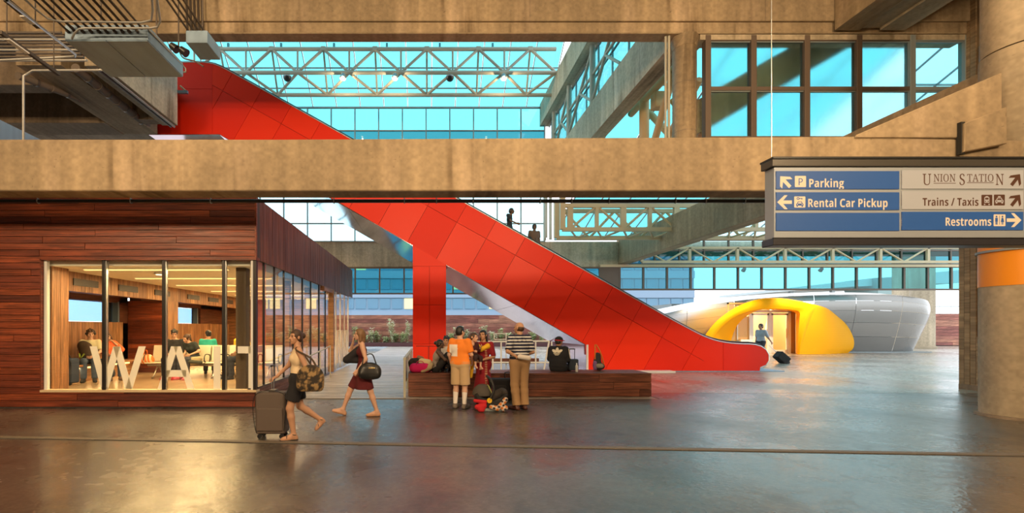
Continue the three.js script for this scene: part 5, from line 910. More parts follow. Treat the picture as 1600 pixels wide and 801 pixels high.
const STAND = { pelvis: [0, 0.96, 0], waist: [0, 1.09, 0.005], chest: [0, 1.28, 0], neck: [0, 1.46, -0.01], head: [0, 1.635, 0.02], shL: [0.18, 1.425, -0.01], shR: [-0.18, 1.425, -0.01], elL: [0.225, 1.135, -0.03], elR: [-0.225, 1.135, -0.03], wrL: [0.235, 0.885, 0.03], wrR: [-0.235, 0.885, 0.03], hpL: [0.09, 0.93, 0], hpR: [-0.09, 0.93, 0], knL: [0.10, 0.50, 0.02], knR: [-0.10, 0.50, 0.02], anL: [0.105, 0.085, -0.02], anR: [-0.105, 0.085, -0.02], toL: [0.125, 0.032, 0.15], toR: [-0.125, 0.032, 0.15] };
const SIT = (h) => ({ pelvis: [0, h + 0.11, 0], waist: [0, h + 0.24, -0.01], chest: [0, h + 0.42, -0.01], neck: [0, h + 0.61, 0.0], head: [0, h + 0.785, 0.03], shL: [0.18, h + 0.575, -0.01], shR: [-0.18, h + 0.575, -0.01], elL: [0.23, h + 0.31, 0.06], elR: [-0.23, h + 0.31, 0.06], wrL: [0.10, h + 0.22, 0.27], wrR: [-0.10, h + 0.22, 0.27], hpL: [0.09, h + 0.09, 0.02], hpR: [-0.09, h + 0.09, 0.02], knL: [0.12, h + 0.08, 0.43], knR: [-0.12, h + 0.08, 0.43], anL: [0.12, 0.085, 0.42], anR: [-0.12, 0.085, 0.42], toL: [0.14, 0.032, 0.58], toR: [-0.14, 0.032, 0.58] });
const skinM = (r, g, b) => std(lin(r, g, b), 0.55);
const SKIN = { fair: skinM(0.62, 0.36, 0.25), tan: skinM(0.52, 0.28, 0.17), brown: skinM(0.30, 0.15, 0.085), dark: skinM(0.10, 0.052, 0.034), silhouetteShade: skinM(0.14, 0.085, 0.06) };  // last tone: backlit shade of the riders put into the skin colour
const HAIR = { black: std(lin(0.012, 0.010, 0.010), 0.45), brown: std(lin(0.06, 0.028, 0.014), 0.5), light: std(lin(0.19, 0.10, 0.045), 0.5) };
const cloth = (r, g, b, rough = 0.85) => std(lin(r, g, b), rough, 0, { bumpMap: clothBump, bumpScale: 0.001 });
const printed = std(0xffffff, 0.85, 0, { vertexColors: true });
const eyeM = std(lin(0.02, 0.015, 0.012), 0.2), mouthM = std(lin(0.34, 0.10, 0.08), 0.5);

function person(o) {
  const s = (o.H ?? 1.72) / 1.75, w = o.wide ?? 1, cell = o.cell ?? 0.014;
  const J = {}; const src = { ...(o.sit !== undefined ? SIT(o.sit / s) : STAND), ...(o.J ?? {}) };
  for (const k in src) J[k] = v3.mul(src[k], s);
  const t = thing('person', o.label, 'person', V(o.at[0], o.y ?? 0, o.at[1]), o.group); t.rotation.y = o.turn ?? 0; baseOf.set(t, new THREE.Vector3());
  const ax = v3.norm(v3.sub(J.neck, J.pelvis)), rt = v3.norm(v3.sub(J.shL, J.shR)), fw = v3.norm(v3.cross(rt, ax)), hp = v3.norm(v3.sub(J.hpL, J.hpR));
  const off = (p, r, d) => v3.add(p, v3.mul(r, d * s)), fem = o.female ? 1 : 0;
  const torso = (inf, loose = 0) => {
    const f = { f: fw, fl: 0.70 }, b = w;
    return [cap(off(J.shR, rt, 0.045), off(J.shL, rt, -0.045), (0.062 + inf) * s, (0.062 + inf) * s, f),
      cap(off(v3.lerp(J.chest, J.neck, 0.35), rt, -0.085 * b), off(v3.lerp(J.chest, J.neck, 0.35), rt, 0.085 * b), (0.10 + inf) * s, (0.10 + inf) * s, f),
      cap(off(J.chest, rt, -0.065 * b), off(J.chest, rt, 0.065 * b), (0.112 * b + inf + (fem ? 0.004 : 0)) * s, (0.112 * b + inf) * s, f),
      cap(off(J.waist, rt, -0.05 * b), off(J.waist, rt, 0.05 * b), ((fem ? 0.088 : 0.105) * b + inf + loose) * s, ((fem ? 0.088 : 0.105) * b + inf + loose) * s, f),
      cap(J.chest, J.waist, (0.12 * b + inf) * s, ((fem ? 0.095 : 0.115) * b + inf + loose) * s, f),
      ...(fem ? [1, -1].map((q) => cap(v3.add(off(v3.lerp(J.chest, J.neck, 0.08), rt, q * 0.07), v3.mul(fw, 0.055 * s)), v3.add(off(v3.lerp(J.chest, J.neck, 0.02), rt, q * 0.065), v3.mul(fw, 0.06 * s)), (0.055 + inf * 0.8) * s, (0.05 + inf * 0.8) * s)) : [])];
  };
  const hips = (inf) => [cap(off(J.pelvis, hp, -0.065 * w), off(J.pelvis, hp, 0.065 * w), (0.112 * w + inf + fem * 0.006) * s, (0.112 * w + inf + fem * 0.006) * s, { f: fw, fl: 0.84 }), cap(J.waist, J.pelvis, (0.098 * w + inf) * s, (0.115 * w + inf) * s, { f: fw, fl: 0.78 })];
  const leg = (S, inf, len = 2, end = 0, flare = 0) => {
    const h = J['hp' + S], k = J['kn' + S], a = J['an' + S], r = [];
    const R = [0.088 * w, 0.058, 0.056, 0.036];
    if (len <= 1) { const e = v3.lerp(h, k, len); r.push(cap(h, e, (R[0] + inf) * s, (R[0] + (R[1] - R[0]) * len + inf + flare) * s, { flat: true })); return r; }
    r.push(cap(h, k, (R[0] + inf) * s, (R[1] + inf) * s)); const e = v3.lerp(k, a, len - 1), m = v3.lerp(k, e, 0.3), bk = v3.mul(v3.norm(v3.cross(v3.sub(k, a), hp)), (inf > 0.01 ? 0.006 : 0.014) * s);
    const cm = v3.sub(m, v3.mul(bk, -1)); r.push(cap(k, v3.lerp(k, e, 0.32), (R[1] + inf) * s, (R[2] + inf) * s), cap(v3.lerp(k, e, 0.32), e, (R[2] + inf) * s, (R[3] + inf + end) * s, { flat: inf > 0 })); return r;
  };
  const arm = (S, inf, len = 2) => {
    const h = J['sh' + S], k = J['el' + S], a = J['wr' + S], r = [], R = [0.052 * (0.5 + 0.5 * w), 0.038, 0.037, 0.025];
    if (len <= 1) { const e = v3.lerp(h, k, len); r.push(cap(h, e, (R[0] + inf) * s, (R[0] + (R[1] - R[0]) * len + inf + 0.006) * s, { flat: true })); return r; }
    r.push(cap(h, k, (R[0] + inf) * s, (R[1] + inf) * s)); const e = v3.lerp(k, a, len - 1); r.push(cap(k, e, (R[2] + inf) * s, (R[3] + inf) * s, { flat: inf > 0 })); return r;
  };
  const foot = (S, inf = 0) => { const a = J['an' + S], b = J['to' + S], d = v3.norm(v3.sub(b, a)), heel = v3.sub([a[0], Math.min(a[1], b[1] + 0.02 * s) , a[2]], v3.mul([d[0], 0, d[2]], 0.035 * s)), hl = v3.add(heel, v3.mul(v3.norm(v3.sub(a, J['kn' + S])), 0.03 * s)), hh = a[1] > 0.16 * s ? v3.add(a, v3.mul(v3.norm(v3.sub(a, J['kn' + S])), 0.045 * s)) : [heel[0], 0.035 * s, heel[2]];
    return [cap(a, b, (0.036 + inf) * s, (0.026 + inf) * s), cap(hh, b, (0.032 + inf) * s, (0.026 + inf) * s), cap(a, hh, (0.034 + inf) * s, (0.032 + inf) * s), cap(v3.lerp(hh, b, 0.55), v3.add(b, v3.mul(d, 0.03 * s)), (0.036 + inf) * s, (0.02 + inf) * s)]; };
  // body
  const bodyP = [...torso(0), ...hips(0), ...['L', 'R'].flatMap((S) => [...leg(S, 0), ...arm(S, 0), ...foot(S)]), cap(J.neck, v3.lerp(J.neck, J.head, 0.55), 0.056 * s, 0.05 * s)];
  const geos = [blob(bodyP, 0.028 * s, cell)];
  // head in its own frame
  const hs = s * (o.headScale ?? 1), hq = new THREE.Quaternion().setFromEuler(new THREE.Euler(o.pitch ?? 0, o.yaw ?? 0, o.roll ?? 0, 'YXZ'));
  const place = (g) => { g.scale(hs, hs, hs); g.applyQuaternion(hq); g.translate(...J.head); return g; };
  const E = (x, y, z, a, b, c) => ({ a: [x, y, z], b: [x, y, z], ra: 0, rb: 0, ell: [a, b, c], R: null, f: null, fl: 1, flat: false, clip: null });
  const headP = [E(0, 0.018, -0.012, 0.076, 0.096, 0.094), E(0, -0.045, 0.028, 0.055, 0.066, 0.062), cap([0, -0.09, 0.066], [0, -0.086, 0.062], 0.022, 0.022), cap([0, 0.012, 0.088], [0, -0.024, 0.107], 0.009, 0.014), cap([-0.013, -0.028, 0.092], [0.013, -0.028, 0.092], 0.010, 0.010), cap([-0.036, 0.03, 0.070], [0.036, 0.03, 0.070], 0.014, 0.014), cap([-0.02, -0.058, 0.083], [0.02, -0.058, 0.083], 0.010, 0.010), cap([0.04, -0.018, 0.05], [-0.04, -0.018, 0.05], 0.026, 0.026), E(0.078, -0.005, -0.008, 0.012, 0.031, 0.02), E(-0.078, -0.005, -0.008, 0.012, 0.031, 0.02), cap([0, -0.10, -0.03], [0, -0.17, -0.02], 0.05, 0.05)];
  geos.push(place(blob(headP, 0.016, o.headCell ?? 0.006)));
  // hands
  for (const S of ['L', 'R']) {
    const W = J['wr' + S], el = J['el' + S], hd = o['hand' + S] ?? {}, d = v3.norm(hd.dir ?? v3.sub(W, el)), inward = hd.palm ?? (S === 'L' ? [-1, 0, 0] : [1, 0, 0]), curl = hd.curl ?? 0.35;
    let n = v3.norm(v3.sub(inward, v3.mul(d, v3.dot(inward, d)))); const side = v3.norm(v3.cross(d, n)), sd = (S === 'L' ? -1 : 1);
    const hp2 = [cap([-0.022, 0.015, 0], [-0.026, 0.082, 0], 0.017, 0.014), cap([0, 0.01, 0], [0, 0.086, 0], 0.018, 0.014), cap([0.022, 0.015, 0], [0.026, 0.084, 0], 0.017, 0.014), cap([0, -0.03, 0], [0, 0.02, 0], 0.023, 0.021)];
    const fl = [0.066, 0.076, 0.072, 0.056], fx = [0.030, 0.0105, -0.0095, -0.0285];
    fx.forEach((x, i) => { let p = [x, 0.085, 0], a = curl * 0.7 + i * 0.05; const seg = [0.42, 0.32, 0.26]; for (let k = 0; k < 3; k++) { const q = [p[0] + x * 0.06, p[1] + Math.cos(a) * fl[i] * seg[k], p[2] + Math.sin(a) * fl[i] * seg[k]]; hp2.push(cap(p, q, 0.0092 - k * 0.0012, 0.0084 - k * 0.0012)); p = q; a += curl * 1.1; } });
    hp2.push(cap([0.022, 0.025, 0.004], [0.045, 0.052, 0.016], 0.013, 0.0105), cap([0.045, 0.052, 0.016], [0.050, 0.08, 0.026 + curl * 0.02], 0.0100, 0.0082));
    const g = blob(hp2, 0.007, o.handCell ?? 0.0055), m = new THREE.Matrix4().makeBasis(new THREE.Vector3(...side).multiplyScalar(-sd), new THREE.Vector3(...d), new THREE.Vector3(...n)); if (m.determinant() < 0) { m.makeBasis(new THREE.Vector3(...side).multiplyScalar(sd), new THREE.Vector3(...d), new THREE.Vector3(...n)); }
    g.scale(hs0(), hs0(), hs0()); g.applyMatrix4(m); g.translate(...v3.add(W, v3.mul(d, 0.012 * s))); geos.push(g);
  }
  function hs0() { return s * (o.handScale ?? 1); }
  const body = finish(new THREE.Mesh(mergeGeometries(geos), o.skin)); body.name = 'body'; t.add(body);
  const put = (name, g, mat, label) => { const m = finish(new THREE.Mesh(g, mat)); m.name = name; if (label) m.userData.label = label; t.add(m); return m; };
  if (!o.noFace) { for (const x of [-0.03, 0.03]) { const e = new THREE.SphereGeometry(0.0105, 10, 8); e.scale(1.25, 0.7, 0.6); e.translate(x, 0.008, 0.0865); put('eye', place(e), eyeM); const b = new THREE.CapsuleGeometry(0.0042, 0.026, 3, 6); b.rotateZ(Math.PI / 2 + (x > 0 ? -0.1 : 0.1)); b.translate(x, 0.032, 0.087); put('eyebrow', place(b), o.hair ?? HAIR.black); } const m = new THREE.SphereGeometry(0.02, 10, 6); m.scale(1, 0.28, 0.4); m.translate(0, -0.06, 0.089); put('mouth', place(m), mouthM); }
  // hair
  if (o.hairStyle !== 'none' && o.hair) {
    const st = o.hairStyle ?? 'short', g0 = st === 'bald' ? [] : [E(0, 0.03, -0.016, 0.087, 0.100, 0.102), E(0, -0.02, -0.05, 0.080, 0.075, 0.066)];
    const cuts = [(x, y, z) => Math.min(z - 0.045 + Math.max(0, (0.03 - y)) * 0.6, 0.062 - y)]; let kk = 0.02;
    if (st === 'short') cuts.push((x, y, z) => -0.075 - y);
    if (st === 'messy') { g0.push(...[[0.04, 0.10, 0.03], [-0.04, 0.11, 0.02], [0, 0.12, -0.04], [0.06, 0.07, -0.03], [-0.06, 0.07, -0.04], [0.02, 0.085, 0.07], [-0.03, 0.08, 0.075]].map(([x, y, z]) => cap([x, y, z], [x * 1.2, y + 0.01, z], 0.03, 0.022))); cuts.push((x, y, z) => -0.08 - y); }
    if (st === 'bob') g0.push(cap([0.06, 0, -0.02], [0.07, -0.12, -0.02], 0.035, 0.03), cap([-0.06, 0, -0.02], [-0.07, -0.12, -0.02], 0.035, 0.03), cap([0, 0, -0.07], [0, -0.13, -0.06], 0.06, 0.06));
    if (st === 'long') g0.push(cap([0, 0, -0.08], [0, -0.30, -0.11], 0.065, 0.04, { f: [0, 0, 1], fl: 0.6 }), cap([0.06, 0, -0.04], [0.075, -0.20, -0.05], 0.035, 0.025), cap([-0.06, 0, -0.04], [-0.075, -0.20, -0.05], 0.035, 0.025));
    if (st === 'bun') g0.push(E(0, 0.02, -0.135, 0.05, 0.05, 0.045));
    if (st === 'pony') g0.push(E(0, 0.05, -0.115, 0.03, 0.03, 0.03), cap([0, 0.05, -0.12], [0, -0.16, -0.15], 0.036, 0.018));
    if (st === 'bald') { g0.push(E(0, -0.012, -0.03, 0.084, 0.068, 0.082)); cuts.length = 0; cuts.push((x, y, z) => z - 0.015, (x, y, z) => y - 0.052, (x, y, z) => -0.078 - y); kk = 0.01; }
    put('hair', place(net(fieldOf(g0, kk, cuts.map((c, i) => (i === 0 && st !== 'bald') ? (x, y, z) => -Math.max(0.052 - z - Math.max(0, 0.03 - y) * -0.35, y - 0.062) : c)), boundsOf(g0, 0.012), 0.006)), o.hair);
  }
  // clothing
  for (const c of o.wear ?? []) {
    const inf = c.inf ?? 0.016; let P = [], cuts = [], k = 0.03 * s;
    if (c.kind === 'top') { P = [...torso(inf, c.loose ?? 0), ...hips(inf + (c.tuck ? -0.004 : 0.006)), ...['L', 'R'].flatMap((S) => arm(S, inf - 0.002, c.sleeve ?? 0.55))]; const hem = v3.lerp(J.waist, J.pelvis, c.hem ?? 0.9), nk = v3.lerp(J.neck, J.head, c.collar ?? 0.06), hd2 = v3.dot(hem, ax), nd2 = v3.dot(nk, ax), clip = [(x, y, z) => hd2 - (x * ax[0] + y * ax[1] + z * ax[2]), (x, y, z) => x * ax[0] + y * ax[1] + z * ax[2] - nd2]; const nT = torso(0).length + 2; P.forEach((q, i) => { if (i < nT) q.clip = clip; }); P.push(cap(v3.lerp(J.chest, J.neck, 0.8), J.neck, (0.07 + inf) * s, (0.052 + inf) * s, { clip })); if (c.sleeve === 0) P = P.slice(0, nT).filter((q, i) => i > 0).concat([cap(off(J.shR, rt, 0.08), off(J.shL, rt, -0.08), (0.06 + inf) * s, (0.06 + inf) * s, { f: fw, fl: 0.75, clip: [...clip, (x, y, z) => x * ax[0] + y * ax[1] + z * ax[2] - nd2 + 0.035 * s] })]); }
    if (c.kind === 'bottom') { P = [...hips(inf), ...['L', 'R'].flatMap((S) => leg(S, inf, c.len ?? 1.97, c.end ?? 0.012, c.flare ?? 0.008))]; k = (c.k ?? 0.03) * s; if (c.split) P.forEach((q) => { if (q.flat) q.ra = Math.min(q.ra, q.rb); }); const wst = v3.lerp(J.waist, J.pelvis, c.rise ?? 0.2), wd = v3.dot(wst, ax), clip = [(x, y, z) => x * ax[0] + y * ax[1] + z * ax[2] - wd]; P[0].clip = P[1].clip = clip; }
    if (c.kind === 'skirt') { const top = v3.lerp(J.waist, J.pelvis, 0), b = c.to.map ? v3.mul(c.to, s) : [J.pelvis[0], c.to * s, J.pelvis[2]]; P = [...hips(inf), cap(J.pelvis, b, (0.128 + inf) * s, (c.r ?? 0.17) * s, { flat: true, f: fw, fl: c.flat ?? 0.8 })]; if (c.legs) P.push(...['L', 'R'].flatMap((S) => leg(S, inf + 0.012, c.legs))); k = 0.06 * s; cuts.push((x, y, z) => v3.dot(v3.sub([x, y, z], top), ax)); if (c.legs) cuts.push((x, y, z) => b[1] - y); }
    if (c.kind === 'shoes') { for (const S of c.side ? [c.side] : ['L', 'R']) { const q = foot(S, c.inf ?? 0.009), a = J['an' + S], up = c.high ?? 0.02; put(c.name ?? 'shoe', net(fieldOf(q, 0.02 * s, [(x, y, z) => (a[1] < 0.16 * s ? y - a[1] - up : -1), (x, y, z) => (a[1] < 0.16 * s ? 0.003 - y : -1)]), boundsOf(q, 0.02), 0.008), c.mat); } continue; }
    if (c.kind === 'sandals') { for (const S of ['L', 'R']) { const a = J['an' + S], b = J['to' + S], d = v3.norm(v3.sub(b, a)); if (a[1] < 0.16 * s) { const q = [cap([a[0] - d[0] * 0.03, 0.006, a[2] - d[2] * 0.03], [b[0] + d[0] * 0.02, 0.006, b[2] + d[2] * 0.02], 0.04 * s, 0.038 * s)]; put('sandal', net(fieldOf(q, 0.01, [(x, y, z) => y - 0.014, (x, y, z) => -y]), boundsOf(q, 0.02), 0.007), c.mat); } const st2 = new THREE.TorusGeometry(0.042 * s, 0.007, 6, 18); st2.rotateX(Math.PI / 2 - 0.25); st2.translate(a[0], a[1] + 0.005, a[2]); put('strap', st2, c.mat); const m = v3.lerp(a, b, 0.72), s3 = new THREE.TorusGeometry(0.036 * s, 0.006, 6, 16); s3.rotateY(Math.atan2(d[0], d[2])); s3.translate(m[0], m[1] + 0.008, m[2]); put('strap', s3, c.mat); } continue; }
    if (c.kind === 'prims') { P = c.P.map((q) => ({ ...q, a: v3.mul(q.a, s), b: v3.mul(q.b ?? q.a, s), ra: (q.ra ?? 0) * s, rb: (q.rb ?? q.ra ?? 0) * s })); k = (c.k ?? 0.03) * s; }
    const f = fieldOf(P, k, cuts); c.field = f; put(c.name, net(f, boundsOf(P, 0.03), c.cell ?? cell * 0.9, c.colour), c.colour ? printed : c.mat, c.label);
  }
  return { t, J, s, fw, ax, rt, put, place, hq };
}
// flat emblem moulded onto a garment: shape drawn in metres on the plane (u, v) at o, pushed onto the cloth along n
function emblem(P, name, shapes, f, o, u, v, n, mat, label) {
  const g = new THREE.ShapeGeometry(shapes, 10), p = g.attributes.position;
  for (let i = 0; i < p.count; i++) { const a = p.getX(i), b = p.getY(i); let q = v3.add(v3.add(o, v3.mul(u, a)), v3.mul(v, b)); q = v3.add(q, v3.mul(n, 0.25)); for (let k = 0; k < 40; k++) { const d = f(...q); if (d < 0.012) break; q = v3.sub(q, v3.mul(n, Math.max(0.001, d * 0.8))); } p.setXYZ(i, q[0], q[1], q[2]); }
  g.computeVertexNormals(); return P.put(name, g, mat, label);
}
const shortBody = 0;

// ---------------------------------------------------------------- the travellers in the hall
const floorP = { anL: [0.10, 0.085, -0.02] };
// 1 woman pulling a suitcase
{
  const X = sx(464, 7.25), Z = 7.25;
  person({ label: 'woman in cream sleeveless top and black shorts walking left beside a tall suitcase', at: [X, Z], turn: -Math.PI / 2 + 0.38, H: 1.62, female: true, skin: SKIN.tan, hair: HAIR.brown, hairStyle: 'bun', yaw: 0.45, cell: 0.012,
    J: { pelvis: [0, 0.95, 0], knL: [0.09, 0.51, 0.12], anL: [0.09, 0.085, 0.06], toL: [0.10, 0.034, 0.22], knR: [-0.09, 0.51, -0.06], anR: [-0.10, 0.26, -0.40], toR: [-0.10, 0.13, -0.33], elL: [0.25, 1.14, -0.12], wrL: [0.20, 1.02, -0.24], elR: [-0.26, 1.17, 0.10], wrR: [-0.25, 0.98, 0.30] }, handR: { curl: 1.0, dir: [0.1, -0.25, 0.9], palm: [0, -1, 0] }, handL: { curl: 0.9 },
    wear: [{ name: 'tank_top', kind: 'top', sleeve: 0, mat: cloth(0.86, 0.66, 0.42), hem: 0.75, inf: 0.012 }, { name: 'shorts', kind: 'bottom', len: 0.72, mat: cloth(0.012, 0.011, 0.014), inf: 0.026, flare: 0.025 }, { kind: 'sandals', mat: M.black }] });
  const bz = 7.02, bx = sx(487, 7.1), b = thing('shoulder_bag', 'large patterned brown shoulder bag slung behind the woman with the suitcase', 'bag', V(bx, 0.75, bz));
  const col = (x, y, z) => { const n = fbm(x * 1.7 + 3.1, y * 1.7 + z, 12, 12, 3, 77); return n > 0.55 ? [0.30, 0.19, 0.08] : n > 0.42 ? [0.12, 0.075, 0.035] : [0.03, 0.022, 0.016]; };
  const g = net(fieldOf([{ a: [bx, 0.93, -bz], b: [bx, 0.93, -bz], ra: 0, rb: 0, ell: [0.20, 0.19, 0.10] }, cap([bx - 0.10, 0.80, -bz], [bx + 0.10, 0.80, -bz], 0.09, 0.085)], 0.08, [(x, y, z) => 0.74 - y]), [[bx - 0.26, 0.70, -bz - 0.16], [bx + 0.26, 1.16, -bz + 0.16]], 0.009, col); g.translate(-bx, -0.75, bz); const m = finish(new THREE.Mesh(g, printed)); m.name = 'bag_body'; b.add(m);
  part(b, 'strap', tube([V(bx + 0.12, 1.02, bz - 0.03), V(bx + 0.02, 1.2, bz), V(X + 0.04, 1.33, 7.06), V(X + 0.03, 1.36, 7.16), V(X + 0.10, 1.22, 7.34), V(bx + 0.02, 1.05, bz + 0.12)], 0.014), cloth(0.08, 0.05, 0.03));
  const Zs = 7.35, x0 = sx(403, Zs), x1 = sx(449, Zs), s = thing('suitcase', 'tall grey-brown wheeled suitcase pulled by the woman in cream', 'suitcase', V((x0 + x1) / 2, 0, Zs)), sm = cloth(0.115, 0.085, 0.07, 0.7);
  part(s, 'case', rbox(x0, x1, 0.07, sy(611, Zs), Zs - 0.13, Zs + 0.13, 0.035, 3), sm); part(s, 'front_pocket', rbox(x0 + 0.03, x1 - 0.03, 0.12, 0.46, Zs - 0.155, Zs - 0.12, 0.015, 2), sm); part(s, 'piping', [tube([V(x0 + 0.03, 0.09, Zs - 0.128), V(x0 + 0.012, 0.12, Zs - 0.128), V(x0 + 0.012, sy(614, Zs), Zs - 0.128), V(x1 - 0.012, sy(614, Zs), Zs - 0.128), V(x1 - 0.012, 0.12, Zs - 0.128)], 0.006)], M.black);
  const hx = sx(426, Zs); for (const d of [-0.05, 0.05]) part(s, 'handle_rod', bar(V(hx, sy(612, Zs), Zs + d), V(hx, sy(571, Zs), Zs + d), 0.009), M.steel); part(s, 'handle_grip', bar(V(hx, sy(571, Zs), Zs - 0.065), V(hx, sy(571, Zs), Zs + 0.065), 0.016), M.black); part(s, 'handle_cup', rbox(hx - 0.04, hx + 0.06, sy(612, Zs) - 0.01, sy(609, Zs) + 0.01, Zs - 0.08, Zs + 0.08, 0.01, 1), M.conduit);
  for (const x of [x0 + 0.06, x1 - 0.06]) for (const d of [-0.09, 0.09]) { const w = new THREE.CylinderGeometry(0.035, 0.035, 0.025, 14); w.rotateX(Math.PI / 2); w.translate(x, 0.035, -Zs - d); part(s, 'wheel', w, M.black); }
}
// 2 woman in a dark red dress striding left
{
  const X = sx(567, 9.1), Z = 9.15, red = cloth(0.105, 0.008, 0.012);
  person({ label: 'woman in a sleeveless dark red dress striding left with hand at her chin', at: [X, Z], turn: -Math.PI / 2 + 0.12, H: 1.66, female: true, skin: SKIN.fair, hair: HAIR.light, hairStyle: 'bob', cell: 0.013,
    J: { pelvis: [0, 0.93, 0], waist: [0, 1.07, 0.01], chest: [0, 1.26, 0.02], neck: [0, 1.44, 0.03], head: [0, 1.61, 0.075], shL: [0.18, 1.41, 0.02], shR: [-0.17, 1.41, 0.03], knR: [-0.09, 0.52, 0.25], anR: [-0.09, 0.125, 0.40], toR: [-0.10, 0.10, 0.57], knL: [0.09, 0.50, -0.14], anL: [0.10, 0.095, -0.27], toL: [0.12, 0.034, -0.10], elR: [-0.20, 1.28, 0.26], wrR: [-0.07, 1.45, 0.20], elL: [0.235, 1.13, -0.05], wrL: [0.24, 0.93, 0.10] }, handR: { dir: [0.3, 0.9, -0.1], palm: [0.2, 0, -1], curl: 0.7 }, handL: { curl: 0.9 },
    wear: [{ name: 'dress_top', kind: 'top', sleeve: 0, mat: red, hem: 1.05, inf: 0.012 }, { name: 'dress_skirt', kind: 'skirt', to: 0.53, r: 0.20, legs: 0.93, mat: red, inf: 0.014 }, { kind: 'shoes', mat: SKIN.tan, inf: 0.004, high: -0.03, name: 'flat_shoe' }] });
  const z = 8.88, x = sx(578, 8.9), y = sy(577, 8.9), b = thing('handbag', 'large black handbag hanging from the arm of the woman in the red dress', 'bag', V(x, y, z));
  part(b, 'bag_body', (() => { const g = blob([{ a: [x, y - 0.02, -z], b: [x, y, -z], ra: 0, rb: 0, ell: [0.21, 0.155, 0.085] }, cap([x - 0.13, y - 0.09, -z], [x + 0.13, y - 0.1, -z], 0.075, 0.065)], 0.06, 0.01); return g; })(), M.black); part(b, 'handle', tube([V(x - 0.14, y + 0.10, z), V(x - 0.1, y + 0.24, z + 0.05), V(x + 0.02, y + 0.28, z + 0.1), V(x + 0.12, y + 0.1, z)], 0.012), M.black); part(b, 'clasp', rbox(x - 0.02, x + 0.10, y + 0.02, y + 0.045, z - 0.085, z - 0.06, 0.01, 2), std(lin(0.7, 0.5, 0.2), 0.3, 1));
  const b2x = sx(551, 9.0), b2y = sy(556, 9), b2 = thing('folded_jacket', 'black folded jacket carried in the crook of the arm of the woman in red', 'jacket', V(b2x, b2y, 9.15)); part(b2, 'cloth', blob([cap([b2x - 0.13, b2y - 0.06, -9.15], [b2x + 0.1, b2y + 0.10, -9.15], 0.06, 0.085), cap([b2x - 0.15, b2y - 0.09, -9.15], [b2x + 0.12, b2y - 0.09, -9.17], 0.05, 0.06)], 0.06, 0.01), cloth(0.014, 0.012, 0.016));
}
// 3 man in an orange T-shirt seen from behind
{
  const org = (x, y, z) => (z < 0 && x > 0.015 && x < 0.205 && y > 1.07 && y < 1.31) ? [0.85, 0.78, 0.72] : [0.88, 0.24, 0.025];  // white block stands for the bright deck showing through his motion blur
  person({ label: 'man in orange T-shirt, khaki shorts and white socks standing with his back turned', at: [sx(719, 10.0), 10.0], turn: Math.PI - 0.45, H: 1.68, wide: 1.1, skin: SKIN.fair, hair: HAIR.black, hairStyle: 'short', yaw: -0.5, cell: 0.013, J: { elL: [0.255, 1.14, 0.0], elR: [-0.25, 1.15, 0.02], wrR: [-0.20, 1.0, 0.2], wrL: [0.24, 0.90, 0.1] },
    wear: [{ name: 't_shirt', kind: 'top', sleeve: 0.8, hem: 1.15, inf: 0.026, loose: 0.01, colour: org, cell: 0.011, label: 'orange T-shirt with a white block standing for the bright deck showing through' }, { name: 'shorts', kind: 'bottom', len: 0.98, mat: cloth(0.55, 0.38, 0.21), inf: 0.032, flare: 0.024, rise: 0.5, k: 0.008, split: 1 }, { name: 'sock', kind: 'prims', P: [cap([0.102, 0.36, 0.005], [0.105, 0.09, -0.02], 0.06, 0.044, { flat: false }), cap([-0.102, 0.36, 0.005], [-0.105, 0.09, -0.02], 0.06, 0.044)], mat: cloth(0.8, 0.74, 0.70), k: 0.005 }, { kind: 'shoes', mat: cloth(0.16, 0.13, 0.11), inf: 0.013 }] });
}
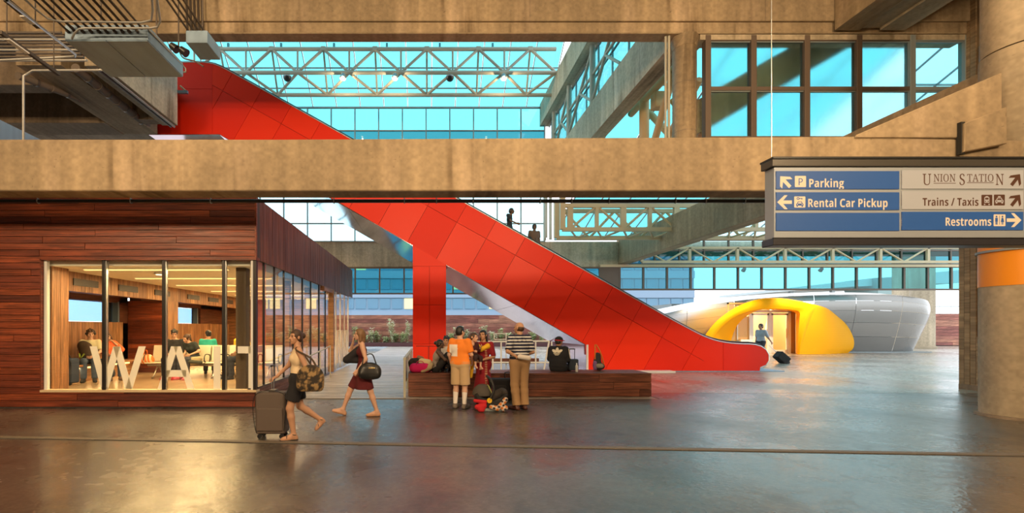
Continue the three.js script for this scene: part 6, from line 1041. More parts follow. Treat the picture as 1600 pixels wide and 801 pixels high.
// 4, 5 woman in red with a toddler on her arm
{
  const dress = (x, y, z) => { const d = Math.abs(x - 0.075 - (1.2 - y) * 0.02); if (z > 0 && d < 0.022 && y < 1.3) return (Math.sin(y * 130) > 0 ? [0.45, 0.26, 0.16] : [0.34, 0.04, 0.03]); return [0.26, 0.006, 0.016]; };
  const X = sx(755, 10.35), Z = 10.35;
  const p = person({ label: 'woman in a long embroidered dark red dress and yellow scarf holding a toddler', at: [X, Z], turn: -0.32, H: 1.60, female: true, skin: SKIN.tan, hair: HAIR.black, hairStyle: 'long', yaw: -0.15, roll: 0.06, cell: 0.012, J: { elR: [-0.27, 1.16, 0.02], wrR: [-0.18, 1.10, 0.24], elL: [0.25, 1.14, 0.02], wrL: [0.02, 1.07, 0.25] }, handR: { curl: 0.6, palm: [0, 0.8, 0.3] }, handL: { curl: 0.6, palm: [0, 0.4, -0.9] },
    wear: [{ name: 'dress_top', kind: 'top', sleeve: 0.95, hem: 1.1, inf: 0.016, colour: dress, cell: 0.010 }, { name: 'dress_skirt', kind: 'skirt', to: 0.20, r: 0.25, colour: dress, inf: 0.018, cell: 0.011 }, { kind: 'shoes', mat: M.black }] });
  const y = 0.93, sc = cloth(0.80, 0.44, 0.02), s2 = thing('scarf', 'yellow scarf draped round the neck and side of the woman in the long red dress', 'scarf', V(X, 0, Z)); s2.rotation.y = -0.32; baseOf.set(s2, new THREE.Vector3());
  part(s2, 'cloth', blob([cap([-0.12, 1.32, 0.03], [-0.02, 1.24, 0.14], 0.045, 0.05), cap([-0.02, 1.24, 0.14], [0.12, 1.30, 0.06], 0.05, 0.05), cap([0.10, 1.31, 0.06], [0.13, 1.35, -0.03], 0.045, 0.04), cap([0.12, 1.35, -0.03], [-0.12, 1.35, -0.06], 0.045, 0.045), cap([-0.15, 1.24, 0.0], [-0.23, 0.95, 0.05], 0.05, 0.055), cap([-0.23, 0.95, 0.05], [-0.27, 0.62, 0.0], 0.05, 0.03)].map((q) => ({ ...q, a: v3.mul(q.a, 0.97), b: v3.mul(q.b, 0.97) })), 0.03, 0.010), sc);
  person({ label: 'toddler in dark clothes carried on the arm of the woman in red', at: [sx(740, 10.12), 10.12], y: 0.78, turn: 0.5, H: 0.86, headScale: 1.75, handScale: 1.0, skin: SKIN.fair, hair: HAIR.brown, hairStyle: 'short', cell: 0.010, headCell: 0.007, yaw: 0.4, roll: -0.2,
    J: { ...SIT(0.5), head: [0, 1.36, 0.03], anL: [0.12, 0.16, 0.34], toL: [0.13, 0.08, 0.46], anR: [-0.12, 0.2, 0.32], toR: [-0.13, 0.12, 0.44], knL: [0.13, 0.52, 0.34], knR: [-0.13, 0.55, 0.33], wrL: [0.2, 0.98, 0.25], wrR: [-0.18, 0.8, 0.3] }, wear: [{ name: 'top', kind: 'top', sleeve: 1.5, mat: cloth(0.06, 0.012, 0.016), hem: 1.0, inf: 0.03 }, { name: 'trousers', kind: 'bottom', len: 1.45, mat: cloth(0.03, 0.012, 0.014), inf: 0.03 }] });
}
// 6 man in a striped polo shirt
{
  const stripe = (x, y, z) => { const q = (y + z * 0.04) / 0.066; return (q - Math.floor(q)) < 0.40 ? [0.72, 0.72, 0.74] : [0.012, 0.016, 0.05]; };
  const P = person({ label: 'balding man in navy and white striped polo and khaki trousers seen from behind', at: [sx(812, 9.85), 9.85], turn: Math.PI + 0.30, H: 1.77, wide: 1.12, skin: SKIN.tan, hair: HAIR.brown, hairStyle: 'bald', yaw: 0.55, cell: 0.013, J: { head: [0.0, 1.63, 0.03], elL: [0.31, 1.17, -0.09], wrL: [0.13, 1.05, -0.17], elR: [-0.27, 1.15, -0.04], wrR: [-0.13, 1.02, 0.18], anL: [0.08, 0.085, -0.02], toL: [0.12, 0.032, 0.15] }, handL: { dir: [-1, 0.05, 0], palm: [0, 0, 1], curl: 0.5 }, handR: { curl: 0.6 },
    wear: [{ name: 'polo_shirt', kind: 'top', sleeve: 0.9, hem: 0.62, inf: 0.022, loose: 0.012, collar: 0.2, colour: stripe, cell: 0.0085, label: 'navy polo shirt with thin white stripes' }, { name: 'trousers', kind: 'bottom', len: 1.98, mat: cloth(0.42, 0.25, 0.12), inf: 0.026, end: 0.024 }, { kind: 'shoes', mat: std(lin(0.08, 0.025, 0.018), 0.35), inf: 0.012 }] });
  P.put('belt', net(fieldOf([cap([-0.07 * P.s, 1.045 * P.s, 0], [0.07 * P.s, 1.045 * P.s, 0], 0.148 * P.s, 0.148 * P.s, { f: P.fw, fl: 0.8 })], 0.01, [(x, y, z) => y - 1.062 * P.s, (x, y, z) => 1.028 * P.s - y]), [[-0.3, 1.0, -0.25], [0.3, 1.1, 0.25]], 0.009), M.black);
  const c = thing('folded_paper', 'folded white papers held behind his back by the man in stripes', 'paper', V(sx(818, 9.62), sy(559, 9.62), 9.62)); part(c, 'sheet', blob([cap([sx(812, 9.6), sy(557, 9.6), -9.6], [sx(826, 9.6), sy(559, 9.6), -9.6], 0.045, 0.05)], 0.02, 0.008), cloth(0.8, 0.74, 0.70));
}
// infant car seat and luggage on the floor
{
  const Z = 9.75, X = sx(764, Z), t = thing('infant_car_seat', 'infant carrier car seat with a black arched handle on the floor', 'car seat', V(X, 0, Z)), dk = cloth(0.035, 0.028, 0.024), gm = cloth(0.07, 0.06, 0.05);
  const side = (pts, w, b) => { const g = prism(pts.map(([x, y]) => [X + x, y]), Z - w / 2, Z + w / 2, b); return toCreasedNormals(g, 0.7); };
  part(t, 'shell', side([[-0.30, 0.33], [-0.27, 0.20], [-0.20, 0.11], [-0.08, 0.065], [0.08, 0.06], [0.20, 0.10], [0.30, 0.20], [0.36, 0.33], [0.30, 0.37], [0.20, 0.27], [0.08, 0.22], [-0.06, 0.23], [-0.18, 0.30], [-0.26, 0.37]], 0.40, 0.03), M.black);
  part(t, 'base', side([[-0.20, 0.0], [-0.24, 0.05], [-0.16, 0.10], [0.20, 0.10], [0.32, 0.06], [0.30, 0.0]], 0.36, 0.02), M.frameGrey);
  part(t, 'padding', blob([cap([X - 0.22, 0.36, -Z], [X - 0.08, 0.26, -Z], 0.10, 0.09), cap([X + 0.02, 0.24, -Z], [X + 0.26, 0.36, -Z], 0.09, 0.09), cap([X + 0.30, 0.36, -Z + 0.1], [X + 0.32, 0.34, -Z - 0.1], 0.06, 0.06)], 0.05, 0.010), dk);
  part(t, 'canopy', blob([{ ...cap([X - 0.13, 0.33, -Z], [X - 0.13, 0.33, -Z], 0, 0), ell: [0.20, 0.20, 0.20] }], 0.02, 0.010, [(x, y, z) => 0.30 - y, (x, y, z) => (x - X + 0.02) * 0.9 + (y - 0.33) * 0.5 - 0.06, (x, y, z) => -(Math.hypot((x - X + 0.13), y - 0.33, z + Z) - 0.175)]), gm);
  part(t, 'canopy_trim', tube([V(X + 0.05, 0.32, Z - 0.17), V(X + 0.0, 0.46, Z - 0.12), V(X - 0.03, 0.51, Z), V(X + 0.0, 0.46, Z + 0.12), V(X + 0.05, 0.32, Z + 0.17)], 0.012), cloth(0.35, 0.36, 0.12));
  part(t, 'handle', tube([V(X - 0.02, 0.22, Z - 0.225), V(X + 0.06, 0.42, Z - 0.225), V(X + 0.03, 0.60, Z - 0.19), V(X - 0.03, 0.675, Z - 0.10), V(X - 0.03, 0.675, Z + 0.10), V(X + 0.03, 0.60, Z + 0.19), V(X + 0.06, 0.42, Z + 0.225), V(X - 0.02, 0.22, Z + 0.225)], 0.026, 8), M.black);
  const h = new THREE.CylinderGeometry(0.05, 0.05, 0.03, 20); h.rotateX(Math.PI / 2); h.translate(X - 0.02, 0.23, -Z + 0.235); part(t, 'handle_hub', h, std(lin(0.75, 0.45, 0.02), 0.4));
  part(t, 'blanket', blob([cap([X - 0.30, 0.22, -Z + 0.20], [X - 0.10, 0.20, -Z + 0.22], 0.035, 0.035), cap([X - 0.26, 0.10, -Z + 0.21], [X - 0.12, 0.12, -Z + 0.22], 0.05, 0.05), cap([X - 0.2, 0.05, -Z + 0.22], [X - 0.16, 0.05, -Z + 0.22], 0.05, 0.05)], 0.04, 0.009, [(x, y, z) => 0.004 - y]), cloth(0.52, 0.012, 0.02), 'red blanket hanging over the side');
  const wv = (x, y, z) => { const q = Math.sin(x * 60 + y * 25) + Math.sin(y * 70 - x * 20); return q > 0.5 ? [0.62, 0.20, 0.04] : q > -0.7 ? [0.62, 0.54, 0.48] : [0.04, 0.03, 0.03]; };
  part(t, 'printed_cover', blob([cap([X + 0.02, 0.10, -Z + 0.21], [X + 0.14, 0.07, -Z + 0.21], 0.045, 0.05), cap([X + 0.20, 0.12, -Z + 0.20], [X + 0.30, 0.24, -Z + 0.19], 0.05, 0.05), cap([X + 0.26, 0.06, -Z + 0.19], [X + 0.30, 0.08, -Z + 0.18], 0.05, 0.05)], 0.03, 0.009, [(x, y, z) => 0.004 - y], wv), printed, 'cover printed in cream, orange and black');
  const s = thing('suitcase', 'black soft suitcase lying against the timber bench behind the car seat', 'suitcase', V(sx(780, 11), 0, 11.1)); const x0 = sx(756, 11.1), x1 = sx(803, 11.1); part(s, 'case', rbox(x0, x1, 0.02, 0.50, 10.98, 11.3, 0.06, 3), cloth(0.012, 0.011, 0.013)); part(s, 'pocket', rbox(x0 + 0.05, x1 - 0.2, 0.06, 0.36, 10.94, 11.0, 0.03, 2), cloth(0.016, 0.015, 0.018)); part(s, 'handle', tube([V(x1 - 0.05, 0.5, 11.14), V(x1 - 0.04, 0.62, 11.14), V(x1 - 0.2, 0.62, 11.14), V(x1 - 0.2, 0.5, 11.14)], 0.012), M.black); part(s, 'wheel', [new THREE.CylinderGeometry(0.03, 0.03, 0.03, 12).rotateX(Math.PI / 2).translate(x0 + 0.06, 0.03, -11.02), new THREE.CylinderGeometry(0.03, 0.03, 0.03, 12).rotateX(Math.PI / 2).translate(x1 - 0.06, 0.03, -11.02)], M.rubber);
}
const BT = 0.57;                                              // bench top
// 8 seated person in black track jacket
{
  const white = cloth(0.74, 0.68, 0.55), jk = { name: 'track_jacket', kind: 'top', sleeve: 1.95, hem: 1.0, inf: 0.032, loose: 0.02, collar: 0.25, mat: cloth(0.010, 0.011, 0.016), cell: 0.011 };
  const P = person({ label: 'seated person in black track jacket with a white leaf emblem and red-banded cap', at: [sx(872, 12.1), 12.1], y: BT - 0.45, turn: Math.PI - 0.55, H: 1.72, sit: 0.45, wide: 1.12, skin: SKIN.brown, hair: HAIR.black, hairStyle: 'short', yaw: -0.5, pitch: 0.1, cell: 0.013, J: { neck: [0, 1.05, 0.05], head: [0, 1.215, 0.09], shL: [0.18, 1.01, 0.03], shR: [-0.18, 1.01, 0.03], chest: [0, 0.87, 0.0] }, wear: [jk, { name: 'trousers', kind: 'bottom', mat: cloth(0.012, 0.012, 0.016), inf: 0.024, rise: 0.6 }, { kind: 'shoes', mat: M.black, inf: 0.012 }] });
  // trefoil emblem: three leaves over a banded foot
  const sh = []; const leaf = (cx, cy, a, L, w) => { const s = new THREE.Shape(), R = (x, y) => [cx + x * Math.cos(a) - y * Math.sin(a), cy + x * Math.sin(a) + y * Math.cos(a)]; s.moveTo(...R(0, 0)); s.bezierCurveTo(...R(-w * 1.25, L * 0.35), ...R(-w, L * 0.8), ...R(0, L)); s.bezierCurveTo(...R(w, L * 0.8), ...R(w * 1.25, L * 0.35), ...R(0, 0)); return s; };
  sh.push(leaf(0, 0, 0, 0.135, 0.046), leaf(-0.012, 0, 1.0, 0.14, 0.042), leaf(0.012, 0, -1.0, 0.14, 0.042));
  for (let i = 0; i < 3; i++) { const y = -0.012 - i * 0.021, w = 0.085 - i * 0.02; for (let q = 0; q < 6; q++) { const a = -w + q * w / 3, b = a + w / 3, s = new THREE.Shape(); s.moveTo(a, y); s.lineTo(b, y); s.lineTo(b, y - 0.013); s.lineTo(a, y - 0.013); sh.push(s); } }
  const bk = v3.mul(P.fw, -1); emblem(P, 'emblem', sh, jk.field, v3.add(v3.lerp(P.J.chest, P.J.neck, 0.30), [0, 0, 0]), v3.mul(P.rt, -1), P.ax, bk, white, 'white trefoil leaf emblem');
  for (const S of ['L', 'R']) { const a = P.J['sh' + S], b = P.J['el' + S], lat = v3.norm([S === 'L' ? 1 : -1, 0.25, -0.15]); for (const d of [-0.014, 0, 0.014]) { const pts = []; for (let k = 0; k <= 8; k++) { let q = v3.add(v3.lerp(a, b, k / 8), [0, 0, d]); q = v3.add(q, v3.mul(lat, 0.2)); for (let i = 0; i < 40; i++) { const e = jk.field(...q); if (e < 0.002) break; q = v3.sub(q, v3.mul(lat, Math.max(0.001, e * 0.8))); } pts.push(new THREE.Vector3(...q)); } P.put('sleeve_stripe', tube(pts, 0.0042, 5), white); } }
  const cp = P.place(blob([{ a: [0, 0.035, -0.012], b: [0, 0.03, 0], ra: 0, rb: 0, ell: [0.094, 0.095, 0.110] }], 0.01, 0.007, [(x, y, z) => 0.025 - y])); P.put('cap', cp, cloth(0.012, 0.012, 0.014)); P.put('cap_brim', P.place(blob([{ a: [0, 0.03, 0.10], b: [0, 0.03, 0], ra: 0, rb: 0, ell: [0.072, 0.012, 0.085] }], 0.01, 0.006)), cloth(0.5, 0.012, 0.02)); P.put('cap_band', P.place((() => { const g = new THREE.TorusGeometry(0.097, 0.012, 8, 30); g.rotateX(Math.PI / 2); g.scale(1, 1, 1.12); g.translate(0, 0.02, -0.012); return g; })()), cloth(0.55, 0.014, 0.03));
}
// 9, 10 couple sitting at the left end of the bench
person({ label: 'seated woman with dark bun and grey sleeveless top hugging her knees on the bench', at: [sx(681, 11.95), 11.95], y: BT - 0.02, turn: Math.PI / 2 - 0.1, H: 1.62, female: true, skin: SKIN.dark, hair: HAIR.black, hairStyle: 'bun', yaw: -0.2, pitch: 0.05, cell: 0.012,
  J: { pelvis: [0, 0.12, 0], waist: [0, 0.25, -0.01], chest: [0, 0.43, 0.02], neck: [0, 0.60, 0.07], head: [0, 0.76, 0.12], shL: [0.17, 0.565, 0.06], shR: [-0.17, 0.565, 0.06], hpL: [0.09, 0.11, 0.02], hpR: [-0.09, 0.11, 0.02], knL: [0.11, 0.46, 0.30], knR: [-0.11, 0.44, 0.32], anL: [0.11, 0.10, 0.46], anR: [-0.11, 0.10, 0.48], toL: [0.12, 0.05, 0.62], toR: [-0.12, 0.05, 0.64], elL: [0.21, 0.36, 0.26], elR: [-0.21, 0.36, 0.26], wrL: [0.08, 0.30, 0.46], wrR: [-0.06, 0.28, 0.46] }, handL: { curl: 0.7 }, handR: { curl: 0.7 },
  wear: [{ name: 'top', kind: 'top', sleeve: 0, hem: 1.0, mat: cloth(0.30, 0.25, 0.21), inf: 0.016 }, { name: 'trousers', kind: 'bottom', len: 1.95, mat: cloth(0.012, 0.011, 0.013), inf: 0.02, rise: 0.6 }, { kind: 'shoes', mat: M.black, inf: 0.01 }] });
person({ label: 'dark-haired man in white collared shirt sitting half hidden behind the man in orange', at: [sx(698, 12.35), 12.35], y: BT - 0.02, turn: -0.35, H: 1.72, skin: SKIN.tan, hair: HAIR.black, hairStyle: 'messy', yaw: 0.1, roll: -0.15, cell: 0.013,
  J: { pelvis: [0, 0.12, 0], waist: [0, 0.25, -0.01], chest: [0, 0.43, 0.0], neck: [0, 0.61, 0.02], head: [0, 0.78, 0.05], shL: [0.18, 0.575, 0.01], shR: [-0.18, 0.575, 0.01], hpL: [0.09, 0.11, 0.02], hpR: [-0.09, 0.11, 0.02], knL: [0.20, 0.38, 0.26], knR: [-0.15, 0.36, 0.28], anL: [0.12, 0.10, 0.38], anR: [-0.02, 0.10, 0.38], toL: [0.13, 0.05, 0.52], toR: [0, 0.05, 0.52], elL: [0.24, 0.34, 0.16], elR: [-0.24, 0.34, 0.16], wrL: [0.10, 0.34, 0.34], wrR: [-0.08, 0.32, 0.34] },
  wear: [{ name: 'shirt', kind: 'top', sleeve: 1.4, hem: 1.0, mat: cloth(0.62, 0.60, 0.60), inf: 0.018, collar: 0.2 }, { name: 'trousers', kind: 'bottom', len: 1.95, mat: cloth(0.016, 0.013, 0.016), inf: 0.022, rise: 0.6 }, { kind: 'shoes', mat: M.black, inf: 0.01 }] });
// bags on the bench
{
  const soft = (name, label, cat, x, y, Z, prims, mat, k = 0.05) => { const t = thing(name, label, cat, V(x, y, Z)); part(t, 'body', blob(prims.map(([a, b, r, r2]) => cap([x + a[0], y + a[1], -Z + a[2]], [x + b[0], y + b[1], -Z + b[2]], r, r2 ?? r)), k, 0.009, [(X, Y, z) => y + 0.002 - Y]), mat); return t; };
  let t = soft('duffel_bag', 'bright pink duffel bag on the left end of the bench', 'bag', sx(656, 11.8), BT, 11.8, [[[-0.14, 0.11, 0], [0.14, 0.11, 0], 0.115]], cloth(0.62, 0.008, 0.12)); part(t, 'strap', tube([V(sx(650, 11.8), BT + 0.2, 11.72), V(sx(653, 11.8), BT + 0.27, 11.72), V(sx(660, 11.8), BT + 0.27, 11.72), V(sx(663, 11.8), BT + 0.2, 11.72)], 0.01), cloth(0.5, 0.01, 0.1)); part(t, 'zip', box(sx(648, 11.8), sx(664, 11.8), BT + 0.224, BT + 0.229, 11.795, 11.805), M.black);
  t = soft('backpack', 'dark crumpled backpack behind the pink duffel bag', 'bag', sx(651, 12.15), BT, 12.15, [[[-0.08, 0.2, 0], [0.06, 0.22, 0], 0.13, 0.12], [[-0.05, 0.12, 0], [0.05, 0.12, 0], 0.13]], cloth(0.025, 0.018, 0.016)); part(t, 'flap', blob([cap([sx(654, 12.15), BT + 0.36, -12.1], [sx(660, 12.15), BT + 0.33, -12.08], 0.04, 0.04)], 0.02, 0.01), cloth(0.25, 0.14, 0.09));
  soft('cloth_bundle', 'cream bundled cloth between the dark backpack and the seated woman', 'bundle', sx(665, 12.0), BT, 12.05, [[[-0.09, 0.24, 0], [0.08, 0.22, 0], 0.09, 0.08], [[0, 0.12, 0], [0.05, 0.1, 0], 0.12]], cloth(0.62, 0.50, 0.28));
  soft('cloth_bundle', 'beige jacket heaped at the hip of the seated woman in grey', 'jacket', sx(667, 11.75), BT, 11.75, [[[-0.10, 0.05, 0], [0.08, 0.12, 0], 0.06, 0.05], [[-0.02, 0.1, 0], [0.12, 0.2, -0.02], 0.05]], cloth(0.42, 0.32, 0.19));
  const Z = 12.2, s = thing('suitcase', 'small dark trolley case with raised handle beside the person in the black jacket', 'suitcase', V(sx(895, Z), BT, Z)), x0 = sx(888, Z), x1 = sx(903, Z); part(s, 'case', rbox(x0, x1, BT + 0.02, BT + 0.30, Z - 0.07, Z + 0.1, 0.03, 3), cloth(0.03, 0.04, 0.06)); for (const x of [sx(891, Z), sx(899, Z)]) part(s, 'handle_rod', bar(V(x, BT + 0.28, Z + 0.06), V(x, sy(545, Z), Z + 0.06), 0.009), M.black); part(s, 'handle_grip', bar(V(sx(890.5, Z), sy(545, Z), Z + 0.06), V(sx(899.5, Z), sy(545, Z), Z + 0.06), 0.014), M.black); part(s, 'wheel', [new THREE.CylinderGeometry(0.02, 0.02, 0.02, 10).rotateX(Math.PI / 2).translate(x0 + 0.04, BT + 0.02, -Z + 0.06), new THREE.CylinderGeometry(0.02, 0.02, 0.02, 10).rotateX(Math.PI / 2).translate(x1 - 0.04, BT + 0.02, -Z + 0.06)], M.rubber);
  const bt = thing('water_bottle', 'small clear water bottle on the bench beside the trolley case', 'bottle', V(sx(901, 11.9), BT, 11.9)); const bx = sx(901, 11.9); const g = new THREE.LatheGeometry([[0, 0], [0.03, 0], [0.033, 0.01], [0.033, 0.14], [0.028, 0.16], [0.013, 0.185], [0.013, 0.2]].map(([x, y]) => new THREE.Vector2(x, y)), 20); g.translate(bx, BT, -11.9); part(bt, 'body', g, std(lin(0.72, 0.74, 0.76), 0.15)); const cg = new THREE.CylinderGeometry(0.016, 0.016, 0.022, 14); cg.translate(bx, BT + 0.21, -11.9); part(bt, 'lid', cg, M.white);
  const bp = thing('backpack', 'colourful backpack with orange strap leaning on the red escalator end', 'bag', V(sx(934, 12.4), BT, 12.4)); const c = [sx(935, 12.4), BT, -12.4];
  part(bp, 'body', blob([cap([c[0] - 0.03, c[1] + 0.12, c[2]], [c[0] - 0.02, c[1] + 0.38, c[2]], 0.11, 0.075), cap([c[0] + 0.04, c[1] + 0.1, c[2]], [c[0] + 0.08, c[1] + 0.1, c[2]], 0.1, 0.08)], 0.05, 0.009, [(X, Y, z) => BT + 0.003 - Y]), cloth(0.03, 0.03, 0.035)); part(bp, 'pocket', blob([cap([c[0] - 0.04, c[1] + 0.12, c[2] + 0.09], [c[0] + 0.04, c[1] + 0.12, c[2] + 0.09], 0.06, 0.06)], 0.02, 0.009), cloth(0.30, 0.28, 0.22)); part(bp, 'side_panel', blob([cap([c[0] - 0.10, c[1] + 0.06, c[2] + 0.05], [c[0] - 0.10, c[1] + 0.2, c[2] + 0.05], 0.05, 0.05)], 0.02, 0.009), cloth(0.22, 0.12, 0.30)); part(bp, 'strap', tube([V(c[0] - 0.10, c[1] + 0.28, 12.36), V(c[0] - 0.09, c[1] + 0.5, 12.38), V(c[0] - 0.06, c[1] + 0.66, 12.45), V(c[0] + 0.02, c[1] + 0.5, 12.36), V(c[0] + 0.12, c[1] + 0.16, 12.34)], 0.018), cloth(0.62, 0.16, 0.02), 'orange webbing strap');
}
// 13 riders on the escalator
for (const [px, py, label, turn, o] of [[796, 325, 'dark silhouetted escalator rider with short hair, higher up the escalator', 1.15, {}], [835, 350, 'dark silhouetted escalator rider with a shoulder bag, lower down the escalator', 0.25, { bag: 1 }]]) {
  const Z = 19.6, H = 1.76, yTop = sy(py, Z);
  const P = person({ label, at: [sx(px, Z), Z], y: yTop - H, turn, H, skin: SKIN.silhouetteShade, hair: HAIR.black, hairStyle: 'short', cell: 0.016, J: o.bag ? {} : { neck: [0, 1.45, 0.03], head: [0, 1.62, 0.09], elR: [-0.26, 1.18, 0.12], wrR: [-0.22, 1.08, 0.34] }, wear: [{ name: 'shirt', kind: 'top', sleeve: 0.7, hem: 1.1, mat: o.bag ? cloth(0.14, 0.10, 0.08) : cloth(0.02, 0.025, 0.03), inf: 0.022 }, { name: 'trousers', kind: 'bottom', mat: cloth(0.02, 0.022, 0.03), inf: 0.024 }, { kind: 'shoes', mat: M.black, inf: 0.012 }] });
  if (o.bag) { const b = thing('shoulder_bag', 'dark shoulder bag of the lower escalator rider', 'bag', V(sx(827, Z), yTop - 0.72, Z - 0.05)); const c = [sx(826.5, Z), yTop - 0.66, -Z + 0.1]; part(b, 'bag_body', blob([cap([c[0], c[1] + 0.06, c[2]], [c[0] + 0.03, c[1] - 0.1, c[2]], 0.09, 0.11)], 0.03, 0.014), M.black); part(b, 'strap', tube([V(c[0], c[1] + 0.08, Z - 0.1), V(c[0] + 0.08, c[1] + 0.34, Z - 0.08), V(c[0] + 0.16, c[1] + 0.38, Z), V(c[0] + 0.24, c[1], Z - 0.12)], 0.014), M.black); }
}
// 14 walker with a black case by the yellow portal
{
  const Z = 22.6, X = sx(1189, Z); person({ label: 'walker in pale grey shirt and dark trousers passing the yellow portal with a black case', at: [X, Z], turn: -Math.PI / 2 + 0.3, H: 1.84, skin: SKIN.tan, hair: HAIR.black, hairStyle: 'short', cell: 0.016, J: { knL: [0.1, 0.5, 0.16], anL: [0.1, 0.085, 0.26], toL: [0.12, 0.032, 0.42], knR: [-0.1, 0.5, -0.04], anR: [-0.1, 0.16, -0.34], toR: [-0.12, 0.05, -0.2], elL: [0.24, 1.14, -0.12], wrL: [0.24, 0.95, -0.3] }, handL: { curl: 1.0 }, wear: [{ name: 'shirt', kind: 'top', sleeve: 0.9, hem: 0.9, mat: cloth(0.40, 0.44, 0.50), inf: 0.02 }, { name: 'trousers', kind: 'bottom', mat: cloth(0.03, 0.035, 0.05), inf: 0.024 }, { kind: 'shoes', mat: M.black, inf: 0.012 }] });
  const c = thing('suitcase', 'black wheeled case tilted and towed behind the walker by the yellow portal', 'suitcase', V(sx(1219, Z), 0, Z)); c.rotation.z = 0; const g = rbox(-0.19, 0.19, 0.03, 0.58, -0.2, 0.2, 0.05, 3); g.rotateZ(0.85); g.translate(sx(1229, Z), 0.06, -Z); part(c, 'case', g, cloth(0.010, 0.010, 0.011)); const a = V(sx(1215, Z), 0.45, Z), b = V(sx(1199, Z), 0.86, Z - 0.1); part(c, 'handle', [bar(a, b, 0.012), bar(V(a.x + 0.06, a.y + 0.04, Z + 0.1), b, 0.01)], M.steel); const w = new THREE.CylinderGeometry(0.06, 0.06, 0.3, 14); w.rotateX(Math.PI / 2); w.translate(sx(1229, Z), 0.06, -Z); part(c, 'wheel', w, M.rubber);
}
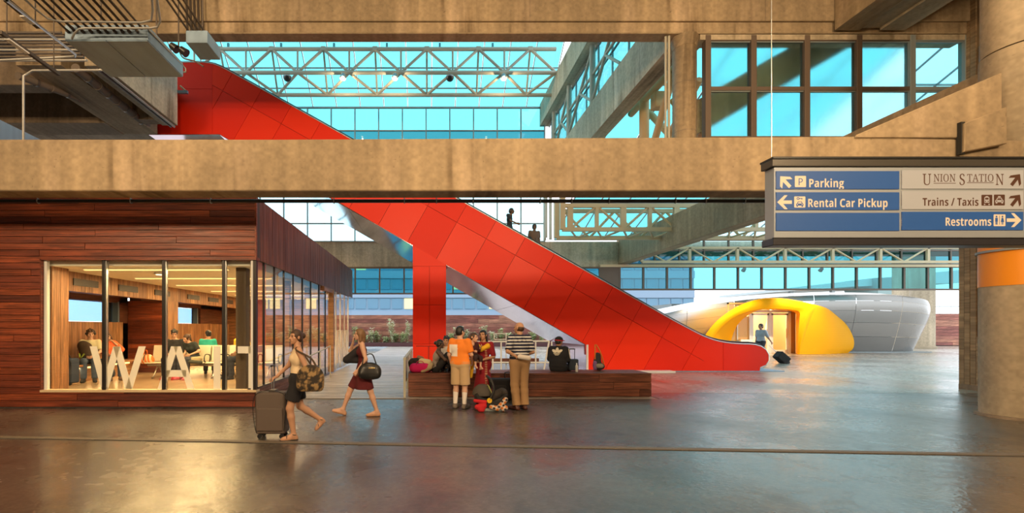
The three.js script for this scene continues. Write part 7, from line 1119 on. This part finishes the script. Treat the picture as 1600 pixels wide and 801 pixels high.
// ---------------------------------------------------------------- travellers inside the waiting room
const FI = 0.25;
{
  const sit = (o) => person({ cell: 0.016, headCell: 0.007, handCell: 0.006, y: FI, sit: 0.46, ...o });
  const jeans = cloth(0.06, 0.085, 0.14), black = cloth(0.018, 0.018, 0.02);
  sit({ label: 'young man with headphones and pale T-shirt sitting on the built-in bench, bag on lap', at: [sx(141, 12.9), 12.9], turn: 0.55, H: 1.74, skin: SKIN.fair, hair: HAIR.brown, hairStyle: 'messy', yaw: 0.3, pitch: 0.2, wear: [{ name: 't_shirt', kind: 'top', sleeve: 0.8, hem: 1.0, mat: cloth(0.62, 0.56, 0.36), inf: 0.02 }, { name: 'jeans', kind: 'bottom', mat: jeans, inf: 0.024, rise: 0.6 }, { kind: 'shoes', mat: black, inf: 0.012 }] });
  { const x = sx(141, 12.9), y = FI + 0.46 + 0.79; const h = thing('headphones', 'black headphones worn by the young man in the pale T-shirt', 'headphones', V(x, y, 12.9)); const g = new THREE.TorusGeometry(0.098, 0.011, 8, 24, Math.PI); g.rotateY(0.85); g.translate(x + 0.025, y + 0.02, -12.9 + 0.02); part(h, 'band', g, M.black); for (const s of [-1, 1]) part(h, 'ear_cup', blob([{ a: [x + 0.025 + s * 0.064, y + 0.0, -12.88 - s * 0.073], b: [x, y, -12.9], ra: 0, rb: 0, ell: [0.028, 0.038, 0.03] }].map((q) => ({ ...q, b: q.a })), 0.01, 0.008), M.black); }
  const lap = (name, label, px, py, Z, prims, mat) => { const t = thing(name, label, 'bag', V(sx(px, Z), sy(py, Z), Z)), c = [sx(px, Z), sy(py, Z), -Z]; part(t, 'body', blob(prims.map(([a, b, r]) => cap(v3.add(c, a), v3.add(c, b), r, r)), 0.05, 0.011), mat); return t; };
  { const t = lap('backpack', 'dark backpack held on the lap of the young man with headphones', 133, 547, 12.65, [[[-0.05, 0.12, 0], [0.02, -0.1, 0], 0.13], [[0.06, 0.1, 0], [0.06, -0.06, 0], 0.10]], cloth(0.05, 0.03, 0.02)); part(t, 'strap', tube([V(sx(128, 12.6), sy(552, 12.6), 12.5), V(sx(131, 12.6), sy(558, 12.6), 12.48), V(sx(136, 12.6), sy(552, 12.6), 12.5)], 0.02), cloth(0.3, 0.4, 0.06), 'yellow-green strap'); }
  sit({ label: 'traveller in orange top asleep leaning on the built-in bench, face in hand', at: [sx(176, 13.3), 13.3], turn: 0.75, H: 1.64, female: true, skin: SKIN.tan, hair: HAIR.brown, hairStyle: 'bob', roll: 0.4, pitch: 0.3, J: { chest: [-0.06, 0.90, 0], neck: [-0.12, 1.08, 0.0], head: [-0.14, 1.245, 0.05], shL: [0.05, 1.03, 0.02], shR: [-0.29, 1.06, 0.0], waist: [-0.02, 0.72, 0], elL: [0.20, 0.86, 0.14], wrL: [0.0, 1.08, 0.12] }, wear: [{ name: 'top', kind: 'top', sleeve: 1.5, hem: 1.0, mat: cloth(0.86, 0.16, 0.05), inf: 0.034, loose: 0.03 }, { name: 'jeans', kind: 'bottom', mat: jeans, inf: 0.024, rise: 0.6 }, { kind: 'shoes', mat: cloth(0.2, 0.12, 0.08), inf: 0.012 }] });
  lap('duffel_bag', 'dark bag between the young man with headphones and the sleeper', 164, 568, 12.7, [[[-0.1, 0, 0], [0.1, 0.05, 0], 0.13], [[0.1, -0.1, 0], [0.16, -0.26, 0], 0.10]], cloth(0.03, 0.035, 0.05));
  { const t = lap('tote_bag', 'orange and cream striped tote bag on the metal seat row', 229, 562, 13.6, [[[-0.10, 0, 0], [0.10, 0, 0], 0.11], [[-0.07, 0.08, 0], [0.07, 0.08, 0], 0.08]], M.black); const m = t.children[0], p = m.geometry.attributes.position, col = new Float32Array(p.count * 3); for (let i = 0; i < p.count; i++) { const c = Math.sin((p.getX(i) + 0.25 * p.getY(i)) * 70) > 0 ? [0.78, 0.15, 0.015] : [0.72, 0.56, 0.32]; col.set(c, i * 3); } m.geometry.setAttribute('color', new THREE.BufferAttribute(col, 3)); m.material = printed; const c = [sx(229, 13.6), sy(562, 13.6)]; part(t, 'handle', tube([V(c[0] - 0.05, c[1] + 0.14, 13.55), V(c[0] - 0.03, c[1] + 0.27, 13.55), V(c[0] + 0.03, c[1] + 0.27, 13.55), V(c[0] + 0.05, c[1] + 0.14, 13.55)], 0.012), cloth(0.7, 0.14, 0.02)); }
  { const Z = 11.9, x0 = sx(108, Z), x1 = sx(118, Z), s = thing('suitcase', 'navy upright suitcase standing at the left edge of the waiting room window', 'suitcase', V((x0 + x1) / 2, FI, Z)); part(s, 'case', rbox(x0 - 0.2, x1, FI + 0.05, FI + 0.66, Z - 0.16, Z + 0.16, 0.05, 3), cloth(0.03, 0.045, 0.085)); part(s, 'piping', tube([V(x1 - 0.02, FI + 0.1, Z - 0.162), V(x1 - 0.02, FI + 0.62, Z - 0.162), V(x0 - 0.15, FI + 0.64, Z - 0.162)], 0.008), M.black); for (const x of [x0 - 0.1, x1 - 0.06]) part(s, 'wheel', new THREE.CylinderGeometry(0.04, 0.04, 0.03, 12).rotateX(Math.PI / 2).translate(x, FI + 0.04, -Z + 0.1), M.rubber); part(s, 'handle', tube([V(x0 - 0.12, FI + 0.66, Z), V(x0 - 0.1, FI + 0.72, Z), V(x0, FI + 0.72, Z), V(x0 + 0.02, FI + 0.66, Z)], 0.014), M.black); }
  sit({ label: 'black-haired youth in black shirt looking down at his hands on the metal seats', at: [sx(273, 13.6), 13.6], turn: 0.15, H: 1.72, skin: SKIN.fair, hair: HAIR.black, hairStyle: 'messy', pitch: 0.35, yaw: 0.3, wear: [{ name: 'shirt', kind: 'top', sleeve: 1.3, hem: 1.0, mat: black, inf: 0.022 }, { name: 'trousers', kind: 'bottom', mat: cloth(0.02, 0.022, 0.035), inf: 0.024, rise: 0.6 }, { kind: 'shoes', mat: cloth(0.4, 0.02, 0.03), inf: 0.012, name: 'shoe' }] });
  sit({ label: 'brown-haired woman in black T-shirt leaning towards the black-haired youth', at: [sx(303, 13.6), 13.6], turn: -0.25, H: 1.66, female: true, skin: SKIN.fair, hair: HAIR.brown, hairStyle: 'pony', pitch: 0.4, roll: -0.3, yaw: -0.2, J: { chest: [-0.05, 0.86, 0.03], neck: [-0.09, 1.03, 0.09], head: [-0.12, 1.17, 0.16], shL: [0.09, 1.0, 0.06], shR: [-0.26, 0.99, 0.06] }, wear: [{ name: 't_shirt', kind: 'top', sleeve: 0.75, hem: 1.0, mat: cloth(0.02, 0.028, 0.026), inf: 0.02 }, { name: 'jeans', kind: 'bottom', mat: cloth(0.035, 0.04, 0.06), inf: 0.024, rise: 0.6 }, { kind: 'shoes', mat: cloth(0.6, 0.10, 0.14), inf: 0.012 }] });
  { const t = lap('folded_jacket', 'khaki and camouflage jacket bundled on the lap of the brown-haired woman', 303, 562, 13.3, [[[-0.18, 0, 0], [0.16, 0.03, 0], 0.07], [[-0.1, -0.08, 0.03], [0.12, -0.05, 0.03], 0.07]], cloth(0.36, 0.29, 0.17)); t.userData.category = 'jacket'; part(t, 'dark_sleeve', blob([cap([sx(292, 13.2), sy(564, 13.2), -13.18], [sx(314, 13.2), sy(566, 13.2), -13.18], 0.05, 0.05)], 0.02, 0.011), cloth(0.05, 0.055, 0.04)); }
  sit({ label: 'seated traveller in teal top with dark hair, back turned, behind the youths', at: [sx(325, 14.5), 14.5], turn: Math.PI + 0.3, H: 1.68, skin: SKIN.tan, hair: HAIR.black, hairStyle: 'bun', yaw: 0.5, pitch: 0.2, wear: [{ name: 'top', kind: 'top', sleeve: 0.9, hem: 1.0, mat: cloth(0.02, 0.36, 0.30), inf: 0.022 }, { name: 'trousers', kind: 'bottom', mat: black, inf: 0.024, rise: 0.6 }, { kind: 'shoes', mat: black, inf: 0.012 }] });
  sit({ label: 'traveller in dark jeans and black shoes half hidden by the brown inner post', at: [sx(381, 13.6), 13.6], turn: -0.75, H: 1.72, skin: SKIN.brown, hair: HAIR.black, hairStyle: 'short', wear: [{ name: 'shirt', kind: 'top', sleeve: 0.8, hem: 1.0, mat: cloth(0.03, 0.03, 0.04), inf: 0.022 }, { name: 'jeans', kind: 'bottom', mat: cloth(0.018, 0.022, 0.035), inf: 0.026, rise: 0.6 }, { kind: 'shoes', mat: black, inf: 0.012 }] });
  sit({ label: 'traveller in yellow top mostly hidden behind the brown inner post', at: [sx(378, 14.9), 14.9], turn: Math.PI, H: 1.68, skin: SKIN.brown, hair: HAIR.black, hairStyle: 'short', wear: [{ name: 'top', kind: 'top', sleeve: 0.8, hem: 1.0, mat: cloth(0.7, 0.45, 0.03), inf: 0.022 }, { name: 'trousers', kind: 'bottom', mat: black, inf: 0.024, rise: 0.6 }] });
}
for (const o of scene.children) o.traverse((m) => { if (m.isMesh) { m.castShadow = true; m.receiveShadow = true; } });
renderer.render(scene, camera);
